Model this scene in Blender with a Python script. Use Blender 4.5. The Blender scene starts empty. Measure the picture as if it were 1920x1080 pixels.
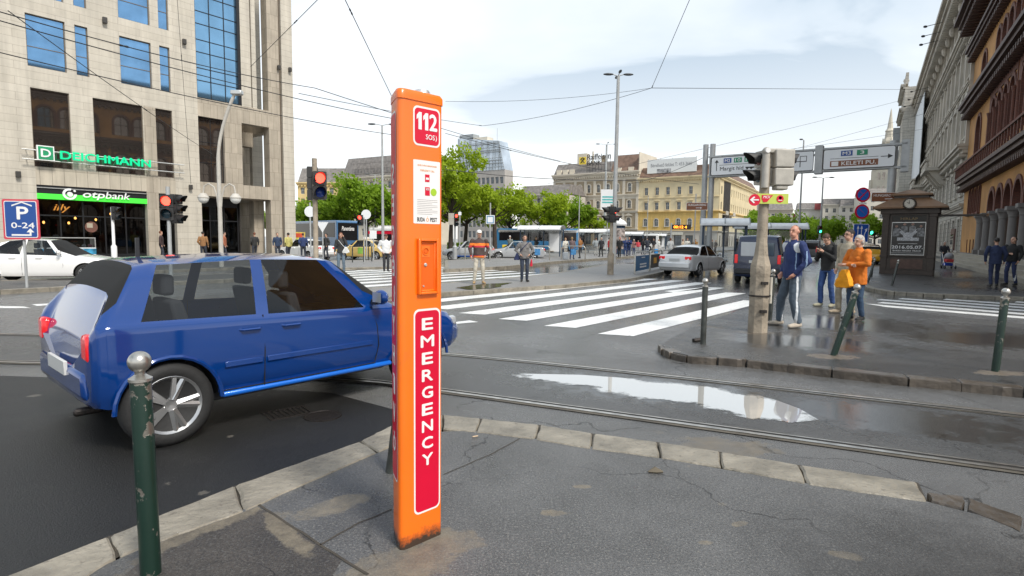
import bpy, math, random
from mathutils import Vector as V, Matrix as Mx, noise as NZ
sc = bpy.context.scene
C = sc.collection
random.seed(7)
rad = math.radians
# ---------------- camera ----------------
CZ, FP = 1.65, 1075.0
TH, RO = math.atan(92/FP), rad(.7)
_f = V((0, math.cos(TH), -math.sin(TH))); _u = V((0, math.sin(TH), math.cos(TH))); _r = V((1, 0, 0))
CR = _r*math.cos(RO)+_u*math.sin(RO); CU = -_r*math.sin(RO)+_u*math.cos(RO)
cam = bpy.data.objects.new('camera', bpy.data.cameras.new('camera')); C.objects.link(cam)
m4 = Mx((CR, CU, -_f)).transposed().to_4x4(); m4.translation = (0, 0, CZ); cam.matrix_world = m4
cam.data.sensor_width = 36; cam.data.lens = 36*FP/1920; cam.data.clip_end = 3000; cam.data.clip_start = .05
sc.camera = cam
def ray(px, py): return _f+CR*((px-960)/FP)-CU*((py-540)/FP)
def G(px, py, z=0.0):
    d = ray(px, py); t = (z-CZ)/d.z; return (d.x*t, d.y*t)
def at(px, py, Y):
    d = ray(px, py); t = Y/d.y; return V((d.x*t, Y, CZ+d.z*t))
# ---------------- world: overcast sky ----------------
w = bpy.data.worlds.new('World'); sc.world = w; w.use_nodes = True
nt = w.node_tree; N = nt.nodes; Lk = nt.links; N.clear()
def nd(t, **k):
    n = N.new(t)
    for a, b in k.items(): setattr(n, a, b)
    return n
SUN_EL, SUN_AZ = rad(48), rad(140)      # azimuth clockwise from +Y
sky = nd('ShaderNodeTexSky', sky_type='NISHITA', sun_disc=False, sun_elevation=SUN_EL, sun_rotation=SUN_AZ)
tc = nd('ShaderNodeTexCoord'); sp = nd('ShaderNodeSeparateXYZ'); Lk.new(tc.outputs['Generated'], sp.inputs[0])
az = nd('ShaderNodeMath', operation='MAXIMUM'); Lk.new(sp.outputs[2], az.inputs[0]); az.inputs[1].default_value = 0
ad = nd('ShaderNodeMath', operation='ADD'); Lk.new(az.outputs[0], ad.inputs[0]); ad.inputs[1].default_value = .18
dx = nd('ShaderNodeMath', operation='DIVIDE'); Lk.new(sp.outputs[0], dx.inputs[0]); Lk.new(ad.outputs[0], dx.inputs[1])
dy = nd('ShaderNodeMath', operation='DIVIDE'); Lk.new(sp.outputs[1], dy.inputs[0]); Lk.new(ad.outputs[0], dy.inputs[1])
cb = nd('ShaderNodeCombineXYZ'); Lk.new(dx.outputs[0], cb.inputs[0]); Lk.new(dy.outputs[0], cb.inputs[1])
def wn(scale, det, off=0):
    mp = nd('ShaderNodeMapping'); mp.inputs['Location'].default_value = (off, off*.7, 0); Lk.new(cb.outputs[0], mp.inputs[0])
    mp.inputs['Scale'].default_value = (1, 1.5, 1)
    n = nd('ShaderNodeTexNoise'); n.inputs['Scale'].default_value = scale; n.inputs['Detail'].default_value = det
    n.inputs['Roughness'].default_value = .5; n.inputs['Distortion'].default_value = .5; Lk.new(mp.outputs[0], n.inputs[0]); return n
n1 = wn(.62, 6, 3.1)
rp = nd('ShaderNodeValToRGB'); Lk.new(n1.outputs[0], rp.inputs[0])
rp.color_ramp.elements[0].position = .41; rp.color_ramp.elements[0].color = (2.1, 2.6, 3.05, 1)
rp.color_ramp.elements[1].position = .66; rp.color_ramp.elements[1].color = (4.7, 4.85, 4.95, 1)
e = rp.color_ramp.elements.new(.45); e.color = (3.2, 3.6, 3.9, 1)
hz = nd('ShaderNodeMapRange'); Lk.new(az.outputs[0], hz.inputs[0]); hz.inputs[1].default_value = .02; hz.inputs[2].default_value = .34; hz.inputs[3].default_value = 1; hz.inputs[4].default_value = 0
mxh = nd('ShaderNodeMix', data_type='RGBA'); Lk.new(hz.outputs[0], mxh.inputs[0]); Lk.new(rp.outputs[0], mxh.inputs[6]); mxh.inputs[7].default_value = (5.3, 5.2, 5.0, 1)
mx = nd('ShaderNodeMix', data_type='RGBA'); mx.inputs[0].default_value = .86; Lk.new(sky.outputs[0], mx.inputs[6]); Lk.new(mxh.outputs[2], mx.inputs[7])
bg = nd('ShaderNodeBackground'); bg.inputs[1].default_value = .1; Lk.new(mx.outputs[2], bg.inputs[0])
wo = nd('ShaderNodeOutputWorld'); Lk.new(bg.outputs[0], wo.inputs[0])
# ---------------- sun through cloud ----------------
sl = bpy.data.lights.new('sun', 'SUN'); sl.energy = 1.5; sl.angle = rad(14); sl.color = (1, .95, .87)
so = bpy.data.objects.new('sun', sl); C.objects.link(so)
sdir = V((math.sin(SUN_AZ)*math.cos(SUN_EL), math.cos(SUN_AZ)*math.cos(SUN_EL), math.sin(SUN_EL)))
so.rotation_euler = (-sdir).to_track_quat('-Z', 'Y').to_euler(); so.location = (0, 0, 60)
sc.view_settings.view_transform = 'Standard'; sc.view_settings.look = 'None'; sc.view_settings.gamma = 1
sc.view_settings.exposure = 1.3
sc.render.engine = 'CYCLES'
sc.cycles.max_bounces = 6; sc.cycles.transparent_max_bounces = 12
# ---------------- helpers ----------------
_M = {}
def mat(name, col, rough=.6, metal=0, n=.12, s=4, bump=0, bs=60, emit=None, es=1, alpha=1, stretch=None, spec=.5, coat=0, dirt=0):
    if name in _M: return _M[name]
    m = bpy.data.materials.new(name); m.use_nodes = True; t = m.node_tree; b = t.nodes['Principled BSDF']
    b.inputs['Roughness'].default_value = rough; b.inputs['Metallic'].default_value = metal
    b.inputs['Specular IOR Level'].default_value = spec; b.inputs['Coat Weight'].default_value = coat
    b.inputs['Coat Roughness'].default_value = .05
    c = (*col, 1)
    tcn = t.nodes.new('ShaderNodeTexCoord'); vec = tcn.outputs['Object']
    if stretch:
        mp = t.nodes.new('ShaderNodeMapping'); mp.inputs['Scale'].default_value = stretch; t.links.new(vec, mp.inputs[0]); vec = mp.outputs[0]
    if n > 0:
        q = t.nodes.new('ShaderNodeTexNoise'); q.inputs['Scale'].default_value = s; q.inputs['Detail'].default_value = 5; t.links.new(vec, q.inputs[0])
        x = t.nodes.new('ShaderNodeMix'); x.data_type = 'RGBA'
        mr = t.nodes.new('ShaderNodeMapRange'); mr.inputs[1].default_value = .3; mr.inputs[2].default_value = .7; t.links.new(q.outputs[0], mr.inputs[0]); t.links.new(mr.outputs[0], x.inputs[0])
        x.inputs[6].default_value = tuple(max(0, k*(1-n)) for k in col)+(1,); x.inputs[7].default_value = tuple(min(1, k*(1+n)) for k in col)+(1,)
        src = x.outputs[2]
        if dirt:
            q2 = t.nodes.new('ShaderNodeTexNoise'); q2.inputs['Scale'].default_value = s*3; q2.inputs['Detail'].default_value = 8; q2.inputs['Roughness'].default_value = .75; t.links.new(vec, q2.inputs[0])
            r2 = t.nodes.new('ShaderNodeMapRange'); r2.inputs[1].default_value = .56; r2.inputs[2].default_value = .66; r2.inputs[4].default_value = dirt; t.links.new(q2.outputs[0], r2.inputs[0])
            x2 = t.nodes.new('ShaderNodeMix'); x2.data_type = 'RGBA'; t.links.new(r2.outputs[0], x2.inputs[0]); t.links.new(src, x2.inputs[6]); x2.inputs[7].default_value = (.09, .075, .06, 1); src = x2.outputs[2]
        t.links.new(src, b.inputs['Base Color'])
    else: b.inputs['Base Color'].default_value = c
    if bump:
        q = t.nodes.new('ShaderNodeTexNoise'); q.inputs['Scale'].default_value = bs; q.inputs['Detail'].default_value = 3; t.links.new(vec, q.inputs[0])
        u = t.nodes.new('ShaderNodeBump'); u.inputs['Strength'].default_value = bump; u.inputs['Distance'].default_value = .02; t.links.new(q.outputs[0], u.inputs['Height']); t.links.new(u.outputs[0], b.inputs['Normal'])
    if emit: b.inputs['Emission Color'].default_value = (*emit, 1); b.inputs['Emission Strength'].default_value = es
    _M[name] = m; return m
def glass(name, tint=(.55, .6, .62), rough=.02, clear=.75):
    if name in _M: return _M[name]
    m = bpy.data.materials.new(name); m.use_nodes = True; t = m.node_tree; t.nodes.clear()
    o = t.nodes.new('ShaderNodeOutputMaterial'); a = t.nodes.new('ShaderNodeBsdfTransparent'); a.inputs[0].default_value = (*[k*clear for k in tint], 1)
    g = t.nodes.new('ShaderNodeBsdfGlossy'); g.inputs['Roughness'].default_value = rough; f = t.nodes.new('ShaderNodeFresnel'); f.inputs[0].default_value = 1.6
    x = t.nodes.new('ShaderNodeMixShader'); t.links.new(f.outputs[0], x.inputs[0]); t.links.new(a.outputs[0], x.inputs[1]); t.links.new(g.outputs[0], x.inputs[2]); t.links.new(x.outputs[0], o.inputs[0])
    _M[name] = m; return m
def blocks(name, c1, c2, cm, bw, bh, ms=.012, rough=.7, n=.12, bump=.25, off=.5, squash=1, sc_n=.8):
    """coursed masonry: brick pattern laid in the wall's own x/z plane"""
    if name in _M: return _M[name]
    m = bpy.data.materials.new(name); m.use_nodes = True; t = m.node_tree; b = t.nodes['Principled BSDF']; L = t.links.new; nn = t.nodes.new
    b.inputs['Roughness'].default_value = rough
    tcn = nn('ShaderNodeTexCoord'); s = nn('ShaderNodeSeparateXYZ'); L(tcn.outputs['Object'], s.inputs[0])
    a = nn('ShaderNodeMath'); L(s.outputs[0], a.inputs[0]); L(s.outputs[1], a.inputs[1])
    cc = nn('ShaderNodeCombineXYZ'); L(a.outputs[0], cc.inputs[0]); L(s.outputs[2], cc.inputs[1])
    k = nn('ShaderNodeTexBrick'); L(cc.outputs[0], k.inputs[0]); k.offset = off; k.squash = squash
    k.inputs['Color1'].default_value = (*c1, 1); k.inputs['Color2'].default_value = (*c2, 1); k.inputs['Mortar'].default_value = (*cm, 1)
    k.inputs['Scale'].default_value = 1; k.inputs['Mortar Size'].default_value = ms; k.inputs['Brick Width'].default_value = bw; k.inputs['Row Height'].default_value = bh; k.inputs['Mortar Smooth'].default_value = .1
    q = nn('ShaderNodeTexNoise'); q.inputs['Scale'].default_value = sc_n; q.inputs['Detail'].default_value = 8; q.inputs['Roughness'].default_value = .65; L(tcn.outputs['Object'], q.inputs[0])
    mr = nn('ShaderNodeMapRange'); L(q.outputs[0], mr.inputs[0]); mr.inputs[1].default_value = .3; mr.inputs[2].default_value = .7; mr.inputs[3].default_value = 1-n; mr.inputs[4].default_value = 1+n
    mpp = nn('ShaderNodeMapping'); mpp.inputs['Scale'].default_value = (2.2, 2.2, .16); L(tcn.outputs['Object'], mpp.inputs[0]); q3 = nn('ShaderNodeTexNoise'); q3.inputs['Scale'].default_value = 1; q3.inputs['Detail'].default_value = 7; q3.inputs['Roughness'].default_value = .7; L(mpp.outputs[0], q3.inputs[0])
    m3 = nn('ShaderNodeMapRange'); L(q3.outputs[0], m3.inputs[0]); m3.inputs[1].default_value = .35; m3.inputs[2].default_value = .62; m3.inputs[3].default_value = 1.04; m3.inputs[4].default_value = .84; mm3 = nn('ShaderNodeMath'); mm3.operation = 'MULTIPLY'; L(mr.outputs[0], mm3.inputs[0]); L(m3.outputs[0], mm3.inputs[1])
    v = nn('ShaderNodeVectorMath'); v.operation = 'SCALE'; L(k.outputs[0], v.inputs[0]); L(mm3.outputs[0], v.inputs[3]); L(v.outputs[0], b.inputs['Base Color'])
    u = nn('ShaderNodeBump'); u.inputs['Strength'].default_value = bump; u.inputs['Distance'].default_value = .02; u.invert = True; L(k.outputs[1], u.inputs['Height']); L(u.outputs[0], b.inputs['Normal'])
    _M[name] = m; return m
def tag(o, label=None, cat=None, group=None, kind=None):
    if label: o['label'] = label
    if cat: o['category'] = cat
    if group: o['group'] = group
    if kind: o['kind'] = kind
    return o
def thing(name, label, cat, loc=(0, 0, 0), rz=0, group=None):
    o = bpy.data.objects.new(name, None); C.objects.link(o); o.location = loc; o.rotation_euler = (0, 0, rz); o.empty_display_size = .2
    return tag(o, label, cat, group)
def link(name, me, parent=None, loc=(0, 0, 0), rot=(0, 0, 0)):
    o = bpy.data.objects.new(name, me); C.objects.link(o); o.parent = parent; o.location = loc; o.rotation_euler = rot; return o
def copy_tree(o, parent=None):
    c = o.copy(); C.objects.link(c); c.parent = parent
    for ch in list(o.children): copy_tree(ch, c)
    return c
class MB:
    def __init__(s, T=None): s.v = []; s.f = []; s.fm = []; s.mats = []; s.T = T
    def add(s, vs, fs, m):
        if m not in s.mats: s.mats.append(m)
        k = s.mats.index(m); n = len(s.v)
        s.v += [tuple(s.T @ V(p)) if s.T else tuple(p) for p in vs]; s.f += [[i+n for i in f] for f in fs]; s.fm += [k]*len(fs); return s
    def quad(s, a, b, c, d, m): return s.add([a, b, c, d], [[0, 1, 2, 3]], m)
    def poly(s, ps, m): return s.add(ps, [list(range(len(ps)))], m)
    def box(s, x0, y0, z0, x1, y1, z1, m):
        return s.add([(x0, y0, z0), (x1, y0, z0), (x1, y1, z0), (x0, y1, z0), (x0, y0, z1), (x1, y0, z1), (x1, y1, z1), (x0, y1, z1)],
                     [[0, 3, 2, 1], [4, 5, 6, 7], [0, 1, 5, 4], [1, 2, 6, 5], [2, 3, 7, 6], [3, 0, 4, 7]], m)
    def tube(s, pts, r, m, n=8, cap=True):
        pts = [V(p) for p in pts]; rs = r if isinstance(r, (list, tuple)) else [r]*len(pts); vs = []; fs = []; up = None
        for i, p in enumerate(pts):
            d = (pts[min(i+1, len(pts)-1)]-pts[max(i-1, 0)])
            d = d.normalized() if d.length > 1e-9 else V((0, 0, 1))
            if up is None: up = V((0, 0, 1)) if abs(d.z) < .9 else V((1, 0, 0))
            a = d.cross(up)
            if a.length < 1e-4: a = d.cross(V((0, 1, 0)))
            a.normalize(); b = a.cross(d); up = b
            vs += [p+(a*math.cos(2*math.pi*k/n)+b*math.sin(2*math.pi*k/n))*rs[i] for k in range(n)]
        for i in range(len(pts)-1):
            for k in range(n): fs.append([i*n+k, i*n+(k+1) % n, (i+1)*n+(k+1) % n, (i+1)*n+k])
        if cap: fs += [list(range(n))[::-1], list(range((len(pts)-1)*n, len(pts)*n))]
        return s.add(vs, fs, m)
    def lathe(s, prof, m, n=20, c=(0, 0, 0), ax='z'):
        vs = []; fs = []
        for r, z in prof:
            for k in range(n):
                a = 2*math.pi*k/n; p = (r*math.cos(a), r*math.sin(a), z)
                if ax == 'y': p = (p[0], p[2], p[1])
                elif ax == 'x': p = (p[2], p[0], p[1])
                vs.append((p[0]+c[0], p[1]+c[1], p[2]+c[2]))
        for i in range(len(prof)-1):
            for k in range(n): fs.append([i*n+k, i*n+(k+1) % n, (i+1)*n+(k+1) % n, (i+1)*n+k])
        if prof[0][0] > 1e-6: fs.append(list(range(n))[::-1])
        if prof[-1][0] > 1e-6: fs.append(list(range((len(prof)-1)*n, len(prof)*n)))
        return s.add(vs, fs, m)
    def sph(s, c, r, m, n=12, k=8):
        r = r if isinstance(r, (tuple, list)) else (r, r, r); vs = []; fs = []
        for i in range(k+1):
            t = math.pi*i/k; t = min(max(t, .02), math.pi-.02)
            for j in range(n):
                a = 2*math.pi*j/n; vs.append((c[0]+r[0]*math.sin(t)*math.cos(a), c[1]+r[1]*math.sin(t)*math.sin(a), c[2]+r[2]*math.cos(t)))
        for i in range(k):
            for j in range(n): fs.append([i*n+j, (i+1)*n+j, (i+1)*n+(j+1) % n, i*n+(j+1) % n])
        fs += [list(range(n)), list(range(k*n, (k+1)*n))[::-1]]
        return s.add(vs, fs, m)
    def prism(s, ps, z0, z1, m, ax='z'):
        n = len(ps); g = (lambda p, z: (p[0], p[1], z)) if ax == 'z' else (lambda p, z: (p[0], z, p[1])) if ax == 'y' else (lambda p, z: (z, p[0], p[1]))
        vs = [g(p, z0) for p in ps]+[g(p, z1) for p in ps]
        return s.add(vs, [list(range(n))[::-1], list(range(n, 2*n))]+[[i, (i+1) % n, (i+1) % n+n, i+n] for i in range(n)], m)
    def mesh(s, name, smooth=True, ang=35):
        me = bpy.data.meshes.new(name); me.from_pydata(s.v, [], s.f)
        for m in s.mats: me.materials.append(m)
        me.polygons.foreach_set('material_index', s.fm)
        if smooth:
            me.polygons.foreach_set('use_smooth', [True]*len(s.f)); me.update(); me.set_sharp_from_angle(angle=rad(ang))
        me.update(); return me
    def out(s, name, parent=None, smooth=True, bevel=0, loc=(0, 0, 0), rot=(0, 0, 0), ang=35):
        o = link(name, s.mesh(name, smooth, ang), parent, loc, rot)
        if bevel:
            b = o.modifiers.new('bevel', 'BEVEL'); b.width = bevel; b.segments = 2; b.limit_method = 'ANGLE'; b.angle_limit = rad(40); b.harden_normals = False
        return o
def struct(o, label=None):
    o['kind'] = 'structure'; return o
def textmesh(s, mt, ext=.004, bold=0.0, shear=0, sp=1.0):
    cu = bpy.data.curves.new('t', 'FONT'); cu.body = s; cu.extrude = 1; cu.offset = bold; cu.size = 1; cu.shear = shear; cu.resolution_u = 3; cu.space_character = sp
    o = bpy.data.objects.new('t', cu); TMP.collection.objects.link(o)
    dg = tdg(); me = bpy.data.meshes.new_from_object(o.evaluated_get(dg)); bpy.data.objects.remove(o)
    vs = [tuple(v.co) for v in me.vertices]; fs = [list(p.vertices) for p in me.polygons]; bpy.data.meshes.remove(me); bpy.data.curves.remove(cu)
    return vs, fs
TMP = bpy.data.scenes.new('tmp')
def tdg():
    vl = TMP.view_layers[0]; vl.update(); return vl.depsgraph
_tc = {}
def put_text(mb, s, mt, x0, z0, x1, z1, y, ext=.004, bold=0.0, shear=0, fit=True, sp=1.0, T=None):
    """letters standing in the x/z plane, facing -y, fitted in the box"""
    heavy = bold; bold = 0
    key = (s, bold, shear, sp)
    if key not in _tc: _tc[key] = textmesh(s, mt, 1, bold, shear, sp)
    vs, fs = _tc[key]
    if not vs: return
    mg = heavy*(z1-z0)*.55; x0 += mg; x1 -= mg; z0 += mg; z1 -= mg
    ax = min(v[0] for v in vs); bx = max(v[0] for v in vs); az_ = min(v[1] for v in vs); bz = max(v[1] for v in vs)
    kx = (x1-x0)/max(bx-ax, 1e-6); kz = (z1-z0)/max(bz-az_, 1e-6)
    if not fit: kx = kz = min(kx, kz)
    cx = (x0+x1)/2-(ax+bx)/2*kx; cz = (z0+z1)/2-(az_+bz)/2*kz
    pts = [(cx+v[0]*kx, y-(ext if v[2] > 0 else 0), cz+v[1]*kz) for v in vs]
    if heavy:
        e = heavy*(z1-z0)*.55; allp = []
        for i, (ex, ez) in enumerate(((0, 0), (e, 0), (-e, 0), (0, e), (0, -e))): allp.append([(p[0]+ex, p[1]-.0002*i, p[2]+ez) for p in pts])
    else: allp = [pts]
    for q in allp: mb.add([T(p) for p in q] if T else q, fs, mt)
def grid_wall(mb, x0, x1, z0, z1, ops, m, y=0, dep=.25, rev=None):
    """wall face with real openings and their reveals; ops = (x0,z0,x1,z1[,arch])"""
    rev = rev or m
    xs = sorted({x0, x1, *[max(x0, min(x1, o[k])) for o in ops for k in (0, 2)]}); zs = sorted({z0, z1, *[max(z0, min(z1, o[k])) for o in ops for k in (1, 3)]})
    for j in range(len(zs)-1):
        run = None
        for i in range(len(xs)-1):
            cx, cz = (xs[i]+xs[i+1])/2, (zs[j]+zs[j+1])/2
            hole = any(o[0] < cx < o[2] and o[1] < cz < o[3] for o in ops)
            if not hole and run is None: run = xs[i]
            if run is not None and (hole or i == len(xs)-2):
                e = xs[i] if hole else xs[i+1]
                mb.quad((run, y, zs[j]), (e, y, zs[j]), (e, y, zs[j+1]), (run, y, zs[j+1]), m); run = None
    for o in ops:
        a, b, c, d = o[:4]; Y = y+dep
        mb.quad((a, y, b), (a, y, d), (a, Y, d), (a, Y, b), rev); mb.quad((c, y, d), (c, y, b), (c, Y, b), (c, Y, d), rev)
        mb.quad((a, y, b), (a, Y, b), (c, Y, b), (c, y, b), rev); mb.quad((a, y, d), (c, y, d), (c, Y, d), (a, Y, d), rev)
        if len(o) > 4 and o[4]:
            r = (c-a)/2; cx = (a+c)/2; cz = d-r; n = 8
            for sgn in (-1, 1):
                pts = [(cx+sgn*r*math.sin(t*math.pi/2/n), cz+r*math.cos(t*math.pi/2/n)) for t in range(n+1)]
                for i in range(n):
                    p, q = pts[i], pts[i+1]
                    mb.quad((p[0], y, p[1]), (q[0], y, q[1]), (q[0], y, d), (p[0], y, d), m)
                    mb.quad((p[0], y, p[1]), (q[0], y, q[1]), (q[0], Y, q[1]), (p[0], Y, p[1]), rev)
_W = {}
def win(name, parent, x, z, w, h, y, fm, pm, mul=(1,), tr=(.35,), fw=.06, sub=False):
    """window: frame with mullions, pane (a sub-part when sub)"""
    key = (name, round(w, 2), round(h, 2), fm.name, pm.name, mul, tr, fw, sub)
    if key not in _W:
        b = MB(); d = .06
        b.box(0, -d, 0, fw, 0, h, fm); b.box(w-fw, -d, 0, w, 0, h, fm); b.box(fw, -d, 0, w-fw, 0, fw, fm); b.box(fw, -d, h-fw, w-fw, 0, h, fm)
        n = mul[0]
        for i in range(1, n): b.box(w*i/n-fw/2.5, -d*.9, fw, w*i/n+fw/2.5, 0, h-fw, fm)
        for t in tr: b.box(fw, -d*.8, h*t-fw/2.5, w-fw, -.004, h*t+fw/2.5, fm)
        q = MB(); q.quad((fw*.5, -d*.3, fw*.5), (w-fw*.5, -d*.3, fw*.5), (w-fw*.5, -d*.3, h-fw*.5), (fw*.5, -d*.3, h-fw*.5), pm)
        if not sub: b.quad(*[(p) for p in [(fw*.5, -d*.3, fw*.5), (w-fw*.5, -d*.3, fw*.5), (w-fw*.5, -d*.3, h-fw*.5), (fw*.5, -d*.3, h-fw*.5)]], pm)
        _W[key] = (b.mesh(name, False), q.mesh('pane', False) if sub else None)
    f, p = _W[key]; o = link(name, f, parent, (x, y, z))
    if p: link('pane', p, o)
    return o
# ---------------- ground materials ----------------
def asph(name, base, r0=.3, r1=.55, speck=.5, n=.25, stains=(), scol=(.22, .18, .13), wet=(), crack=.25, warm=1.0, tscale=.5, dark=()):
    m = bpy.data.materials.new(name); m.use_nodes = True; t = m.node_tree; b = t.nodes['Principled BSDF']; L = t.links.new
    def nn(k, **kw):
        q = t.nodes.new(k)
        for a, c in kw.items(): setattr(q, a, c)
        return q
    tcn = nn('ShaderNodeTexCoord'); O = tcn.outputs['Object']
    def noise(s, d=5, r=.6, dist=0):
        q = nn('ShaderNodeTexNoise'); q.inputs['Scale'].default_value = s; q.inputs['Detail'].default_value = d; q.inputs['Roughness'].default_value = r; q.inputs['Distortion'].default_value = dist; L(O, q.inputs[0]); return q.outputs[0]
    def rng(x, a, c, lo=0., hi=1.):
        q = nn('ShaderNodeMapRange'); q.inputs[1].default_value = a; q.inputs[2].default_value = c; q.inputs[3].default_value = lo; q.inputs[4].default_value = hi; L(x, q.inputs[0]); return q.outputs[0]
    def mth(op, x, y):
        q = nn('ShaderNodeMath', operation=op)
        for i, z in enumerate((x, y)):
            if isinstance(z, (int, float)): q.inputs[i].default_value = z
            else: L(z, q.inputs[i])
        return q.outputs[0]
    def mix(f, a, c):
        q = nn('ShaderNodeMix', data_type='RGBA'); 
        if isinstance(f, float): q.inputs[0].default_value = f
        else: L(f, q.inputs[0])
        for i, z in ((6, a), (7, c)):
            if isinstance(z, tuple): q.inputs[i].default_value = (*z[:3], 1)
            else: L(z, q.inputs[i])
        return q.outputs[2]
    lo = tuple(base*(1-n)*k for k in (warm, 1, 1/warm)); hi = tuple(base*(1+n)*k for k in (warm, 1, 1/warm))
    big = noise(tscale, 7, .6, .4); col = mix(rng(big, .32, .68), lo, hi)
    fine = noise(75, 3, .8); col = mix(rng(fine, .52, .64, 0, speck*.8), col, (base*2.6, base*2.5, base*2.3))
    fn2 = noise(110, 3, .8); col = mix(rng(fn2, .52, .62, 0, .75), col, (base*.3, base*.3, base*.3))
    vs = nn('ShaderNodeTexVoronoi'); vs.inputs['Scale'].default_value = 3.1; L(O, vs.inputs[0])     # gum spots and scraps
    vn = noise(14, 6, .75); sc3 = nn('ShaderNodeSeparateColor'); L(vs.outputs['Color'], sc3.inputs[0]); sv = mth('SUBTRACT', mth('ADD', vs.outputs['Distance'], mth('MULTIPLY', vn, .3)), mth('MULTIPLY', mth('POWER', sc3.outputs[0], 4.0), .2))
    col = mix(rng(sv, .12, .135, .6*speck, 0), col, (.2, .18, .15))
    if crack:
        nz = nn('ShaderNodeTexNoise'); nz.inputs['Scale'].default_value = 1.7; nz.inputs['Detail'].default_value = 6; L(O, nz.inputs[0])
        va = nn('ShaderNodeVectorMath', operation='ADD'); L(O, va.inputs[0]); sc_ = nn('ShaderNodeVectorMath', operation='SCALE'); L(nz.outputs[1], sc_.inputs[0]); sc_.inputs[3].default_value = .9; L(sc_.outputs[0], va.inputs[1])
        vc = nn('ShaderNodeTexVoronoi', feature='DISTANCE_TO_EDGE'); vc.inputs['Scale'].default_value = crack; L(va.outputs[0], vc.inputs[0])
        ck = rng(vc.outputs['Distance'], .0, .0045, .85, 0); ckm = mth('MULTIPLY', ck, rng(noise(.6, 3), .38, .48)); col = mix(ckm, col, (.008, .007, .006))
    edge = noise(4.5, 9, .78, .2)
    def blob(lst):
        acc = None
        for (x, y, rx, ry, a) in lst:
            mp = nn('ShaderNodeMapping', vector_type='TEXTURE'); mp.inputs['Location'].default_value = (x, y, 0); mp.inputs['Rotation'].default_value = (0, 0, rad(a)); mp.inputs['Scale'].default_value = (rx, ry, 1); L(O, mp.inputs[0])
            sx = nn('ShaderNodeSeparateXYZ'); L(mp.outputs[0], sx.inputs[0])
            d = mth('SQRT', mth('ADD', mth('MULTIPLY', sx.outputs[0], sx.outputs[0]), mth('MULTIPLY', sx.outputs[1], sx.outputs[1])), 0)
            v = mth('SUBTRACT', 1.0, d); acc = v if acc is None else mth('MAXIMUM', acc, v)
        return mth('ADD', acc, mth('MULTIPLY', mth('SUBTRACT', edge, .5), 1.9))
    ro = mth('ADD', rng(big, .3, .7, r0, r1), rng(fine, .3, .7, -.04, .06))
    if stains:
        k = rng(blob(stains), .2, .36); col = mix(mth('MULTIPLY', k, rng(noise(6, 8, .8), .35, .6, .25, .85)), col, mix(rng(noise(11, 8, .7), .3, .7), tuple(c*.75 for c in scol), tuple(c*1.3 for c in scol))); ro = mth('ADD', ro, mth('MULTIPLY', k, .2))
    if dark: kd = rng(blob(dark), -.1, .75, 0, .62); col = mix(kd, col, (base*.3, base*.29, base*.28))  # soft darkening painted into the colour, partly vignette shade
    bumpk = .45
    if wet:
        k = rng(blob(wet), .05, .55); ro = mth('MULTIPLY', ro, mth('SUBTRACT', 1.0, mth('MULTIPLY', k, .82))); col = mix(mth('MULTIPLY', k, .45), col, (base*.45, base*.42, base*.38))
    L(col, b.inputs['Base Color']); L(ro, b.inputs['Roughness'])
    u = nn('ShaderNodeBump'); u.inputs['Strength'].default_value = bumpk; u.inputs['Distance'].default_value = .014
    if wet: L(mth('SUBTRACT', bumpk, mth('MULTIPLY', k, bumpk*.85)), u.inputs['Strength'])
    L(mth('ADD', fine, mth('MULTIPLY', fn2, 1.0)), u.inputs['Height']); L(u.outputs[0], b.inputs['Normal'])
    return m
def blobpoly(pts, amp, f=2.2, sub=14, seed=0):
    o = []
    for i in range(len(pts)):
        a, c = V(pts[i]), V(pts[(i+1) % len(pts)]); d = c-a; nr = V((-d.y, d.x)).normalized()
        for j in range(sub):
            p = a+d*(j/sub); k = NZ.fractal(V((p.x*f+seed, p.y*f, seed)), .8, 2.2, 5)*amp; o.append(p+nr*k)
    return o
def GP(pts, z=0): return [G(x, y, z) for x, y in pts]
road_m = asph('asphalt_wet', .125, .13, .34, .5, .3, wet=[(2.2, 5.9, 2.4, .9, -22), (6, 9.5, 5, 3.5, 30), (4, 30, 18, 9, -20), (12, 22, 7, 8, 0), (4, 13, 5, 3, 40)], stains=[(1.75, 4.5, .5, .28, -15), (-.9, 3.75, .4, .12, 40), (-1.5, 9.3, 1, .35, -20)], scol=(.16, .135, .1), crack=.33)
b = MB(); b.quad((-900, -60, 0), (900, -60, 0), (900, 1400, 0), (-900, 1400, 0), road_m); struct(b.out('road', smooth=False))
lane_m = asph('asphalt_shaded_lane', .014, .36, .55, .7, .3, crack=.22)  # patched lane; shade beside the buildings is put into its darker colour
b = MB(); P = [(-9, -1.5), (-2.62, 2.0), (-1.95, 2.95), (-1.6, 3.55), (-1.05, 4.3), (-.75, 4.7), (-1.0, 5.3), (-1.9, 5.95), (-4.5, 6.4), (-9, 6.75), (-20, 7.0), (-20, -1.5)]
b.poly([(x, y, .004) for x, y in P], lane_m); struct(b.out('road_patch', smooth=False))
trk_m = asph('asphalt_between_rails', .075, .2, .45, .45, .3, wet=[(1.6, 6.3, 2.2, .95, -22), (3.6, 5.3, 1.8, .9, -25)], crack=.5)
railA = [(-30, 9.6), (-14, 9.45), (-8.33, 9.23), (-6.5, 9.1), (-3.5, 8.75), (-.96, 8.07), (1.61, 7.03), (4.98, 5.44), (9, 3.6), (20, -1.4)]
railB = [(-30, 7.7), (-14, 7.5), (-6.51, 7.19), (-4.97, 7.03), (-1.96, 6.5), (-.72, 6.05), (3.75, 4.06), (8, 2.15), (20, -3)]
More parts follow.
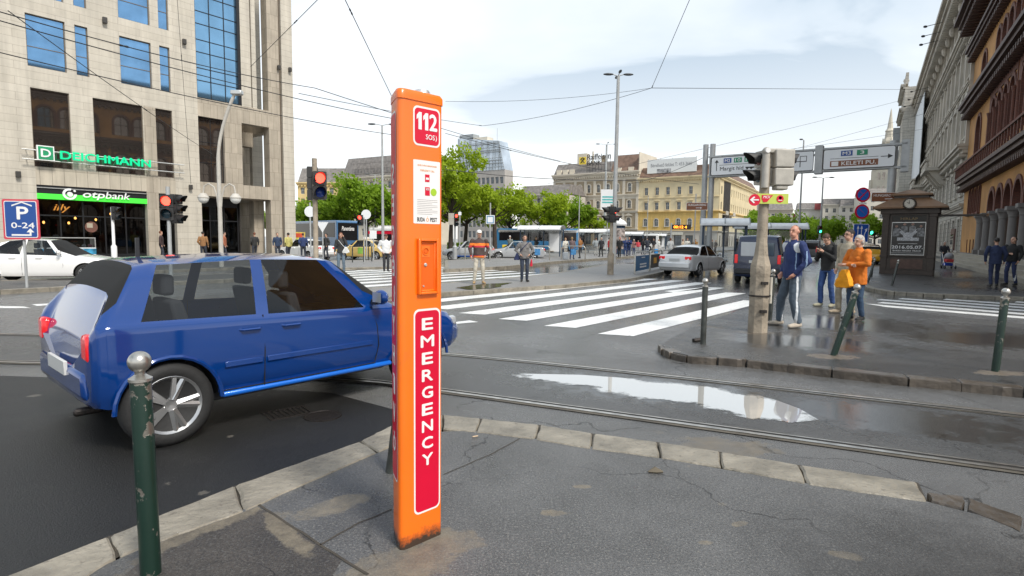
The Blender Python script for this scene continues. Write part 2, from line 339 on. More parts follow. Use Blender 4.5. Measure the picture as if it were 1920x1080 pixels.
def dense(pl, n=8):
    out = []
    for i in range(len(pl)-1):
        p0, p1, p2, p3 = [V(pl[min(max(k, 0), len(pl)-1)]) for k in (i-1, i, i+1, i+2)]
        for j in range(n):
            t = j/n; out.append(.5*((2*p1)+(p2-p0)*t+(2*p0-5*p1+4*p2-p3)*t*t+(3*p1-p0-3*p2+p3)*t**3))
    return out+[V(pl[-1])]
def ribbon(b, pl, off, w, z, m, h=0):
    n = len(pl)
    L_, R_ = [], []
    for i in range(n):
        d = (pl[min(i+1, n-1)]-pl[max(i-1, 0)]).normalized(); nrm = V((-d.y, d.x)); a = pl[i]+nrm*(off-w/2); c = pl[i]+nrm*(off+w/2)
        L_.append((a.x, a.y, z)); R_.append((c.x, c.y, z))
    for i in range(n-1): b.quad(L_[i], L_[i+1], R_[i+1], R_[i], m)
steel = mat('rail_steel', (.55, .52, .47), .32, .9, .3, 9, stretch=(1, 1, 1)); groove = mat('rail_groove', (.018, .015, .012), .7); conc = mat('rail_bed_mortar', (.09, .078, .06), .7, n=.4, s=3, dirt=.8)
dA, dB = dense(railA), dense(railB)
b = MB(); n = min(len(dA), len(dB))
for a, c in zip(range(n-1), range(1, n)):
    b.quad((*dB[a], .005), (*dB[c], .005), (*dA[c], .005), (*dA[a], .005), trk_m)
struct(b.out('track_bed', smooth=False))
for pl, sg in ((dA, -1), (dB, 1)):
    b = MB(); ribbon(b, pl, sg*.02, .2, .009, conc); ribbon(b, pl, sg*.045, .045, .012, groove); ribbon(b, pl, 0, .052, .014, steel); ribbon(b, pl, sg*.085, .022, .0135, steel)
    struct(b.out('tram_rail', smooth=False))
# puddle
water = mat('puddle_water', (.7, .68, .64), .02, .42, 0, spec=1.0)
water.node_tree.nodes['Principled BSDF'].inputs['IOR'].default_value = 2.6
def pool_edge(m, ells):
    t = m.node_tree; L = t.links.new; b = t.nodes['Principled BSDF']; o = [n for n in t.nodes if n.type == 'OUTPUT_MATERIAL'][0]
    def nn(k, **kw):
        q = t.nodes.new(k)
        for a, c in kw.items(): setattr(q, a, c)
        return q
    tcn = nn('ShaderNodeTexCoord'); acc = None
    for (x, y, rx, ry, a) in ells:
        mp = nn('ShaderNodeMapping', vector_type='TEXTURE'); mp.inputs['Location'].default_value = (x, y, .0085); mp.inputs['Rotation'].default_value = (0, 0, rad(a)); mp.inputs['Scale'].default_value = (rx, ry, 1); L(tcn.outputs['Object'], mp.inputs[0])
        ln = nn('ShaderNodeVectorMath', operation='LENGTH'); L(mp.outputs[0], ln.inputs[0]); s = nn('ShaderNodeMath', operation='SUBTRACT'); s.inputs[0].default_value = 1; L(ln.outputs['Value'], s.inputs[1])
        if acc is None: acc = s.outputs[0]
        else: mx_ = nn('ShaderNodeMath', operation='MAXIMUM'); L(acc, mx_.inputs[0]); L(s.outputs[0], mx_.inputs[1]); acc = mx_.outputs[0]
    q = nn('ShaderNodeTexNoise'); q.inputs['Scale'].default_value = 3.4; q.inputs['Detail'].default_value = 9; q.inputs['Roughness'].default_value = .66; L(tcn.outputs['Object'], q.inputs[0])
    r = nn('ShaderNodeMapRange'); L(q.outputs[0], r.inputs[0]); r.inputs[3].default_value = -.75; r.inputs[4].default_value = .75; ad_ = nn('ShaderNodeMath', operation='ADD'); L(acc, ad_.inputs[0]); L(r.outputs[0], ad_.inputs[1])
    k = nn('ShaderNodeMapRange'); L(ad_.outputs[0], k.inputs[0]); k.inputs[1].default_value = -.06; k.inputs[2].default_value = .14
    tr = nn('ShaderNodeBsdfTransparent'); x_ = nn('ShaderNodeMixShader'); L(k.outputs[0], x_.inputs[0]); L(tr.outputs[0], x_.inputs[1]); L(b.outputs[0], x_.inputs[2]); L(x_.outputs[0], o.inputs['Surface'])
pool_edge(water, [(.95, 6.62, .95, .3, -20), (1.75, 6.15, 1.0, .42, -26), (2.45, 5.62, .6, .42, -35)])
b = MB(); b.poly([(p.x, p.y, .0085) for p in blobpoly(GP([(900, 700), (1090, 704), (1200, 712), (1330, 726), (1440, 746), (1500, 768), (1535, 789), (1420, 801), (1340, 785), (1240, 766), (1140, 745), (1000, 722)]), .0, 3.0, 6)], water); struct(b.out('puddle_water', smooth=False))
b = MB(); b.poly([(p.x, p.y, .132) for p in blobpoly(GP([(850, 540), (900, 533), (960, 530), (925, 540), (880, 543)], .13), .15, 1.5)], mat('mud_puddle', (.07, .055, .035), .12, n=.3)); struct(b.out('mud_puddle', smooth=False))
# ---------------- pavements ----------------
pav_near = asph('pavement_near_asphalt', .1, .24, .46, .9, .3, stains=[(-.5, 2.55, .36, .26, 40), (-1.0, 3.15, .3, .14, 40), (-.3, 2.78, .2, .16, 0), (1.35, 2.35, .3, .12, 0), (.25, 3.1, .1, .05, 0), (-1.5, 2.75, .16, .5, -40), (.9, 2.35, .12, .06, 10), (-.75, 1.9, .4, .3, 0), (.45, 3.45, .08, .04, 0), (1.25, 3.0, .07, .03, 20), (1.65, 2.7, .1, .05, -20), (1.0, 2.8, .05, .03, 0)], scol=(.2, .17, .125), crack=.45, tscale=1.4, dark=[(2.3, 2.3, 1.3, 1.0, 0), (-2, 1.9, 1.1, .8, 0)])  # dark: coarse asphalt and corner vignette shade put into the colour
kerbin = [(-.62, 4.42), (-.3, 4.47), (.19, 4.3), (.64, 4.13), (1.03, 3.95), (1.56, 3.69), (1.9, 3.54), (2.49, 3.3), (2.8, 3.02), (3.6, 2.2), (9, -3), (-9, -8), (-3.2, .9), (-1.92, 2.45), (-1.75, 2.76), (-1.44, 3.16), (-.92, 4.0)]
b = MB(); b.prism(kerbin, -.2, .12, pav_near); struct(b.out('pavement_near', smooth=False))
slm = asph('pavement_brown_slab', .05, .3, .5, .9, .35, stains=[(-1.62, 2.85, .1, .5, -35), (-1.15, 2.85, .35, .08, -50)], scol=(.19, .16, .115), crack=.6, warm=1.18, tscale=2)
b = MB(); b.poly([(p.x, p.y, .1225) for p in blobpoly(GP([(303, 1018), (484, 950), (600, 1024), (640, 1052), (560, 1200), (100, 1200)], .12), .012, 3)], slm); struct(b.out('pavement_slab', smooth=False))
#cm_ = asph('pavement_coarse_patch', .04, .34, .55, 1.0, .4, crack=.5, tscale=1.5)
#b = MB(); b.poly([(p.x, p.y, .1225) for p in blobpoly(GP([(1240, 1200), (1330, 1040), (1500, 965), (1680, 950), (1760, 985), (1950, 1080), (1900, 1200)], .12), .1, 2.5)], cm_); struct(b.out('pavement_patch', smooth=False))
kst = mat('kerb_stone', (.235, .21, .168), .5, n=.3, s=5, bump=.6, bs=26, dirt=.75)
kdk = mat('kerb_stone_dark', (.085, .07, .056), .3, n=.4, s=4, bump=.6, bs=14, dirt=.4)
jt = mat('joint_dark', (.05, .042, .032), .8, n=.3)
def stone(b, o0, i0, o1, i1, z0, z1, m, gap=.012, seg=5, jit=.008):
    o0, i0, o1, i1 = map(V, (o0, i0, o1, i1)); d = (o1-o0).normalized()*gap; o0 += d; i0 += d; o1 -= d; i1 -= d
    rim = [o0.lerp(o1, k/seg) for k in range(seg+1)]+[o1.lerp(i1, k/3) for k in (1, 2)]+[i1.lerp(i0, k/seg) for k in range(seg+1)]+[i0.lerp(o0, k/3) for k in (1, 2)]
    rim = [p+V((random.uniform(-jit, jit), random.uniform(-jit, jit))) for p in rim]; c = sum(rim, V((0, 0)))/len(rim); n = len(rim)
    vs = [(p.x, p.y, z0) for p in rim]+[(p.x, p.y, z1-.012) for p in rim]+[((p.x+(c.x-p.x)*.045), (p.y+(c.y-p.y)*.045), z1) for p in rim]
    fs = [[i, (i+1) % n, (i+1) % n+n, i+n] for i in range(n)]+[[i+n, (i+1) % n+n, (i+1) % n+2*n, i+2*n] for i in range(n)]+[list(range(2*n, 3*n))]
    b.add(vs, fs, m)
prs = [((-160, 1150), (20, 1170)), ((205, 1005), (222, 1044)), ((440, 911), (458, 958)), ((677, 827), (708, 848)), ((740, 795), (775, 816)), ((830, 778), (830, 803)), ((902, 785), (893, 810)), ((1012, 797), (1003, 823)), ((1112, 813), (1109, 841)), ((1234, 829), (1238, 858)), ((1349, 847), (1354, 876)), ((1499, 872), (1513, 907)), ((1722, 905), (1739, 941))]
b = MB()
for k in range(len(prs)-1):
    a, c = prs[k], prs[k+1]; stone(b, G(*a[0], .125), G(*a[1], .125), G(*c[0], .125), G(*c[1], .125), -.1, .128, kst, .0055, 9, .006)
ob = b.out('kerb_near', smooth=False); struct(ob)
b = MB(); q = [(1735, 925), (1810, 932), (1920, 972), (2100, 1060)]; qi = [(1745, 940), (1810, 955), (1920, 1000), (2100, 1100)]
for k in range(3): stone(b, G(*q[k], .12), G(*qi[k], .12), G(*q[k+1], .12), G(*qi[k+1], .12), -.1, .125, kdk)
struct(b.out('kerb_near_end', smooth=False))
b = MB()
kp = [GP(prs_, .1) for prs_ in prs]
b.poly([(p[0][0], p[0][1], .1) for p in kp]+[(p[1][0], p[1][1], .1) for p in kp][::-1], jt); struct(b.out('kerb_bed', smooth=False))
b = MB()
def seam(b, pts, w=.014, z=.1235):
    pl = [V(G(x, y, .12)) for x, y in pts]; pl2 = []
    for i in range(len(pl)-1):
        for j in range(8):
            p = pl[i].lerp(pl[i+1], j/8); pl2.append(p+V((NZ.noise(V((p.x*9, p.y*9, 3))), NZ.noise(V((p.x*9, p.y*9, 9)))))*.006)
    pl2.append(pl[-1]); ribbon(b, pl2, 0, w, z, jt)
seam(b, [(484, 946), (600, 1022), (690, 1078)]); seam(b, [(600, 1022), (665, 985), (735, 955)], .01); seam(b, [(975, 822), (925, 850), (832, 890)], .008)
struct(b.out('pavement_seam', smooth=False))
pav_r = asph('pavement_island_asphalt', .065, .11, .36, .5, .35, wet=[(4.6, 8.9, 2.4, 1.2, -20), (6.5, 11, 2.5, 2, 0), (8, 9.3, 3, 1.2, -15)], stains=[(4.2, 9.75, .45, .3, 0), (4.4, 7.75, .45, .25, 0), (5.95, 6.85, .4, .2, 0), (3.6, 10.4, .5, .2, -40)], scol=(.19, .15, .11), crack=.35, warm=1.04)
isl_f = [(1241, 646), (1247, 653), (1262, 660), (1290, 666), (1345, 670), (1400, 674), (1480, 683), (1560, 692), (1700, 707), (1800, 716), (1920, 728), (2200, 765)]
isl_b = [(2200, 642), (1920, 608), (1700, 582), (1610, 567), (1560, 553), (1500, 556), (1440, 567), (1380, 584), (1320, 604), (1262, 632)]
b = MB(); b.prism(GP(isl_f+isl_b, .1), -.2, .1, pav_r); struct(b.out('pavement_island', smooth=False))
b = MB(); fo = [V(p) for p in GP(isl_f, .1)]; random.seed(4); dn = dense([tuple(p) for p in fo], 1)
for k in range(len(dn)-1):
    a, c = dn[k], dn[k+1]; d = (c-a).normalized(); nr = V((-d.y, d.x)); w1 = .13
    stone(b, a-nr*.05, a+nr*w1, c-nr*.05, c+nr*w1, -.1, .09+random.uniform(0, .018), kdk, .006, 6, .014)
struct(b.out('kerb_island', smooth=False))
pav_k = asph('pavement_right_asphalt', .06, .22, .5, .5, .35, wet=[(20, 22, 6, 3, 30), (26, 30, 8, 4, 30)], crack=.2, warm=1.05)
kf = GP([(2300, 575), (1920, 558), (1700, 549), (1640, 542), (1620, 536), (1600, 522), (1585, 502)], .1)
b = MB(); b.prism(kf+[(22+.527*190, 38+.85*190), (40+.527*190, 33+.85*190), (47.7, 31), (30, 4)], -.2, .1, pav_k); struct(b.out('pavement_right', smooth=False))
b = MB(); dn = dense(kf, 5)
for k in range(len(dn)-1):
    a, c = dn[k], dn[k+1]; d = (c-a).normalized(); nr = V((-d.y, d.x))
    stone(b, a+nr*.02, a-nr*.22, c+nr*.02, c-nr*.22, -.1, .115, kst, .01, 2, .01)
struct(b.out('kerb_right', smooth=False))
pav_p = asph('platform_paving', .21, .4, .6, .3, .15, wet=[(8, 40, 10, 3, 30)], crack=0, warm=1.05)
def slab(name, pts, z, m, km=None, kw=.18):
    P_ = GP(pts, z); b = MB(); b.prism(P_, -.2, z, m); struct(b.out(name, smooth=False))
    if km:
        b = MB(); c = sum((V(p) for p in P_), V((0, 0)))/len(P_)
        area = sum(P_[i][0]*P_[(i+1) % len(P_)][1]-P_[(i+1) % len(P_)][0]*P_[i][1] for i in range(len(P_))); sg = 1 if area > 0 else -1
        for i in range(len(P_)):
            a, e = V(P_[i]), V(P_[(i+1) % len(P_)]); L0 = (e-a).length; n = max(1, min(40, int(L0/.9))); d = (e-a).normalized(); nr = V((-d.y, d.x))*sg
            for j in range(n):
                s0, s1 = a.lerp(e, j/n), a.lerp(e, (j+1)/n); stone(b, s0-nr*.02, s0+nr*kw, s1-nr*.02, s1+nr*kw, -.1, z+.006, km, .01, 2, .008)
        struct(b.out(name+'_kerb', smooth=False))
slab('platform', [(835, 505), (950, 499), (1040, 490), (1190, 480), (1260, 475), (1400, 467), (1600, 461), (1600, 457), (1300, 459), (1180, 463), (1000, 474), (900, 485), (835, 488)], .17, pav_p, kst)
slab('refuge_island', [(620, 566), (835, 548), (1060, 534), (1180, 523), (1250, 508), (1262, 498), (1235, 489), (1140, 495), (1040, 512), (900, 526), (620, 545)], .12, pav_p, kst)
brick_pave = blocks('paving_setts', (.11, .09, .075), (.15, .125, .1), (.05, .045, .04), .3, .3, .02, .5)
pav_l = asph('left_paving', .075, .4, .6, .4, .3, crack=.3, warm=1.1)
slab('pavement_left', [(-900, 512), (0, 514), (200, 511), (400, 503), (560, 497), (600, 490), (560, 478), (400, 476), (0, 480), (-900, 483)], .12, pav_l, kst)
slab('median_left', [(-900, 541), (0, 544), (250, 531), (420, 524), (520, 516), (420, 513), (250, 519), (0, 526), (-900, 528)], .12, pav_l, kst)
slab('traffic_island', [(80, 588), (86, 593), (110, 597), (200, 596), (400, 587), (620, 578), (620, 560), (330, 562), (150, 570), (92, 579)], .12, pav_l, kst)
slab('pavement_centre', [(600, 503), (735, 500), (735, 486), (620, 489)], .12, pav_p, kst)
# ---------------- painted markings ----------------
paint = mat('road_paint', (.82, .82, .8), .32, n=.14, s=4, dirt=.95, bump=.15, bs=120)
b = MB(); o0 = V((1.52, 10.0)); st = V((-.93, .82)); ux = V((.635, .773)); nx = V((-.73, .683))
for k, (l0, l1) in enumerate([(0, 7.9), (.05, 10.0), (.1, 11.6), (.15, 13.6), (.2, 14), (.2, 14), (.3, 14)]):
    p = o0+st*k; c0, c1 = p+ux*l0, p+ux*l1; w_ = nx*.58; s0 = ux*(-.0)
    b.quad((*(c0-w_+ux*.25), .004), (*(c1-w_+ux*.25), .004), (*c1, .004), (*c0, .004), paint)
for k in range(9, 16):
    p = o0+st*k+ux*2.5; c0, c1 = p, p+ux*11; w_ = nx*.58
    b.quad((*(c0-w_), .004), (*(c1-w_), .004), (*c1, .004), (*c0, .004), paint)
for q in [[(1245, 546), (1262, 548), (1335, 541), (1318, 539)], [(838, 606), (838, 609), (897, 604), (880, 601)], [(0, 574), (0, 578), (58, 578), (45, 575)], [(60, 571), (150, 566), (150, 568), (70, 574)], [(1400, 612), (1400, 616), (1440, 606), (1420, 603)]]:
    b.poly([(*G(*p), .004) for p in q], paint)
R0, R1 = V((9.43, 15.2)), V((12.6, 11.6)); dR = (R1-R0).normalized(); nR = V((-dR.y, dR.x))
for k in range(7):
    s = R0+nR*(k*.93)-dR*(.0 if k % 2 else .3)+dR*(1.2*max(0, k-3)); e = s+dR*13
    b.quad((*s, .004), (*e, .004), (*(e+nR*.48), .004), (*(s+nR*.48), .004), paint)
for k in range(6):
    s = V(G(560+k*30, 512-k*2)); b.quad((*s, .004), (s.x+.5, s.y, .004), (s.x+2.2, s.y+2.6, .004), (s.x+1.7, s.y+2.6, .004), paint)
struct(b.out('road_marking', smooth=False))
t = thing('manhole_cover', 'round cast iron manhole cover in the dark road between the rail and the pale kerb', 'manhole cover', (*G(605, 781), .004))
iron = mat('cast_iron', (.035, .03, .028), .45, .6, .3, 20, bump=.4, bs=80)
b = MB(); b.lathe([(.0, .006), (.14, .006), (.145, .01), (.17, .01), (.17, 0)], iron, 24); b.out('cover', t)
t = thing('drain_grate', 'square iron drain grating in the dark road left of the round manhole cover', 'drain', (*G(540, 775), .004), rad(40))
b = MB(); b.box(-.2, -.15, 0, .2, -.12, .008, iron); b.box(-.2, .12, 0, .2, .15, .008, iron)
for k in range(9): b.box(-.2+k*.046, -.12, 0, -.18+k*.046, .12, .008, iron)
b.out('grating', t)
random.seed(11)
lit = mat('cigarette_paper', (.6, .45, .3), .8)
for k, (px, py) in enumerate([(886, 820), (1215, 885), (1300, 638)]):
    b = MB(); x, y = G(px, py, .124)
    if k == 1: b.tube([(0, 0, .003), (.05, .012, .006), (.1, .0, .003)], [.004, .03, .006], mat('dry_leaf', (.12, .1, .07), .8), 5)
    else: b.tube([(0, 0, .005), (.04, .02, .005)] if k == 0 else [(0, 0, .02), (.12, .05, .03)], .005 if k == 0 else .035, lit if k == 0 else iron, 6)
    o = b.out(['cigarette_butt', 'withered_leaf', 'fallen_kerb_lump'][k], loc=(x, y, .124 if k < 2 else .1))
    tag(o, ['orange cigarette butt on the pavement right of the orange pillar', 'withered brown leaf on the grey pavement near the kerb', 'small dark lump beside the lone bollard at the island tip'][k], ['cigarette butt', 'leaf', 'debris'][k])
# ---------------- left limestone office building ----------------
lime = blocks('limestone_courses', (.585, .535, .45), (.55, .5, .415), (.27, .225, .18), 3.4, .46, .0065, .6, .09, .3, off=.37)
limd = blocks('limestone_tall_slabs', (.47, .405, .32), (.41, .355, .28), (.25, .21, .16), .5, 1.15, .012, .6, .16, .3, off=.3)
limv = blocks('limestone_fascia', (.53, .47, .375), (.48, .42, .335), (.2, .165, .13), .62, 1.4, .011, .6, .1, .3, off=.0)
blued = mat('window_glass_blue', (.16, .32, .52), .04, .8, .18, .9); darkg = mat('window_glass_bronze', (.24, .21, .19), .02, .9, .15, .5)
brz = mat('bronze_frame', (.16, .13, .1), .5, .3, 0); blkf = mat('black_frame', (.02, .02, .022), .4, .2, 0); alu = mat('brushed_aluminium', (.62, .62, .6), .35, .7, .08)
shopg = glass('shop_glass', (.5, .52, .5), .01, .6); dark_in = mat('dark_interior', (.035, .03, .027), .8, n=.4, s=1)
T0 = (-27.9, 38, 0); A0 = math.atan2(.784, .621)
bl = thing('office_building', 'pale limestone office building with blue windows, bank on the ground floor and open corner colonnade', 'building', T0, A0)
H = 27
cols = [(-12.7, 1.95), (-10.2, .68), (-7.7, 1.95), (-5.2, .68), (-2.75, 1.96), (-.29, .7), (2.18, 1.9), (4.62, .66)]
ops = []
for z0, h in ((11.8, 3.12), (16.1, 3.12), (20.4, 3.12)):
    for x, w_ in cols: ops.append((x, z0, x+w_, z0+h))
rb = [(-12.6, 1.95), (-9.4, 2.9), (-5.7, 1.1), (-2.7, 1.95), (.5, 2.9), (4.2, 1.1)]
for x, w_ in rb: ops.append((x, 5.75, x+w_, 10.53))
gf = [(-13.6, .12, -4.55, 4.66), (-2.66, .12, 3.45, 4.66), (4.2, .12, 5.35, 4.58)]
b = MB(); grid_wall(b, -14, 7.07, 4.66+.02, H, [o for o in ops], lime, 0, .22); grid_wall(b, -14, 7.07, .0, 4.68, gf, lime, 0, .5)
b.box(-2.66, -.015, 4.66, 3.45, 0, 5.72, limv); b.box(4.2, -.015, 4.6, 5.35, 0, 5.72, limv)
b.box(3.45, -.02, .12, 4.2, 0, 10.53, limd)
b.box(7.07, -.002, 10.5, 13.1, .7, 11.83, limd); b.box(7.07, -.002, 4.62, 13.1, .7, 5.66, limd)
b.box(8.98, 0, 5.66, 10.35, .7, 10.5, limd); b.box(6.98, .01, .12, 7.13, .7, 4.62, lime)
b.box(10.42, .0, 11.83, 11.2, 3.2, H, lime); b.box(11.2, .25, 11.83, 11.32, 3.2, H, brz); b.box(11.32, .04, 11.83, 11.68, 3.2, H, lime)
b.box(10.4, 3.2, 5.7, 11.9, 14, H, limd)
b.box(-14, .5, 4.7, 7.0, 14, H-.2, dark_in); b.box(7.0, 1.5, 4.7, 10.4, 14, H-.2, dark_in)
b.quad((-14, 0, 0), (-14, 14, 0), (-14, 14, H), (-14, 0, H), lime); b.quad((-14.2, 0, H), (11.7, 0, H), (11.7, 14, H), (-14.2, 14, H), limd)
b.out('wall', bl, smooth=False)
b = MB()
for (x0, y0, x1, y1, z1, m) in [(12.62, .0, 13.6, .9, H, limd), (13.6, .28, 13.85, .9, H, brz), (13.85, 0, 14.83, .9, H, lime), (12.62, 5.2, 13.6, 6.1, H, limd), (13.85, 5.2, 14.83, 6.1, H, lime), (11.0, 3.2, 11.55, 4.0, 5.7, limd), (12.0, 1.6, 12.85, 2.4, 4.62, limd)]:
    b2 = MB(); b2.box(x0, y0, .12, x1, y1, z1, m); b2.out('column', bl, smooth=False)

for q in [(12.9, .9, 10.3, 13.7, 5.2, 11.7), (12.9, .9, 4.7, 13.7, 5.2, 5.6), (10.4, 5.2, 10.2, 12.62, 6.0, 11.6), (11.5, 3.2, 9.2, 12.9, 3.9, 10.4), (7.1, .7, 4.55, 12.9, 7, 4.61)]: b = MB(); b.box(*q, limd); b.out('lintel', bl, smooth=False)
for z0, h in ((11.8, 3.12), (16.1, 3.12), (20.4, 3.12)):
    for x, w_ in cols: win('window', bl, x, z0, w_, h, .2, brz, blued, (1,), (.39,), .055, True)
for x, w_ in rb: win('window', bl, x, 5.75, w_, 4.78, .14, brz, darkg, (1,), (), .045, True)
win('window', bl, 7.13, 5.68, 1.85, 4.8, .3, blkf, darkg, (2,), (.3, .62), .05, True)
cw = win('curtain_wall', bl, 7.1, 11.86, 3.25, H-12, .25, blkf, mat('curtain_glass_blue', (.2, .38, .56), .04, .8, .15, .6), (3,), tuple((1.3+2.05*k)/(H-12) for k in range(7))+tuple((2.2+2.05*k)/(H-12) for k in range(6)), .07, True)
# roof dark band right of the curtain wall
b = MB(); b.box(10.2, .02, 11.84, 10.42, .5, H, blkf); b.out('window_return', bl, smooth=False)
# shop fronts
for x0, x1, nm, ncol in ((-2.66, 3.45, 'shopfront', 5), (-13.6, -4.55, 'shopfront', 7), (4.2, 5.35, 'shopfront', 1), (7.14, 10.42, 'shopfront', 3)):
    yy = .45 if x0 < 7 else 1.2
    b = MB(); b.box(x0, yy, .12, x1, yy+.06, .3, blkf); b.box(x0, yy, 3.86, x1, yy+.1, 4.62, blkf)
    for k in range(ncol+1):
        x = x0+(x1-x0)*k/ncol; b.box(x-.04, yy-.02, .3, x+.04, yy+.06, 3.86, blkf)
    b.box(x0, yy-.01, 2.75, x1, yy+.05, 2.83, blkf); s = b.out(nm, bl, smooth=False)
    b = MB(); b.quad((x0, yy+.03, .3), (x1, yy+.03, .3), (x1, yy+.03, 3.86), (x0, yy+.03, 3.86), shopg); b.out('pane', s, smooth=False)
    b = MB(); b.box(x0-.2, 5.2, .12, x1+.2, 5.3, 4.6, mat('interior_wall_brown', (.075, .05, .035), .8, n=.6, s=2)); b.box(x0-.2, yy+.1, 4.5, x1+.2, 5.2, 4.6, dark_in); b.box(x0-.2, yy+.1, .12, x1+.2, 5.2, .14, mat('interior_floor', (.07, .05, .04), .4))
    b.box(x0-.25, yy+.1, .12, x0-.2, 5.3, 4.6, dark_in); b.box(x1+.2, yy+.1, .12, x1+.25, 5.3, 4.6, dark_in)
    if x0 < 3 and x1 > 0:
        for k, x in enumerate((-1.9, -.2, 1.1, 2.4)): b.box(x, 3+.4*(k % 2), .14, x+.7, 3.6, 1.15, mat('counter_wood', (.16, .09, .05), .5)); b.box(x+.1, 5.0, 1.6, x+.8, 5.18, 2.4, mat('wall_picture', (.2, .16, .12), .6, n=.6, s=6))
    b.out('interior', bl, smooth=False)
amb = mat('lamp_amber', (1, .6, .2), .4, n=0, emit=(1, .45, .12), es=3.2)
for k, (x, y, z) in enumerate([(-2.1, 1.4, 2.35), (-.75, 1.5, 2.35), (-.2, 2.2, 2.7), (1.7, 1.6, 3.05), (2.3, 2.4, 3.0), (1.2, 3, 2.65)]):
    t = thing('pendant_lamp', ['amber pendant lamp leftmost in the cafe window beside the blue parking sign', 'amber pendant lamp second from the left in the cafe window', 'small amber lamp above the round sticker in the cafe window', 'amber lamp behind the slim signal post in the bank window', 'dim amber lamp near the right end of the bank window', 'small amber lamp in the middle of the bank window'][k], 'lamp', tuple(bl.matrix_basis @ V((x, y, z))), A0, 'amber lamps inside the shop windows')
    b = MB(); b.sph((0, 0, 0), (.07, .07, .09), amb, 10, 6); b.out('bulb', t); b = MB(); b.tube([(0, 0, .09), (0, 0, 4.5-z)], .008, blkf, 5); b.out('cord', t)
grn = mat('sign_green', (.06, .62, .05), .4, n=0, emit=(.06, .75, .05), es=.25); wht = mat('sign_white', (.85, .85, .84), .35, n=.04)
dgr = mat('shoe_sign_green', (.0, .5, .22), .4, n=0, emit=(0, .6, .25), es=.3); dgb = mat('logo_green', (.02, .3, .13), .4, n=0)
def LB(n, lab, cat): return thing(n, lab, cat, T0, A0)
s = LB('bank_sign', 'white bank letters and ring emblem over a bright green band above the dark shopfront', 'sign')
b = MB(); b.box(-2.66, -.05, 3.97, 3.44, .3, 4.13, grn); b.box(-2.66, .0, 4.13, 3.44, .3, 4.18, blkf); b.box(-2.66, .0, 3.6, 3.44, .25, 3.97, grn) if False else None
b.box(-2.66, -.04, 3.80, 3.44, .3, 3.972, grn); b.out('band', s, smooth=False)
b = MB(); b.box(-2.66, .05, 4.14, 3.44, .4, 4.66, blkf); b.box(-2.66, -.03, 4.47, 3.44, .04, 4.52, alu); b.out('backing', s, smooth=False)
b = MB(); put_text(b, 'otp', wht, -.33, 3.87, .9, 4.36, -.09, .06, .05, .2); put_text(b, 'bank', wht, .93, 4.0, 2.36, 4.44, -.09, .06, .02, .2); b.out('lettering', s, smooth=False)
b = MB(); n = 28
for k in range(n):
    a0, a1 = rad(75+k*285/n), rad(75+(k+1)*285/n); f = lambda a, r: (-1.02+r*math.cos(a)*1.05, 4.17+r*math.sin(a))
    for y, rv in ((-.14, 0), (-.06, 1)): b.poly([(q[0], y, q[1]) for q in (f(a0, .36), f(a1, .36), f(a1, .23), f(a0, .23))], wht)
    b.quad((f(a0, .36)[0], -.14, f(a0, .36)[1]), (f(a1, .36)[0], -.14, f(a1, .36)[1]), (f(a1, .36)[0], -.06, f(a1, .36)[1]), (f(a0, .36)[0], -.06, f(a0, .36)[1]), wht)
b.lathe([(0, -.15), (.15, -.15), (.17, -.06)], wht, 20, (-1.0, 0, 4.15), 'y'); b.lathe([(0, -.15), (.06, -.15), (.07, -.06)], wht, 14, (-.75, 0, 4.38), 'y'); b.out('emblem', s, smooth=False)
s = LB('shoe_shop_sign', 'green shop letters with a square green D logo on two steel rails across dark windows', 'sign')
b = MB()
for z in (6.72, 6.14): b.tube([(-3.35, -.35, z), (5.85, -.35, z)], .035, alu, 8)
for x in (-3.1, .1, 3.6, 5.6): b.box(x, -.35, 6.1, x+.04, 0, 6.14, alu); b.box(x, -.35, 6.7, x+.04, 0, 6.74, alu)
b.out('rails', s)
b = MB(); b.box(-2.66, -.55, 6.12, -1.8, -.4, 7.02, wht); b.box(-2.6, -.565, 6.18, -1.86, -.55, 6.96, dgb); b.out('logo_box', s, smooth=False)
b = MB(); put_text(b, 'D', wht, -2.48, 6.32, -1.98, 6.82, -.57, .02, .05); b.out('logo_letter', s, smooth=False)
b = MB(); put_text(b, 'DEICHMANN', dgr, -1.5, 6.3, 3.6, 6.82, -.42, .12, .04); b.out('lettering', s, smooth=False)
bxm = mat('lamp_box_dark', (.05, .045, .04), .5)
k = 0; rng_ = ['above the parking sign', 'left of the curved street lamp', 'above the second big window', 'left of the glass wall', 'on the corner column, inner one', 'on the corner column, outer edge']
for (px, py), sz in zip([(33, 327), (356, 351), (195, 39), (344, 79), (521, 127), (542, 131)], (.3, .28, .32, .3, .28, .28)):
    d = ray(px, py); Dv = -d.x*.784+.621*d.y; S = (27.9*.784+.621*38)/Dv; T_ = (d.x*38+d.y*27.9)/Dv; z = CZ+S*d.z
    t = thing('wall_lamp', 'small dark box lamp on limestone, '+rng_[k], 'wall lamp', tuple(bl.matrix_basis @ V((T_, 0, z))), A0, 'box lamps on the limestone wall'); k += 1
    b = MB(); b.box(-sz*.4, -.26, -sz*.6, sz*.4, -.06, sz*.6, bxm); b.out('housing', t, bevel=.02); b = MB(); b.box(-.04, -.06, -.05, .04, 0, .05, alu); b.out('bracket', t)
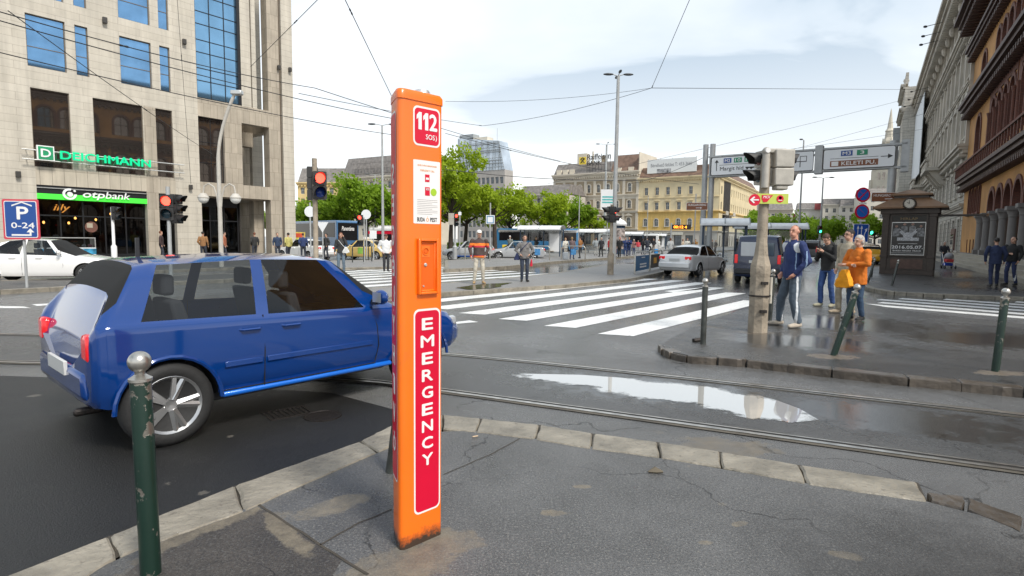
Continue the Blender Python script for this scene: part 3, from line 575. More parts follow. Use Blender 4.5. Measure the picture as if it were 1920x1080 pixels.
# cafe lettering in window + sticker
t = LB('cafe_sign', 'glowing orange cafe lettering hung inside the left shop window', 'sign'); b = MB(); put_text(b, 'illy', mat('neon_orange', (.8, .3, .05), .5, n=0, emit=(1, .4, .08), es=1.0), -1.65, 3.0, -.75, 3.55, 1.0, .02, .02, .3); b.out('lettering', t)
b = MB(); b.box(-1.9, 1.02, 2.85, -.55, 1.05, 3.65, mat('sign_board_brown', (.09, .045, .03), .6)); b.out('board', t)
t = LB('window_sticker', 'round brown sticker with pale centre on the cafe window', 'sticker'); b = MB(); b.lathe([(0, 0), (.36, 0), (.36, .01)], mat('sticker_brown', (.16, .07, .05), .5), 24, (.2, .42, 2.1), 'y'); b.out('disc', t); b = MB(); b.box(-.05, .40, 2.05, .28, .415, 2.35, mat('sticker_pale', (.4, .34, .26), .6)); b.out('motif', t)
# ---------------- buildings round the square ----------------
def frame(name, label, org, d, cat='building'):
    return thing(name, label, cat, (org[0], org[1], 0), math.atan2(d[1], d[0]))
def cornice(b, x0, x1, z, h, out, m, dent=0, y=0):
    b.box(x0-out*.2, y-out*.45, z, x1+out*.2, y+.02, z+h*.4, m); b.box(x0-out*.3, y-out*.8, z+h*.4, x1+out*.3, y+.02, z+h*.7, m); b.box(x0-out*.4, y-out, z+h*.7, x1+out*.4, y+.02, z+h, m)
    if dent:
        n = int((x1-x0)/dent)
        for k in range(n): b.box(x0+dent*(k+.3), y-out*.75, z-h*.35, x0+dent*(k+.7), y, z+h*.0-.001, m)
def corn(g, *a, **k):
    b = MB(); cornice(b, *a, **k); b.out('cornice', g, smooth=False)
def surround(b, x, z, w_, h, m, ped=0, arch=False, sill=True, ww=.16, y=0):
    d = .09
    if not arch: b.box(x-ww, y-d, z, x, y, z+h+ww, m); b.box(x+w_, y-d, z, x+w_+ww, y, z+h+ww, m); b.box(x, y-d, z+h, x+w_, y, z+h+ww, m)
    else:
        r = w_/2; cz = z+h-r; n = 10
        b.box(x-ww, y-d, z, x, y, cz, m); b.box(x+w_, y-d, z, x+w_+ww, y, cz, m)
        for k in range(n):
            a0, a1 = math.pi*k/n, math.pi*(k+1)/n; f = lambda a, q: (x+r+q*math.cos(a), cz+q*math.sin(a)); p = [f(a0, r), f(a1, r), f(a1, r+ww), f(a0, r+ww)]
            b.poly([(q[0], y-d, q[1]) for q in p], m); b.quad((p[3][0], y-d, p[3][1]), (p[2][0], y-d, p[2][1]), (p[2][0], y, p[2][1]), (p[3][0], y, p[3][1]), m); b.quad((p[1][0], y-d, p[1][1]), (p[0][0], y-d, p[0][1]), (p[0][0], y, p[0][1]), (p[1][0], y, p[1][1]), m)
    if sill: b.box(x-ww*1.4, y-d*2.2, z-.16, x+w_+ww*1.4, y, z-.001, m)
    if ped == 1: b.box(x-ww*1.6, y-.3, z+h+ww+.25, x+w_+ww*1.6, y, z+h+ww+.45, m)
    if ped == 2:
        zz = z+h+ww+.2; xa, xb = x-ww*2, x+w_+ww*2; b.box(xa, y-.32, zz, xb, y, zz+.14, m); b.prism([(xa, zz+.14), (xb, zz+.14), ((xa+xb)/2, zz+.14+(xb-xa)*.25)], y-.28, y, m, 'y')
wg = mat('old_window_glass', (.1, .115, .13), .08, .3, .5, .4); wfr = mat('white_window_frame', (.6, .58, .53), .5, n=.05); wfd = mat('brown_window_frame', (.1, .07, .05), .5, n=.1)
def plaster(name, c, n=.1): return mat(name, c, .8, n=n, s=.35, dirt=.12, bump=.15, bs=8)
slate = mat('roof_slate', (.2, .18, .165), .6, n=.3, s=1.2, bump=.4, bs=6); tileb = mat('roof_brown_tile', (.17, .105, .075), .7, n=.3, s=1, bump=.5, bs=7)
Vd = (.823, -.568)
def mansard(b, L, z, h, dep, m, inset=1.6, x0=0): b.add([(x0, 0, z), (x0+L, 0, z), (x0+L, dep, z), (x0, dep, z), (x0+.3, inset, z+h), (x0+L-.3, inset, z+h), (x0+L-.3, dep-inset, z+h), (x0+.3, dep-inset, z+h)], [[0, 1, 5, 4], [1, 2, 6, 5], [2, 3, 7, 6], [3, 0, 4, 7], [4, 5, 6, 7]], m)
def blockwalls(b, L, D, H, m, front=False):
    b.quad((0, D, 0), (0, 0, 0), (0, 0, H), (0, D, H), m); b.quad((L, 0, 0), (L, D, 0), (L, D, H), (L, 0, H), m); b.quad((L, D, 0), (0, D, 0), (0, D, H), (L, D, H), m); b.quad((0, 0, H), (L, 0, H), (L, D, H), (0, D, H), m)
def inside(b, L, D, H): b.box(.4, .6, .2, L-.4, D-.4, H-.2, dark_in)
# grey palace with the bank letters on its roof
ox, oy = 56.9-.823*53.1, 160+.568*53.1
g = frame('bank_palace', 'beige stone palace with arched windows, pilasters and dark mansard roof across the square', (ox, oy), Vd)
L0 = 29.6; cr = plaster('palace_cream', (.62, .56, .46)); tn = blocks('palace_tan_brick', (.4, .31, .2), (.36, .28, .18), (.42, .36, .27), .5, .18, .02, .8)
xs = [5.65, 9.75, 12.95, 16.25, 19.55, 22.55, 26.6]
ops = [(x-.55, 16.4, x+.55, 18.9, 1) for x in xs]+[(x-.6, 11.4, x+.6, 13.8, 1) for x in xs]+[(x-.65, 5.9, x+.65, 8.6, 1) for x in xs]+[(x-1.1, .3, x+1.1, 4.2) for x in xs]
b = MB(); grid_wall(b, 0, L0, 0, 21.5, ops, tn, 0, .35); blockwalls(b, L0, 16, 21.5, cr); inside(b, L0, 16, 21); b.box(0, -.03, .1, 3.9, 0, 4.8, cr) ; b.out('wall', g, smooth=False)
b = MB()
for z, h, o, dn_ in ((21.3, 1.2, 1.0, .8), (14.9, .7, .45, 0), (9.9, .7, .45, 0), (4.7, .5, .4, 0)): corn(g, 0, L0, z, h, o, cr, dn_)
b.box(0, -.06, 20.0, L0, 0, 21.3, cr); b.box(0, -.05, 14.2, L0, 0, 14.9, cr)
px_ = [0, 3.6, 7.7, 11.3, 14.6, 17.9, 21.05, 24.4, 28.8]
b.out('frieze', g, smooth=False)
for x in px_: b = MB(); b.box(x, -.16, 4.7, x+.85, 0, 20.0, cr); b.out('pilaster', g, smooth=False)
for x in xs:
    for z, w_, h in ((16.4, 1.1, 2.5), (11.4, 1.2, 2.4), (5.9, 1.3, 2.7)):
        o = win('window', g, x-w_/2, z, w_, h, .3, wfr, wg, (2,), (.6,), .09)
        b = MB(); surround(b, x-w_/2, z, w_, h, cr, 2 if z == 5.9 else 0, True, True, .3); b.out('window_surround', g, smooth=False)
    win('shop_window', g, x-1.1, .3, 2.2, 3.9, .3, wfd, wg, (2,), (.75,), .1)
b = MB(); mansard(b, L0, 22.5, 3.6, 16, slate, 2.2); b.out('roof', g, smooth=False)
b = MB(); mansard(b, 9, 22.5, 5.3, 12, tileb, 3, 20.2); b.out('roof', g, smooth=False)
b = MB()
for x in (1.0, 3.4, 5.8, 22, 26): b.box(x, .1, 22.5, x+1.7, .9, 23.7+.4*(x < 6), cr)
b.box(7, 3, 25, 10.4, 5, 29.3, cr); b.box(14.6, 5, 25, 16, 6, 28.4, tn); b.box(3.2, 4, 24, 3.9, 4.6, 26.6, tn); b.box(11.8, 4, 26, 12.2, 4.4, 29.9, cr); b.box(L0-.25, 0, 21, L0, 14, 27.9, cr); b.out('parapet', g, smooth=False)
s = thing('roof_sign', 'dark bank letters with a yellow crossed gable square standing on the palace roof', 'sign', (ox, oy, 0), g.rotation_euler[2])
b = MB(); yel = mat('bank_yellow', (.85, .62, .06), .5, n=0); b.box(9.4, -.15, 25.4, 11.8, .05, 27.7, yel); b.out('logo_square', s)
b = MB()
for a, c in (((9.9, 25.8), (11.2, 27.2)), ((11.3, 25.8), (10.0, 27.2)), ((9.8, 27.0), (10.6, 27.5)), ((11.4, 27.0), (10.6, 27.5))): b.tube([(a[0], -.2, a[1]), (c[0], -.2, c[1])], .13, blkf, 4)
b.out('logo_cross', s)
b = MB(); ltd = mat('roof_letter_dark', (.05, .045, .04), .6); put_text(b, 'Raiffeisen', ltd, 12.2, 26.7, 20.2, 28.4, 0, .2, .02); put_text(b, 'BANK', ltd, 12.2, 25.0, 17, 26.3, 0, .2, .02); b.out('lettering', s, smooth=False)
b = MB()
for x in range(12, 21): b.tube([(x, .2, 22.5), (x, .2, 28)], .05, blkf, 4)
for z in (25, 26.6): b.tube([(9.4, .2, z), (20.2, .2, z)], .05, blkf, 4)
b.out('scaffold', s)
# yellow corner building
ox2, oy2 = 56.9-.823*23.5, 160+.568*23.5
g = frame('corner_building', 'yellow corner building with pale upper storeys and a billboard on its brown roof', (ox2, oy2), Vd)
L1 = 23.5; yc = plaster('plaster_pale_yellow', (.72, .6, .38)); ys = blocks('plaster_yellow_rusticated', (.72, .49, .16), (.7, .47, .15), (.5, .33, .1), 9, .42, .03, .8, .08)
gr = plaster('shop_stone', (.5, .46, .4)); xs = [2.4, 5.7, 8.95, 12.3, 15.6, 19.6]
ops = [(x-.55, 15.0, x+.55, 17.2) for x in xs]+[(x-.55, 10.7, x+.55, 12.8) for x in xs]+[(x-.6, 5.9, x+.6, 8.1, 1) for x in xs]
b = MB(); grid_wall(b, 0, L1, 9.9, 20, ops, yc, 0, .3); grid_wall(b, 0, L1, 4.6, 9.9, ops, ys, 0, .3); go = [(x-1.1, .2, x+1.1, 3.3) for x in xs]; grid_wall(b, 0, L1, 0, 4.6, go, gr, 0, .4)
b.quad((0, 14, 0), (0, 0, 0), (0, 0, 20), (0, 14, 20), yc); inside(b, L1, 14, 19); b.out('wall', g, smooth=False)
corn(g, 0, L1, 19.2, .9, .8, yc, .7); corn(g, 0, L1, 9.7, .5, .35, ys); corn(g, 0, L1, 4.2, .45, .35, gr); corn(g, 0, L1, 13.9, .3, .2, yc)
for x in xs:
    for z, w_, h, a in ((15.0, 1.1, 2.2, 0), (10.7, 1.1, 2.1, 0), (5.9, 1.2, 2.2, 1)):
        win('window', g, x-w_/2, z, w_, h, .26, wfr, wg, (2,), (.6,), .08); b = MB(); surround(b, x-w_/2, z, w_, h, yc if z > 9 else wfr, 1 if z == 10.7 else 0, bool(a), True, .16); b.out('window_surround', g, smooth=False)
    win('shop_window', g, x-1.1, .2, 2.2, 3.1, .3, blkf, wg, (2,), (.75,), .1)
b = MB(); mansard(b, L1, 20.1, 3.2, 14, tileb, 2); b.out('roof', g, smooth=False)
# its side wall running down the boulevard
R2 = (.527, .85); Ls = 62
ds = frame('boulevard_terrace', 'long pale yellow terrace receding along the boulevard beside the corner building', (56.9+.5, 160+1.0), R2)
ops = []; xs2 = [2.5+3.4*k for k in range(17)]
for z, h in ((15.0, 2.2), (10.7, 2.1), (5.9, 2.2), (.3, 3.0)): ops += [(x-.6, z, x+.6, z+h) for x in xs2]
b = MB(); grid_wall(b, 0, Ls, 4.6, 20, [o for o in ops if o[1] > 4], yc, 0, .3); grid_wall(b, 0, Ls, 0, 4.6, [o for o in ops if o[1] < 4], gr, 0, .3); b.box(.0, .6, 0, Ls, 13, 19.8, dark_in); b.quad((0, 0, 0), (0, 13, 0), (0, 13, 20), (0, 0, 20), yc); b.out('wall', ds, smooth=False)
corn(ds, 0, Ls, 19.2, .9, .8, yc, 1.0); corn(ds, 0, Ls, 9.7, .5, .35, ys); corn(ds, 0, Ls, 4.2, .4, .3, gr)
for z, h in ((15.0, 2.2), (10.7, 2.1), (5.9, 2.2)):
    for x in xs2: win('window', ds, x-.6, z, 1.2, h, .26, wfr, wg, (2,), (.6,), .08)
for x in (4, 14): b = MB(); b.box(x, -1.1, 9.2, x+3.5, 0, 9.4, gr); b.box(x, -1.1, 9.4, x+3.5, -1.0, 10.3, gr); b.out('balcony', ds, smooth=False)
b = MB(); mansard(b, Ls, 20.1, 3, 13, tileb, 2); b.out('roof', ds, smooth=False)
s = thing('billboard', 'white rental billboard with grey lettering standing on the brown roof of the yellow building', 'billboard', (ox2, oy2, 0), math.atan2(Vd[1], Vd[0]))
b = MB(); bbw = mat('billboard_white', (.72, .73, .72), .6, n=.04); b.box(2.2, .6, 21.4, 16.8, .8, 25.4, bbw); b.out('board', s)
b = MB(); put_text(b, 'Bérelhető felület T: 453-3641', mat('billboard_grey', (.25, .25, .26), .6), 3.3, 23.2, 15.4, 24.3, .6, .02, .01); b.box(5.2, .57, 21.4, 9.4, .6, 22.6, mat('billboard_picture', (.3, .3, .31), .6, n=.8, s=1.5)); b.out('lettering', s, smooth=False)
b = MB()
for x in (2.3, 6, 9.6, 13.2, 16.6): b.tube([(x, 1, 20), (x, 1, 25.6)], .08, blkf, 5); b.tube([(x, 2.6, 20), (x, 1, 25)], .06, blkf, 5)
b.out('scaffold', s)
s = thing('shop_fascia', 'pale bank fascia with dark letters above the shops of the yellow corner building', 'sign', (ox2, oy2, 0), math.atan2(Vd[1], Vd[0]))
b = MB(); b.box(-6, -.36, 3.4, 14, -.3, 4.2, mat('fascia_pale', (.6, .58, .5), .6)); b.out('board', s)
b = MB(); put_text(b, 'Raiffeisen BANK', ltd, 3.6, 3.55, 10.5, 4.1, -.36, .03, .02); put_text(b, 'BANK', ltd, -3.6, 3.6, -.6, 4.1, -.36, .03, .02); b.box(1.6, -.4, 3.5, 2.3, -.36, 4.1, yel); b.out('lettering', s, smooth=False)
# generic houses
def house(name, label, org, d, L, D, Hh, rows, nx_, m, roof='mansard', rh=3, rm=None, wsz=(1.1, 2.0), arch=False, cor=True, wm=None):
    g = frame(name, label, org, d); st_ = L/nx_; xs_ = [st_*(k+.5) for k in range(nx_)]; w_, h = wsz
    b = MB(); grid_wall(b, 0, L, 0, Hh, [(x-w_/2, z, x+w_/2, z+h, arch) for x in xs_ for z in rows], m, 0, .3); blockwalls(b, L, D, Hh, m); inside(b, L, D, Hh); b.out('wall', g, smooth=False)
    for z in rows:
        for x in xs_: win('window', g, x-w_/2, z, w_, h, .26, wm or wfr, wg, (2,), (.62,), .08)
    if cor: corn(g, 0, L, Hh-.5, .8, .7, m, .9); corn(g, 0, L, rows[0]+wsz[1]+1.0, .4, .3, m)
    if rh: b = MB(); mansard(b, L, Hh+.3, rh, D, rm or slate, min(2.2, D/3)); b.out('roof', g, smooth=False)
    return g
# left background row behind the trees
dl = (.86, -.51)
house('yellow_house', 'yellow house with a grey roof behind the trees right of the limestone columns', (-58, 156), (.99, -.1), 13.5, 12, 15.8, (2, 6.2, 10.1, 13.0), 5, plaster('plaster_ochre_yellow', (.72, .54, .25)), rh=4, wsz=(1.1, 1.7))
g = house('beige_house', 'beige house with a tall dark attic roof above the green trees left of the pillar', (-44.4, 150), (.86, -.51), 24, 14, 16.4, (2, 6.2, 10.6, 13.6), 8, plaster('plaster_beige', (.6, .54, .43)), rh=5.2, wsz=(1.1, 1.8))
s = thing('roof_lettering_frame', 'open lattice of old sign frames on the tall dark roof of the beige house', 'roof sign', (-44.4, 150, 0), math.atan2(-.51, .86)); b = MB()
for k in range(15): b.tube([(4+k*1.1, .2, 17), (4+k*1.1, .4, 20.4)], .06, slate, 4)
for z in (17.6, 18.8, 20.2): b.tube([(4, .3, z), (19.4, .3, z)], .06, slate, 4)
b.out('lattice', s)
# modern glass block
g = frame('glass_office', 'modern office block with blue glass skin and slanted corner rising behind the trees', (-19.5, 203), (.83, -.56))
gl_b = mat('office_glass', (.5, .56, .62), .12, .45, .25, .25); mull = mat('office_mullion', (.3, .32, .33), .5); b = MB(); Lg = 20
b.add([(0, 0, 24.5), (Lg, 0, 24.5), (Lg-2.4, 0, 34), (0, 0, 36.2), (0, 5, 24.5), (Lg, 5, 24.5), (Lg-2.4, 5, 34), (0, 5, 36.2)], [[0, 1, 2, 3], [1, 5, 6, 2], [3, 2, 6, 7], [4, 0, 3, 7], [5, 4, 7, 6]], gl_b); b.out('glass_skin', g, smooth=False)
b = MB()
for k in range(17):
    x = k*Lg/16; xt = min(x, Lg-2.4+(x-Lg)*0) if x > Lg-2.4 else x; b.tube([(x, -.12, 24.5), (x-(.4 if k % 2 else -.4) if x < Lg-2.4 else Lg-2.4+.0, -.12, 35.9-x*.12)], .07, mull, 4)
for z in (26.6, 27.6, 30.4, 31, 33.2): b.box(-.1, -.3, z, Lg-(z-24.5)*.25, 0, z+.22, mull)
for z in (25.5, 28.5, 32, 33.8):
    b.tube([(0, -.15, z), (Lg-(z-24.5)*.25, -.15, z)], .06, mull, 4)
b.box(0, 1, 36, 6, 4.5, 37.4, mull); b.box(6, 1, 34.6, 12, 4.5, 36, cr); b.tube([(14, 4, 34), (14, 4, 39)], .08, mull, 4); b.out('mullions', g, smooth=False)
b = MB(); stn = plaster('office_lower_grey', (.42, .39, .36)); grid_wall(b, 0, Lg, 0, 24.5, [(1+k*1.9, z, 2.3+k*1.9, z+2.2) for k in range(10) for z in (2, 5.6, 9.2, 12.8, 16.4, 20)], stn, .1, .3); b.box(.2, .6, 0, Lg-.2, 4.8, 24.3, dark_in); b.quad((Lg, .1, 0), (Lg, 5, 0), (Lg, 5, 24.5), (Lg, .1, 24.5), stn); b.quad((0, 5, 0), (0, .1, 0), (0, .1, 24.5), (0, 5, 24.5), stn); b.out('wall', g, smooth=False)
for k in range(10):
    for z in (2, 5.6, 9.2, 12.8, 16.4, 20): win('window', g, 1+k*1.9, z, 1.3, 2.2, .35, mull, wg, (2,), (), .06)
house('grey_house', 'greyish house between the glass office and the palace, half hidden by trees', (2, 182), (.83, -.56), 17, 12, 15, (2, 5.6, 9.2, 12.2), 6, plaster('plaster_grey_beige', (.5, .46, .4)), rh=3)
# far end of the boulevard
for k, (px, Y, L, Hh, n_, col, rm, nm, lab) in enumerate([
    (1411, 262, 16, 18.5, 5, (.5, .45, .38), slate, 'far_house', 'greyish house just beyond the yellow terrace with a flat top'),
    (1446, 300, 22, 15.5, 7, (.55, .5, .42), tileb, 'far_house', 'low pale house with a sloping brown roof far down the boulevard'),
    (1492, 285, 24, 20.5, 8, (.52, .5, .46), slate, 'far_house', 'grey house with a red sign on its roof in the far row'),
    (1540, 275, 16, 22, 5, (.6, .56, .48), slate, 'far_house', 'taller cream house in the middle of the far row'),
    (1572, 268, 18, 21, 6, (.63, .6, .54), slate, 'far_house', 'pale wide house of the far row left of the traffic signs'),
    (1606, 255, 14, 25, 4, (.58, .54, .46), slate, 'far_house', 'cream far house directly behind the blue round traffic signs')]):
    p = at(px, 450, Y); house(nm, lab, (p.x, p.y), (.93, -.37), L, 12, Hh-2.5, tuple(1.5+3.6*j for j in range(int((Hh-3)/3.6))), n_, plaster('plaster_far_%d' % k, col), rh=2.8, rm=rm, wsz=(1.3, 2.0))['group'] = 'far row of houses'
# ---- right side: arcaded brick and ochre house ----
RD = (-.527, -.85); RO_ = (28.0, 30.6); RA = math.atan2(RD[1], RD[0])
g = frame('arcaded_house', 'ochre house with red brown brick arches and stone columns at the right edge', RO_, RD)
och = plaster('plaster_ochre', (.43, .215, .065), .3); rbk = blocks('red_brown_brick', (.2, .065, .04), (.15, .05, .034), (.06, .04, .03), .26, .085, .012, .75); dst = plaster('dark_stone', (.19, .175, .165)); dbr = mat('dark_eaves_wood', (.07, .035, .025), .6, n=.3)
X0, X1 = -31, 24
ar1 = [(-16.6+3.05*k, .95, -14.2+3.05*k, 5.75, 1) for k in range(13)]
sm = [(-27.4+1.9*k, 4.4, -26.5+1.9*k, 6.6, 1) for k in range(4)]; grl = [(-27+1.9*k, .9, -26.4+1.9*k, 2.1) for k in range(4)]
s2 = []
for x in (-26.2, ): s2.append((x, 9.0, x+2.6, 13.0, 1))
for gx in (-18.6, -7.8, 3, 13.8): s2 += [(gx+2.35*k, 9.0, gx+1.75+2.35*k, 13.0, 1) for k in range(4)]
s3 = [(-25.4, 15.6, -23.2, 18.3, 1)]+[(gx+2.35*k, 15.6, gx+1.75+2.35*k, 18.3, 1) for gx in (-18.6, -7.8, 3, 13.8) for k in range(4)]
b = MB(); grid_wall(b, X0, X1, .9, 7.4, ar1+sm+grl, och, 0, .5, rbk); grid_wall(b, X0, X1, 7.4, 14.2, s2, och, 0, .5, rbk); grid_wall(b, X0, X1, 14.2, 22, s3, och, 0, .5, rbk)
b.quad((X0, 16, 0), (X0, 0, 0), (X0, 0, 22), (X0, 16, 22), och); b.quad((X1, 0, 0), (X1, 16, 0), (X1, 16, 22), (X1, 0, 22), och); b.box(X0+.3, 2.6, 0, X1-.3, 15, 21.5, dark_in); b.quad((X0, 0, 22), (X1, 0, 22), (X1, 16, 22), (X0, 16, 22), dst); b.out('wall', g, smooth=False)
b = MB(); b.box(X0, -.12, .1, X1, 0, .9, dst)
for k in range(13):
    for j, e in enumerate((.0,)): surround(b, ar1[k][0], 3.4, 2.4, 2.35, rbk, 0, True, False, .3)
for o in s2+s3: surround(b, o[0], o[1], o[2]-o[0], o[3]-o[1], rbk, 0, True, False, .28)
for gx in (-18.6, -7.8, 3, 13.8):
    b.box(gx-1.1, -.05, 8.2, gx-.3, 0, 14.0, rbk); b.box(gx+9.3, -.05, 8.2, gx+9.0, 0, 14.0, rbk); b.box(gx-.35, -.06, 13.25, gx+9.15, 0, 14.0, rbk)
for o in sm: surround(b, o[0], o[1], .9, 2.2, rbk, 0, True, True, .12)
b.out('brick_trim', g, smooth=False)
corn(g, X0, X1, 7.0, .9, .9, dbr, .55); corn(g, X0, X1, 14.0, 1.0, 1.0, dbr, .7); corn(g, X0, X1, 19.4, .9, .8, dbr, .7); corn(g, X0, X1, 22, 1.2, 1.8, dbr, .8)
b = MB()
for k in range(58): b.box(X0+.4+k*.93, -.9, 7.95, X0+.55+k*.93, -.8, 8.75, rbk)
b.box(X0, -.95, 8.75, X1, -.75, 8.9, rbk); b.out('balustrade', g, smooth=False)
for k in range(14):
    x = -16.9+3.05*k; b = MB(); b.box(x-.34, -.75, .9, x+.34, -.05, 1.25, dst); b.lathe([(.3, 1.25), (.27, 1.4), (.25, 1.5), (.225, 3.3)], dst, 16, (x, -.4, 0)); b.lathe([(.23, 3.3), (.26, 3.36), (.24, 3.45), (.36, 3.75)], dst, 16, (x, -.4, 0)); b.box(x-.38, -.78, 3.75, x+.38, -.0, 3.98, dst); b.out('column', g)
for o in s2+s3:
    win('window', g, o[0], o[1], o[2]-o[0], o[3]-o[1], .42, wfd, darkg, (2,), (.55,), .1)
for o in sm+grl: win('window', g, o[0], o[1], o[2]-o[0], o[3]-o[1], .3, wfd, darkg, (2,), (), .06)
for o in ar1: win('shop_window', g, o[0], o[1], o[2]-o[0], o[3]-o[1], .48, blkf, darkg, (2,), (.5,), .08)
b = MB()
for gx in (-18.6, -7.8, 3, 13.8):
    for k in range(5): b = MB(); b.lathe([(.16, 9.0), (.12, 9.2), (.11, 11.7), (.2, 12.1)], rbk, 10, (gx-.3+2.35*k, -.12, 0)); b.out('colonnette', g)
steps = plaster('step_stone', (.3, .27, .22)); b = MB()
for k in range(4): b.box(-26+k*.1, -2.3+.38*k, .1+.2*k, 24, -.8, .3+.2*k, steps)
b.out('steps', g, smooth=False)
# baroque palace
g = frame('ornate_palace', 'grey ornate stone palace with heavy eaves between the ochre house and the white banner', (RO_[0]+.527*31.2, RO_[1]+.85*31.2), (RD[0], RD[1]))
bst = plaster('ornate_stone', (.46, .42, .36), .2); bru = blocks('rusticated_stone', (.46, .43, .37), (.41, .38, .33), (.13, .12, .1), 1.1, .5, .035, .75, .15, .6); Lb = 72
NX = 17; stp = Lb/NX; xs = [-(k+.5)*stp for k in range(NX)]
rows = [(1.0, 1.7, 3.2, 0), (6.6, 1.5, 2.7, 1), (12.4, 1.6, 3.4, 1), (18.4, 1.5, 3.0, 1), (24.2, 1.4, 2.2, 0)]
dr = (-3.9, .1, -2.1, 3.0)
b = MB(); grid_wall(b, -Lb, 0, 0, 11, [(x-w_/2, z, x+w_/2, z+h) for x in xs for z, w_, h, a in rows if z < 11], bru, 0, .4); grid_wall(b, -Lb, 0, 11, 28, [(x-w_/2, z, x+w_/2, z+h, a) for x in xs for z, w_, h, a in rows if z > 11], bst, 0, .4)
b.quad((0, 0, 0), (0, 16, 0), (0, 16, 30), (0, 0, 30), bst); b.quad((-Lb, 16, 0), (-Lb, 0, 0), (-Lb, 0, 30), (-Lb, 16, 30), bst); b.box(-Lb+.4, .8, 0, -.4, 15, 29, dark_in); b.out('wall', g, smooth=False)
corn(g, -Lb, 0, 10.6, .9, .9, bst, .6); corn(g, -Lb, 0, 17.0, .5, .45, bst); corn(g, -Lb, 0, 22.6, .9, .9, bst, .6); corn(g, -Lb, 0, 28.3, 1.9, 2.0, bst, .75); corn(g, -Lb, 0, 5.2, .5, .4, bst)
b = MB()
for k in range(NX+1):
    x = -k*stp; 
    b = MB()
    for z0, z1 in ((11.5, 17), (17.5, 22.6), (23.5, 28.3)): b.box(x-.35, -.28, z0, x+.35, 0, z1, bst); b.box(x-.45, -.36, z1-.5, x+.45, 0, z1-.05, bst)
    b.box(x-.3, -.25, 11.5, x+.3, 0, 28.3, bst); b.sph((x, -.5, 27.3), (.4, .4, .7), bst, 8, 6); b.out('pilaster', g, smooth=False)
for x in xs:
    for z, w_, h, a in rows: win('window', g, x-w_/2, z, w_, h, .36, wfr, wg, (2,), (.66,), .1)
    for z, w_, h, a in rows:
        b = MB(); surround(b, x-w_/2, z, w_, h, bst, 2 if z in (12.4, 6.6) else 1 if z == 18.4 else 0, False, True, .24); b.out('window_surround', g, smooth=False)
for x in (-22, -48): b = MB(); b.box(x-4, -2.2, 10.9, x+4, 0, 11.3, bst); [b.lathe([(.12, 11.3), (.2, 11.6), (.1, 12.1)], bst, 8, (x-3.8+.5*k, -2, 0)) for k in range(16)]; b.box(x-4, -2.3, 12.1, x+4, -1.8, 12.35, bst); [b.prism([(-1.8, 10.9), (0, 10.9), (0, 9.0), (-.5, 9.2)], x+q-.3, x+q+.3, bst, 'x') for q in (-3.2, 0, 3.2)]; b.out('balcony', g, smooth=False)
b = MB(); mansard(b, Lb, 30.2, 4, 16, tileb, 2.5, -Lb); b.out('roof', g, smooth=False)
b = MB(); dk = mat('door_brown', (.1, .04, .03), .5); b.box(-7.6, -.12, .1, -4.2, -.0, 3.3, dk); b.box(-7.2, -.15, .15, -4.6, -.12, 2.7, darkg); b.out('shop_door', g, smooth=False)
s = thing('facade_banner', 'huge white blank banner hanging on the far end of the ornate palace', 'banner', g.location, RA)
b = MB(); q = mat('banner_white', (.66, .69, .72), .6, n=.05, s=.3); b.box(-Lb-.2, -1.1, 13.8, -50, -1.0, 27.5, q); b.out('sheet', s)
b = MB(); [b.tube([(x, -1.05, 13.6), (x, -1.05, 27.8)], .06, mull, 5) for x in (-Lb, -61, -50)]; b.tube([(-Lb, -1.05, 27.6), (-50, -1.05, 27.6)], .06, mull, 5); b.out('frame', s)
# white corner house with urn
ow = (RO_[0]+.527*(31.4+Lb), RO_[1]+.85*(31.4+Lb))
g = frame('urn_house', 'pale corner house with an urn on its parapet rising behind the white banner', (ow[0]-3.2*.85+.0, ow[1]+3.2*.527), RD)
pw = blocks('pale_rusticated', (.52, .49, .43), (.5, .46, .4), (.28, .26, .22), 2, .55, .03, .75); Lw = 16; xs = [-2.2-3.9*k for k in range(4)]
ops = [(x-.7, z, x+.7, z+2.4) for x in xs for z in (1.5, 6, 10.8, 15.6, 20.4, 25.2, 29.6)]
b = MB(); grid_wall(b, -Lw, 0, 0, 33.5, ops, pw, 0, .4); b.quad((0, 0, 0), (0, 12, 0), (0, 12, 33.5), (0, 0, 33.5), pw); b.quad((-Lw, 12, 0), (-Lw, 0, 0), (-Lw, 0, 33.5), (-Lw, 12, 33.5), pw); b.quad((-Lw, 0, 33.5), (0, 0, 33.5), (0, 12, 33.5), (-Lw, 12, 33.5), pw); b.box(-Lw+.3, .8, 0, -.3, 11.6, 33, dark_in); b.out('wall', g, smooth=False)
for o in ops: win('window', g, o[0], o[1], 1.4, 2.4, .35, wfr, wg, (2,), (.6,), .09)
corn(g, -Lw, 0, 28.6, .8, .8, pw, .6); corn(g, -Lw, 0, 33.2, .9, .8, pw, .6); b = MB(); b.box(-Lw, 0, 34.1, 0, .5, 36.4, pw); b.box(-Lw, 0, 34.1, -Lw+1.2, 1.2, 37, pw); b.out('parapet', g, smooth=False)
b = MB(); b.lathe([(.5, 37), (.2, 37.3), (.25, 37.5), (.6, 38.2), (.5, 38.6), (.2, 38.8), (.05, 39.2)], pw, 12, (-Lw+.6, .6, 0)); b.out('urn', g)
b = MB(); [b.box(-Lw+1+k*3, -1.3, z, -Lw+3+k*3, 0, z+1.6, mull) for k, z in ((0, 26), (0, 21), (1, 24))]; b.out('balcony', g, smooth=False)
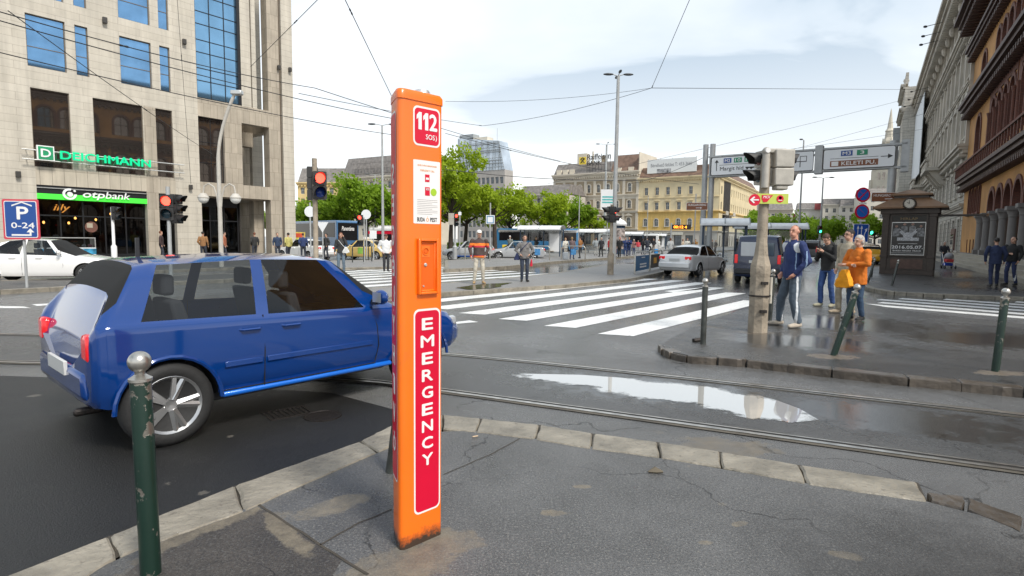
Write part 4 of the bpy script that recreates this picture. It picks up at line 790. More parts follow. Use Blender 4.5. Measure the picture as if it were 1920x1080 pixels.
for k, (t0, w_, Hh, col, off, lab) in enumerate([(92+32, 26, 27, (.5, .4, .22), -1, 'yellowish house with a dark curved roof edge past the urn house'), (152, 30, 24, (.46, .42, .35), 0, 'cream house farther down the right side of the boulevard'), (186, 30, 27, (.44, .38, .28), 1, 'tan far house beside the church towers')]):
    house('boulevard_house', lab, (RO_[0]+.527*(t0+w_)-off*0, RO_[1]+.85*(t0+w_)), RD, w_, 12, Hh-3, tuple(1.5+4.2*j for j in range(5)), 7, plaster('plaster_right_%d' % k, col), rh=3.5, wsz=(1.3, 2.3))['group'] = 'houses down the right side of the boulevard'
# church spire
g = thing('church', 'slender pale stone church tower with a pointed openwork spire at the end of the boulevard', 'church', (at(1655, 450, 260).x, 260, 0), rad(30))
cs = plaster('church_stone', (.5, .46, .38)); b = MB()
b.box(-4.5, -4.5, 0, 4.5, 4.5, 34, cs); b.box(-3.6, -3.6, 34, 3.6, 3.6, 41, cs); b.lathe([(3.2, 41), (2.6, 46), (2.9, 46.3), (2.9, 47), (1.9, 48.5), (1.7, 51), (2.0, 51.4), (1.2, 52.5), (.8, 56), (.25, 60.5), (.0, 61.5)], cs, 8)
for a in range(8): b.tube([(3.0*math.cos(a*.785), 3*math.sin(a*.785), 41), (2.6*math.cos(a*.785), 2.6*math.sin(a*.785), 48.5)], [.5, .08], cs, 5)
for sx in (-1, 1):
    for sy in (-1, 1): b.lathe([(.9, 34), (.9, 39), (1.1, 39.3), (.1, 43)], cs, 6, (sx*3.7, sy*3.7, 0)); b.box(sx*4.5-.5, sy*4.5-.5, 0, sx*4.5+.5, sy*4.5+.5, 30, cs)
b.out('tower', g, smooth=False)
b = MB()
for z in (24, 30, 36): [b.box(-1.0+q-.4, -4.62 if z < 34 else -3.7, z, -1.0+q+.4, -4.5 if z < 34 else -3.6, z+3, darkg) for q in (0, 2)]; [b.box(-4.62 if z < 34 else -3.7, q-1.4, z, -4.5 if z < 34 else -3.6, q-.6, z+3, darkg) for q in (0, 2)]
b.out('louvre', g, smooth=False); 
# advert letters on far roofs
for px, Y, s_, w_, lab in ((1520, 283, 'DEVO', 8, 'weathered red roof advert letters on the far grey house'), (1466, 299, 'RED', 7, 'small dark red roof advert on the low far house')):
    p = at(px, 450, Y); t = thing('roof_advert', lab, 'sign', (p.x, p.y-2, 0), math.atan2(-.37, .93)); b = MB(); q = mat('advert_red', (.3, .06, .06), .6); b.box(0, 0, 17.6 if Y < 290 else 14, w_, .2, 20.6 if Y < 290 else 16.2, q); b.out('board', t)
# ---------------- street furniture ----------------
PV = .12
org = mat('pillar_orange_paint', (.93, .17, .005), .28, n=.05, s=3, coat=.4, dirt=.12); redp = mat('panel_red', (.62, .0, .03), .35, n=.04); whp = mat('panel_white', (.8, .78, .76), .4, n=.04)
_t = org.node_tree; _b = _t.nodes['Principled BSDF']; _l = _t.links.new; _c = _t.nodes.new('ShaderNodeTexCoord'); _s = _t.nodes.new('ShaderNodeSeparateXYZ'); _l(_c.outputs['Object'], _s.inputs[0])
_n = _t.nodes.new('ShaderNodeTexNoise'); _n.inputs['Scale'].default_value = 22; _n.inputs['Detail'].default_value = 8; _n.inputs['Roughness'].default_value = .75; _l(_c.outputs['Object'], _n.inputs[0])
_m1 = _t.nodes.new('ShaderNodeMath'); _m1.operation = 'MULTIPLY'; _l(_n.outputs[0], _m1.inputs[0]); _m1.inputs[1].default_value = .16; _m2 = _t.nodes.new('ShaderNodeMath'); _m2.operation = 'SUBTRACT'; _l(_m1.outputs[0], _m2.inputs[0]); _l(_s.outputs[2], _m2.inputs[1])
_r = _t.nodes.new('ShaderNodeMapRange'); _l(_m2.outputs[0], _r.inputs[0]); _r.inputs[1].default_value = .0; _r.inputs[2].default_value = .06; _x = _t.nodes.new('ShaderNodeMix'); _x.data_type = 'RGBA'; _l(_r.outputs[0], _x.inputs[0]); _l(_b.inputs['Base Color'].links[0].from_socket, _x.inputs[6]); _x.inputs[7].default_value = (.05, .03, .02, 1); _l(_x.outputs[2], _b.inputs['Base Color'])
pa, pb = V(G(749, 1036, PV)), V(G(829, 1001, PV)); dv = (pb-pa).normalized(); pang = math.atan2(dv.y, dv.x)
t = thing('emergency_pillar', 'tall bright orange emergency call pillar with red EMERGENCY panel standing on the near pavement', 'call pillar', (pa.x, pa.y, PV), pang)
W = (pb-pa).length; HP = 2.17
# plan in local axes: x along the front, y to the back
sdv = V((-.36, .933)); loc = Mx.Rotation(-pang, 2) @ sdv
sd = V((loc.x, loc.y))*.2
def rnd_plan(pts, r, n=6):
    out = []
    for i in range(len(pts)):
        a, c, e = V(pts[i-1]), V(pts[i]), V(pts[(i+1) % len(pts)]); rr = r[i]; u1 = (a-c).normalized(); u2 = (e-c).normalized(); p0 = c+u1*rr; p2 = c+u2*rr
        for k in range(n+1): s_ = k/n; out.append(tuple(p0*(1-s_)**2+c*2*s_*(1-s_)+p2*s_*s_))
    return out
plan = rnd_plan([(0, 0), (W, 0), (W-.005, .2), (sd.x*1.0, sd.y)], [.05, .02, .05, .04])
NZX0, NZX1, NZ0, NZ1 = W*.46, W*.8, 1.13, 1.355
b = MB(); n = len(plan); b.add([(p[0], p[1], 0) for p in plan]+[(p[0], p[1], HP) for p in plan], [[i, (i+1) % n, (i+1) % n+n, i+n] for i in range(n)], org)
o = b.out('housing', t, ang=50)
b = MB(); pl2 = [(p[0]+(p[0]-W/2)*.03, p[1]+(p[1]-.1)*.05, 0) for p in plan]
vs = [(x, y, HP) for x, y, z in pl2]+[(x, y, HP+.03) for x, y, z in pl2]+[(W/2+(x-W/2)*.93, .1+(y-.1)*.93, HP+.045) for x, y, z in pl2]
b.add(vs, [[i, (i+1) % n, (i+1) % n+n, i+n] for i in range(n)]+[[i+n, (i+1) % n+n, (i+1) % n+2*n, i+2*n] for i in range(n)]+[list(range(2*n, 3*n)), list(range(n))[::-1]], org); b.out('cap', t, ang=50)
b = MB(); b.lathe([(0, .04), (.035, .04), (.04, .03), (.04, 0)], alu, 16, (W*.8, .1, HP+.04)); b.out('beacon', t)
def rrect(x0, z0, x1, z1, r, n=6):
    o = []
    for cx, cz, a in ((x1-r, z1-r, 0), (x0+r, z1-r, 90), (x0+r, z0+r, 180), (x1-r, z0+r, 270)):
        for k in range(n+1): q = rad(a+90*k/n); o.append((cx+r*math.cos(q), cz+r*math.sin(q)))
    return o
def plate(b, x0, z0, x1, z1, r, y, th, m): b.prism(rrect(x0, z0, x1, z1, r), y-th, y, m, 'y')
b = MB(); plate(b, W*.33, 1.965, W*.93, 2.148, .025, 0, .0015, whp); plate(b, W*.36, 1.974, W*.90, 2.139, .02, -.0015, .001, redp); q = b.out('number_panel', t, smooth=False)
b = MB(); [b.poly([(W*(x_+.13*q[0]), -.003, 2.04+.08*q[1]) for q in ((.3, 0), (.85, 0), (.85, 1), (.4, 1), (0, .8), (0, .55), (.3, .68))], whp) for x_ in (.4, .545)]; put_text(b, '2', whp, W*.675, 2.04, W*.86, 2.12, -.0025, .001, .07); put_text(b, 'SOS', whp, W*.6, 1.998, W*.8, 2.022, -.0025, .001, .02); put_text(b, ')', whp, W*.82, 1.993, W*.85, 2.022, -.0025, .001, .03); b.out('lettering', q, smooth=False)
b = MB(); plate(b, W*.33, 1.49, W*.93, 1.79, .005, 0, .0015, whp); q = b.out('notice', t, smooth=False)
b = MB(); gry = mat('print_grey', (.3, .28, .28), .6, n=0); orgp = mat('print_orange', (.75, .3, .1), .6, n=0); lim = mat('print_lime', (.35, .55, .03), .6, n=0)
put_text(b, 'SEGÉLYHÍVÓ BERENDEZÉS', orgp, W*.42, 1.762, W*.85, 1.771, -.0015, .001, 0); put_text(b, 'EMERGENCY CALL', orgp, W*.48, 1.738, W*.8, 1.747, -.0015, .001, 0)
b.box(W*.585, -.003, 1.69, W*.685, -.0015, 1.725, redp); b.box(W*.6, -.004, 1.7, W*.67, -.003, 1.71, whp); b.box(W*.585, -.003, 1.625, W*.69, -.0015, 1.665, redp); put_text(b, 'SOS', whp, W*.6, 1.65, W*.675, 1.66, -.003, .001, .02); b.lathe([(0, -.003), (.018, -.003), (.018, -.0015)], lim, 18, (W*.78, 0, 1.643), 'y')
for k in range(9): b.box(W*.41, -.0025, 1.603-k*.0085, W*(.87-.12*(k % 3 == 2)), -.0015, 1.6045-k*.0085, gry)
put_text(b, 'BUDA', blkf, W*.41, 1.5, W*.58, 1.52, -.0015, .001, .015); put_text(b, 'PEST', blkf, W*.7, 1.5, W*.86, 1.52, -.0015, .001, .015); put_text(b, 'ó', orgp, W*.61, 1.5, W*.67, 1.525, -.0015, .001, .0)
b.out('print', q, smooth=False); q.location.z = .108
def ring(b, x0, z0, x1, z1, fw, y0, y1, m):
    b.box(x0, y0, z0, x0+fw, y1, z1, m); b.box(x1-fw, y0, z0, x1, y1, z1, m); b.box(x0+fw, y0, z0, x1-fw, y1, z0+fw, m); b.box(x0+fw, y0, z1-fw, x1-fw, y1, z1, m)
dor = mat('pillar_orange_recess', (.75, .12, .004), .4, n=.1)
b = MB(); x0, x1, z0, z1 = W*.4, W*.86, 1.135, 1.405; ring(b, x0, z0, x1, z1, .014, -.022, 0, org); ring(b, x0+.014, z0+.014, x1-.014, z1-.014, .008, -.012, 0, org); q = b.out('speaker_hood', t, bevel=.004)
b = MB(); b.box(x0+.02, -.006, z0+.02, x1-.02, -.001, z1-.02, dor); b.box(x0+.024, -.0075, 1.315, x0+.072, -.006, 1.37, org)
b.lathe([(.0, -.009), (.01, -.009), (.011, -.0075)], dor, 16, (x0+.048, 0, 1.343), 'y'); b.lathe([(.014, -.0075), (.016, -.011), (.019, -.011), (.02, -.0075)], org, 20, (x0+.048, 0, 1.343), 'y'); b.out('intercom', q)
b = MB(); b.lathe([(0, -.012), (.006, -.012), (.009, -.009), (.009, -.006)], alu, 14, (x0+.047, 0, 1.278), 'y'); b.out('call_button', q)
b = MB(); b.lathe([(0, -.01), (.004, -.01), (.005, -.006)], alu, 10, (x0+.035, 0, 1.175), 'y'); b.out('screw', q); q.location.z = .122
b = MB(); plate(b, W*.33, .155, W*.94, 1.185, .03, 0, .0015, whp); plate(b, W*.36, .165, W*.91, 1.175, .025, -.0015, .001, redp); q = b.out('word_panel', t, smooth=False)
b = MB(); zz = 1.14
for k, chh in enumerate('EMERGENCY'): put_text(b, chh, whp, W*.635-.034*(1.2 if chh == 'M' else 1), zz-.06-.0855*k, W*.635+.034*(1.2 if chh == 'M' else 1), zz-.0855*k, -.0025, .0008, .07)
b.out('lettering', q, smooth=False)
# side panel along the left face
sdn = sd.normalized(); nrm = V((-sdn.y, sdn.x))
if nrm.x > 0: nrm = -nrm
def side(p): return (sdn.x*p[0]-nrm.x*(p[1]), sdn.y*p[0]-nrm.y*(p[1]), p[2])
b = MB(); pts = rrect(.035, .33, .175, 2.12, .03); c_ = [side((x, -.0015, z)) for x, z in pts]; b.poly(c_, whp); b.poly([side((x, -.0025, z)) for x, z in rrect(.042, .34, .168, 2.11, .025)], redp); q = b.out('side_panel', t, smooth=False)
b = MB()
for k, chh in enumerate('SEGÉLYHÍVÓ'): put_text(b, chh, whp, .075, 1.78-.145*k, .135, 1.88-.145*k, -.0035, .0008, .05, T=side)
b.out('lettering', q, smooth=False)
# bollards
def boll_mat():
    m = mat('bollard_green_chipped', (.007, .026, .018), .34, 0, .15, 3); tt = m.node_tree; L = tt.links.new; bb = tt.nodes['Principled BSDF']; tcn = tt.nodes.new('ShaderNodeTexCoord')
    q = tt.nodes.new('ShaderNodeTexNoise'); q.inputs['Scale'].default_value = 13; q.inputs['Detail'].default_value = 7; q.inputs['Roughness'].default_value = .62; L(tcn.outputs['Object'], q.inputs[0])
    s = tt.nodes.new('ShaderNodeSeparateXYZ'); L(tcn.outputs['Object'], s.inputs[0]); h = tt.nodes.new('ShaderNodeMapRange'); L(s.outputs[2], h.inputs[0]); h.inputs[1].default_value = .6; h.inputs[2].default_value = 1.0; h.inputs[3].default_value = 0; h.inputs[4].default_value = .17
    a = tt.nodes.new('ShaderNodeMath'); L(q.outputs[0], a.inputs[0]); L(h.outputs[0], a.inputs[1]); r = tt.nodes.new('ShaderNodeMapRange'); L(a.outputs[0], r.inputs[0]); r.inputs[1].default_value = .6; r.inputs[2].default_value = .62
    src = bb.inputs['Base Color'].links[0].from_socket; x = tt.nodes.new('ShaderNodeMix'); x.data_type = 'RGBA'; L(r.outputs[0], x.inputs[0]); L(src, x.inputs[6]); x.inputs[7].default_value = (.24, .22, .19, 1); L(x.outputs[2], bb.inputs['Base Color'])
    ml = tt.nodes.new('ShaderNodeMath'); ml.operation = 'MULTIPLY'; L(r.outputs[0], ml.inputs[0]); ml.inputs[1].default_value = .75; L(ml.outputs[0], bb.inputs['Metallic'])
    u = tt.nodes.new('ShaderNodeBump'); u.invert = True; u.inputs['Strength'].default_value = .5; u.inputs['Distance'].default_value = .004; L(r.outputs[0], u.inputs['Height']); L(u.outputs[0], bb.inputs['Normal']); return m
bgm = boll_mat(); ball = mat('bollard_bare_metal', (.5, .48, .44), .3, .85, .3, 14, dirt=.35); drk = mat('bollard_dark', (.06, .065, .06), .4, .4, .4, 9, dirt=.5)
def bollard(px, py, label, h=1.0, lean=(0, 0), m=bgm, z=.1, r=.042, bm=ball):
    x, y = G(px, py, z); t = thing('bollard', label, 'bollard', (x, y, z), random.uniform(0, 6), 'ball topped bollards'); t.rotation_euler = (lean[0], lean[1], 0)
    b = MB(); b.lathe([(r, -.02), (r, h-.135), (r*.98, h-.13)], m, 24); b.out('post', t)
    b = MB(); b.lathe([(r*.9, h-.135), (r*1.12, h-.13), (r*1.12, h-.118), (r*.8, h-.11), (r*.5, h-.1), (r*.5, h-.085), (r*.75, h-.07)], bm, 24); q = b.out('collar', t)
    b = MB(); b.sph((0, 0, h-.046), .047 if r > .04 else r*1.2, bm, 24, 16); b.out('ball', t); return t
bollard(283, 1076, 'chipped green bollard with a silver ball in the near left foreground, before the blue car', 1.02, (0, -.01), z=PV)
bollard(735, 884, 'dark bollard almost hidden behind the foot of the orange pillar', .9, (0, .13), drk, PV)
bollard(1318, 645, 'lone straight dark green bollard at the tip of the far pavement by the white stripes', 1.0, m=drk)
bollard(1409, 610, 'bollard squeezed just left behind the concrete signal mast', 1.0, m=drk)
bollard(1443, 600, 'upright bollard right behind the signal mast, beside the tracksuit man', 1.02, (0, .03), m=drk)
bollard(1563, 666, 'strongly leaning chipped bollard in front of the woman in orange', 1.03, (.06, .24))
bollard(1866, 696, 'green bollard with a white sticker near the right edge before the striped crossing', 1.03, (0, .05))
x, y = G(1866, 696, .1); 
bollard(1634, 520, 'slim dark bollard beside the left kiosk corner', .95, (0, .06), drk, .1, .035)
bollard(1672, 536, 'leaning grey bollard at the kerb before the kiosk poster', .98, (.0, .2), drk, .1, .04)
bollard(1627, 530, 'leaning grey bollard at the kerb beneath the blue lane sign', .98, (.0, .24), drk, .1, .04)
for k, (px, py) in enumerate([(661, 492), (682, 491), (691, 488), (697, 490), (672, 484)]):
    x, y = G(px, py, .12); t = thing('thin_post', ['thin dark post left of the yellow taxi', 'thin dark post before the taxi front wheel', 'thin dark post behind the white sign mast', 'thin dark post right of the white sign mast', 'thin short post at the taxi door'][k], 'post', (x, y, .12), 0, 'thin posts before the taxi'); b = MB(); b.tube([(0, 0, 0), (0, 0, .95)], .035, drk, 8); b.sph((0, 0, .95), .04, drk, 8, 6); b.out('post', t)
conc2 = mat('concrete_pole', (.3, .25, .19), .75, n=.35, s=3, bump=.6, bs=18, dirt=.6); pgy = mat('pole_grey', (.42, .43, .43), .5, .2, .1, 3); sig = mat('signal_black', (.028, .027, .027), .5, n=.15); sgy = mat('signal_grey_housing', (.42, .39, .34), .5, n=.12, s=8, dirt=.25)
lred = mat('signal_red_lit', (.9, .05, .03), .4, n=0, emit=(1, .05, .03), es=2.5); lgr = mat('signal_green_lit', (.02, .8, .4), .4, n=0, emit=(.05, 1, .5), es=2.0); lam = mat('signal_amber_lit', (1, .4, .05), .4, n=0, emit=(1, .3, .03), es=2.2)
lrd = mat('signal_red_dim', (.12, .015, .012), .2, n=0); lgd = mat('signal_green_dim', (.02, .05, .07), .2, n=0); lad = mat('signal_amber_dim', (.12, .06, .015), .2, n=0)
def head(parent, x, y, z, rz, lamps, m=sig, s=.3, vis=1, backplate=False):
    """signal head: housing, visors and one lens child per lamp; faces local -y"""
    T = Mx.Translation((x, y, z)) @ Mx.Rotation(rz, 4, 'Z'); n = len(lamps); b = MB(T)
    for k in range(n): z0 = (n-1-k)*s; b.prism(rrect(-s*.47, z0+.006, s*.47, z0+s-.006, .03, 3), -.0, s*.6, m, 'y')
    if backplate: b.box(-s*.7, .05, -s*.2, s*.7, .07, n*s+s*.2, m)
    h = b.out('signal_head', parent)
    for k in range(n):
        b = MB(T); zc = (n-1-k)*s+s/2; N_ = 16
        for q in range(N_):
            a0, a1 = rad(-40+260*q/N_), rad(-40+260*(q+1)/N_); d0 = .12+.12*max(0, math.sin(a0)); d1 = .12+.12*max(0, math.sin(a1)); r = s*.38
            for rr in (r, r-.008): b.quad((rr*math.cos(a0), 0, zc+rr*math.sin(a0)), (rr*math.cos(a1), 0, zc+rr*math.sin(a1)), (rr*.97*math.cos(a1), -d1*vis, zc+rr*.97*math.sin(a1)), (rr*.97*math.cos(a0), -d0*vis, zc+rr*.97*math.sin(a0)), sig)
        b.out('visor', h)
    for k, lm in enumerate(lamps): b = MB(T); b.lathe([(0, -.035), (s*.2, -.028), (s*.35, -.002)], lm, 18, (0, 0, (n-1-k)*s+s/2), 'y'); b.out('lens', h)
    return h
# near signal mast
x, y = G(1420, 622, .1); t = thing('signal_mast', 'weathered concrete mast with grey signal boxes and a yellow green arrow plate on the island', 'traffic light', (x, y, .1))
b = MB(); b.lathe([(.17, -.05), (.165, .95), (.175, 1.02), (.17, 1.15), (.12, 1.32), (.088, 1.6)], conc2, 8); b.out('base', t, smooth=False)
b = MB(); b.lathe([(.088, 1.5), (.08, 2.4), (.075, 2.95)], conc2, 14); b.out('pole', t)
b = MB(); b.lathe([(.175, .62), (.181, .62), (.181, .645), (.175, .645)], iron, 12); b.box(-.05, -.2, .35, .06, -.16, .4, iron); b.box(-.05, -.2, .83, .06, -.16, .88, iron); b.tube([(.185, -.03, .5), (.185, -.03, .95)], .02, mat('pale_cable', (.6, .56, .48), .6), 6); b.out('band', t)
h = head(t, -.06, .12, 2.52, rad(-80), (lrd, lgd), sgy, .29, 1.2); h = head(t, .42, .1, 2.52, rad(100), (lrd, lgd), sgy, .29, .8)
b = MB(); b.box(.12, -.12, 2.5, .44, .18, 2.79, sgy); b.box(.12, -.12, 2.8, .44, .18, 3.1, sgy); b.box(.16, -.1, 2.43, .36, .1, 2.5, sgy); b.box(-.03, -.06, 3.04, .33, .12, 3.12, sgy); b.out('signal_box', t, bevel=.02)
b = MB(); b.lathe([(.058, 2.46), (.058, 3.02)], sgy, 14, (-.03, -.08, 0)); b.sph((-.03, -.08, 3.07), .065, sgy, 12, 8); b.lathe([(0, -.15), (.04, -.15), (.045, -.12)], whp, 14, (-.03, 0, 3.07), 'y'); b.out('bracket', t)
q = MB(); ylg = mat('plate_yellow_green', (.5, .58, .1), .5, n=.05); q.box(-.16, -.12, 2.19, .36, -.108, 2.36, ylg); rp_ = q.out('arrow_plate', t, rot=(0, 0, .0)); b = MB(); b.lathe([(0, -.13), (.098, -.13), (.098, -.118)], redp, 28, (-.21, 0, 2.25), 'y'); b.out('red_disc', rp_)
b = MB(); b.box(-.27, -.135, 2.242, -.14, -.131, 2.262, whp); b.poly([(-.29, -.136, 2.252), (-.225, -.136, 2.31), (-.205, -.136, 2.295), (-.25, -.136, 2.252), (-.205, -.136, 2.209), (-.225, -.136, 2.194)], whp); b.prism([(-.09, 2.335), (.1, 2.335), (-.0, 2.22), (-.06, 2.215), (-.09, 2.27)], -.126, -.121, redp, 'y'); put_text(b, 'MOI', whp, -.07, 2.28, .05, 2.325, -.1265, .001, .03, .3); b.lathe([(0, -.126), (.06, -.126), (.06, -.121)], redp, 20, (.22, 0, 2.275), 'y'); b.lathe([(.016, -.128), (.025, -.128)], whp, 10, (.22, 0, 2.29), 'y'); b.box(.185, -.128, 2.245, .255, -.1265, 2.256, whp); b.out('lettering', rp_, smooth=False)
def post_signal(px, py, Y, ztop, label, heads, base=None, rp=.055, pole=pgy, extra=None, z0=.12):
    p = at(px, 450, Y); t = thing('traffic_light', label, 'traffic light', (p.x, Y, z0)); b = MB(); b.lathe([(rp*1.9, 0), (rp*1.9, .9), (rp, 1.0), (rp, ztop)] if base else [(rp, 0), (rp, ztop)], pole, 12); b.out('pole', t)
    for hd in heads: head(t, *hd)
    return t
post_signal(592, 0, 14, 3.4, 'traffic light with red man over a blue lens above the blue car', [(.14, -.05, 2.42, rad(25), (lred, mat('lens_blue_dim', (.02, .05, .25), .15, n=0)), sig, .34, 1.2), (-.1, .12, 2.4, rad(200), (lrd, lgd, lad), sig, .27)], True, .06, conc2)
post_signal(318, 0, 19, 3.1, 'red traffic light pair on a thin post before the limestone pier', [(.0, -.1, 2.0, rad(20), (lred, lgd), sig, .42, 1.1), (.3, .1, 1.9, rad(75), (lrd, lad, lgd), sig, .32, 1.3)], False, .06, pgy)
post_signal(213, 0, 29.5, 2.9, 'slim pale post with a small sideways signal before the bank window', [(.25, 0, 2.25, rad(80), (lad, lgd), sig, .34)], True, .07, whp)
post_signal(853, 0, 42, 3.3, 'red traffic light with pale box on a grey post right of the pillar', [(.1, -.1, 2.4, rad(15), (lred, lrd, lgd), sig, .3), (-.25, 0, 2.5, rad(180), (lrd, lgd), sgy, .42)], True, .09, pgy)
post_signal(1146, 0, 25.6, 3.1, 'black double traffic light on a grey post in front of the tall lamp column', [(-.16, 0, 2.3, rad(-75), (lrd, lgd), sig, .36, 1.3), (.16, .0, 2.3, rad(70), (lred, lgd), sig, .36, 1.3)], True, .075, conc2)
post_signal(683, 0, 34, 2.7, 'small red pedestrian signal beside the round white sign mast', [(-.25, 0, 2.2, 0, (lred, lgd), sig, .32)], False, .03, pgy)
post_signal(1536, 0, 60, 3.2, 'distant green traffic light above the dark off road car', [(0, -.1, 2.5, 0, (lrd, lgr), sig, .4)], False, .06, pgy)
t = post_signal(1622, 0, 62, 3.4, 'distant traffic light with amber lamp lit beside the yellow taxi', [(-.3, -.1, 2.7, 0, (lam,), sig, .5)], False, .06, pgy); t = post_signal(1628, 0, 60, 3.4, 'distant green traffic light right of the amber one', [(.2, -.1, 2.4, 0, (lgr,), sig, .5)], False, .06, pgy)
# street lamps
t = thing('street_lamp', 'tall curved pale street lamp with twin globe lamps before the limestone building', 'street lamp', (at(414, 450, 28).x, 28, PV), 0)
lmp = mat('lamp_pole_cream', (.5, .47, .42), .5, n=.08); b = MB(); pts = [(0, 0, 0), (0, 0, 5.2)]+[(.9*(k/8)**1.7, 0, 5.2+3.1*(k/8)) for k in range(1, 9)]; b.tube(pts, [.11, .09]+[.075]*8, lmp, 10); b.out('pole', t)
b = MB(); b.box(.72, -.15, 8.2, 1.25, .15, 8.42, alu); b.out('lamp_head', t, bevel=.05)
for sg in (-1, 1):
    b = MB(); b.tube([(sg*.08, 0, 2.9), (sg*.12, 0, 3.4), (sg*.25, 0, 3.85), (sg*.5, 0, 4.02), (sg*.72, 0, 3.9), (sg*.78, 0, 3.55)], .035, lmp, 8); a_ = b.out('globe_arm', t); b = MB(); b.sph((sg*.78, 0, 3.3), .24, mat('globe_white', (.75, .74, .7), .2, n=0), 16, 10); b.lathe([(.25, 3.3), (.26, 3.36), (.12, 3.55)], lmp, 16, (sg*.78, 0, 0)); b.out('globe', a_)
def tall_lamp(px, Y, h, label, arms=((-1, 0), (1, 0), (0, 1), (0, -1)), r=.11, al=.75, m=pgy):
    t = thing('street_lamp', label, 'street lamp', (at(px, 450, Y).x, Y, .1), 0, 'tall grey lamp columns'); b = MB(); b.tube([(0, 0, 0), (0, 0, 3), (0, 0, h)], [r*1.2, r, r*.65], m, 10); b.out('pole', t)
    for ax, ay in arms: b = MB(); b.tube([(0, 0, h), (ax*al*.6, ay*al*.6, h+.12)], .03, m, 6); b.sph((ax*al*.85, ay*al*.85, h+.1), (.1+abs(ax)*.25, .1+abs(ay)*.25, .08), mat('lamp_head_dark', (.07, .075, .08), .5), 10, 6); b.out('lamp_head', t)
tall_lamp(1151, 38, 12.1, 'tallest lamp column with four dark heads in the middle of the square', r=.15)
tall_lamp(718, 48, 10.7, 'lamp column with two flat heads just left of the orange pillar', ((-1, 0), (1, 0)), al=1.0)
tall_lamp(704, 78, 9.9, 'shorter double headed lamp column left behind the pillar lamp', ((-1, 0), (1, 0)), al=1.2)
tall_lamp(1133, 90, 16.2, 'distant lamp column with three heads before the beige palace', ((-1, 0), (1, 0), (0, -1)), al=1.6, r=.2)
tall_lamp(1497, 60, 12.0, 'slim mast with a camera ring under the middle of the overhead road sign', ((-.4, 0),), al=.8, r=.1)
tall_lamp(1537, 70, 9.3, 'pale lamp column with two short arms left of the traffic signs', ((-1, 0), (1, 0)), al=1.2, r=.11)
# gantry
A_, B_ = at(1318, 450, 36), at(1664, 450, 30.5); gd = V((B_.x-A_.x, B_.y-A_.y)); gl_ = gd.length; ga = math.atan2(gd.y, gd.x)
t = thing('sign_gantry', 'grey steel gantry carrying white overhead direction signs across the street', 'gantry', (A_.x, A_.y, .1), ga)
for x in (-.15, .28, gl_): b = MB(); b.tube([(x, .35 if x < 1 else .3, 0), (x, .35 if x < 1 else .3, 7.55 if x < 1 else 6.95)], .16 if x < 1 else .2, pgy, 14); b.out('post', t)
b = MB()
for zz in (5.55, 6.75):
    for yy in (.15, .55): b.box(.1, yy-.05, zz-.05, gl_+.6, yy+.05, zz+.05, pgy)
for k in range(13): x = .2+k*gl_/13; b.tube([(x, .15, 5.55), (x+gl_/13, .15, 6.75)], .035, pgy, 5); b.box(x-.04, .1, 5.55, x+.04, .2, 6.75, pgy); b.tube([(x, .15, 6.75), (x, .55, 6.75)], .03, pgy, 5)
b.box(gl_*.62, .02, 5.4, gl_*.66, .6, 6.95, pgy); b.box(gl_+.35, .1, 5.3, gl_+.7, .6, 6.95, pgy); b.out('truss', t)
wsg = mat('sign_face_white', (.8, .81, .82), .4, n=.04, s=1); bk = mat('sign_black', (.02, .02, .02), .5, n=0); blu = mat('sign_blue', (.015, .07, .28), .4, n=.03); sgr = mat('sign_route_green', (.01, .25, .12), .4, n=0); brn = mat('sign_brown', (.22, .075, .03), .45, n=.05)
def signboard(x0, x1, z0=5.58, z1=6.68):
    b = MB(); plate(b, x0, z0, x1, z1, .1, .08, .04, bk); plate(b, x0+.03, z0+.03, x1-.03, z1-.03, .09, .04, .006, wsg); return b.out('sign_panel', t, smooth=False)
s1 = signboard(.3, 3.1); b = MB()
for x, m_, s_ in ((1.05, blu, 'M2'), (1.65, sgr, '10'), (2.25, sgr, '11')): b.box(x, .02, 6.3, x+.45, .034, 6.58, m_); put_text(b, s_, whp, x+.07, 6.34, x+.38, 6.53, .02, .01, .03)
b.box(.62, .025, 5.85, .66, .034, 6.45, bk); b.poly([(.64, .02, 6.52), (.52, .02, 6.35), (.76, .02, 6.35)], bk); put_text(b, 'Margit híd', bk, .85, 5.78, 2.2, 6.08, .034, .008, .0)
b.poly([(2.3, .025, 6.0), (2.9, .025, 6.0), (2.8, .025, 5.93), (2.7, .025, 5.9), (2.65, .025, 5.82), (2.58, .025, 5.93), (2.5, .025, 5.93), (2.42, .025, 5.82), (2.36, .025, 5.93)], bk); b.box(.8, .03, 6.18, 2.95, .034, 6.2, bk); b.out('lettering', s1, smooth=False)
s1 = signboard(3.25, 5.95); b = MB(); b.box(4.9, .03, 6.1, 5.6, .034, 6.14, bk); b.poly([(4.75, .025, 6.12), (4.95, .025, 6.0), (4.95, .025, 6.24)], bk); ring(b, 5.25, 6.1, 5.6, 6.42, .03, .026, .034, bk); b.box(5.25, .028, 5.8, 5.29, .034, 6.1, bk); b.box(3.5, .03, 6.25, 4.5, .034, 6.27, bk); b.box(3.6, .03, 5.95, 4.5, .034, 5.97, bk); b.out('lettering', s1, smooth=False)
s1 = signboard(gl_-3.25, gl_+.1); b = MB(); gx = gl_-3.25
b.box(gx+.85, .02, 6.28, gx+1.4, .034, 6.56, blu); put_text(b, 'M3', whp, gx+.93, 6.33, gx+1.32, 6.51, .02, .01, .03); b.box(gx+1.6, .02, 6.28, gx+2.1, .034, 6.56, sgr); put_text(b, '3', whp, gx+1.76, 6.33, gx+1.94, 6.51, .02, .01, .03)
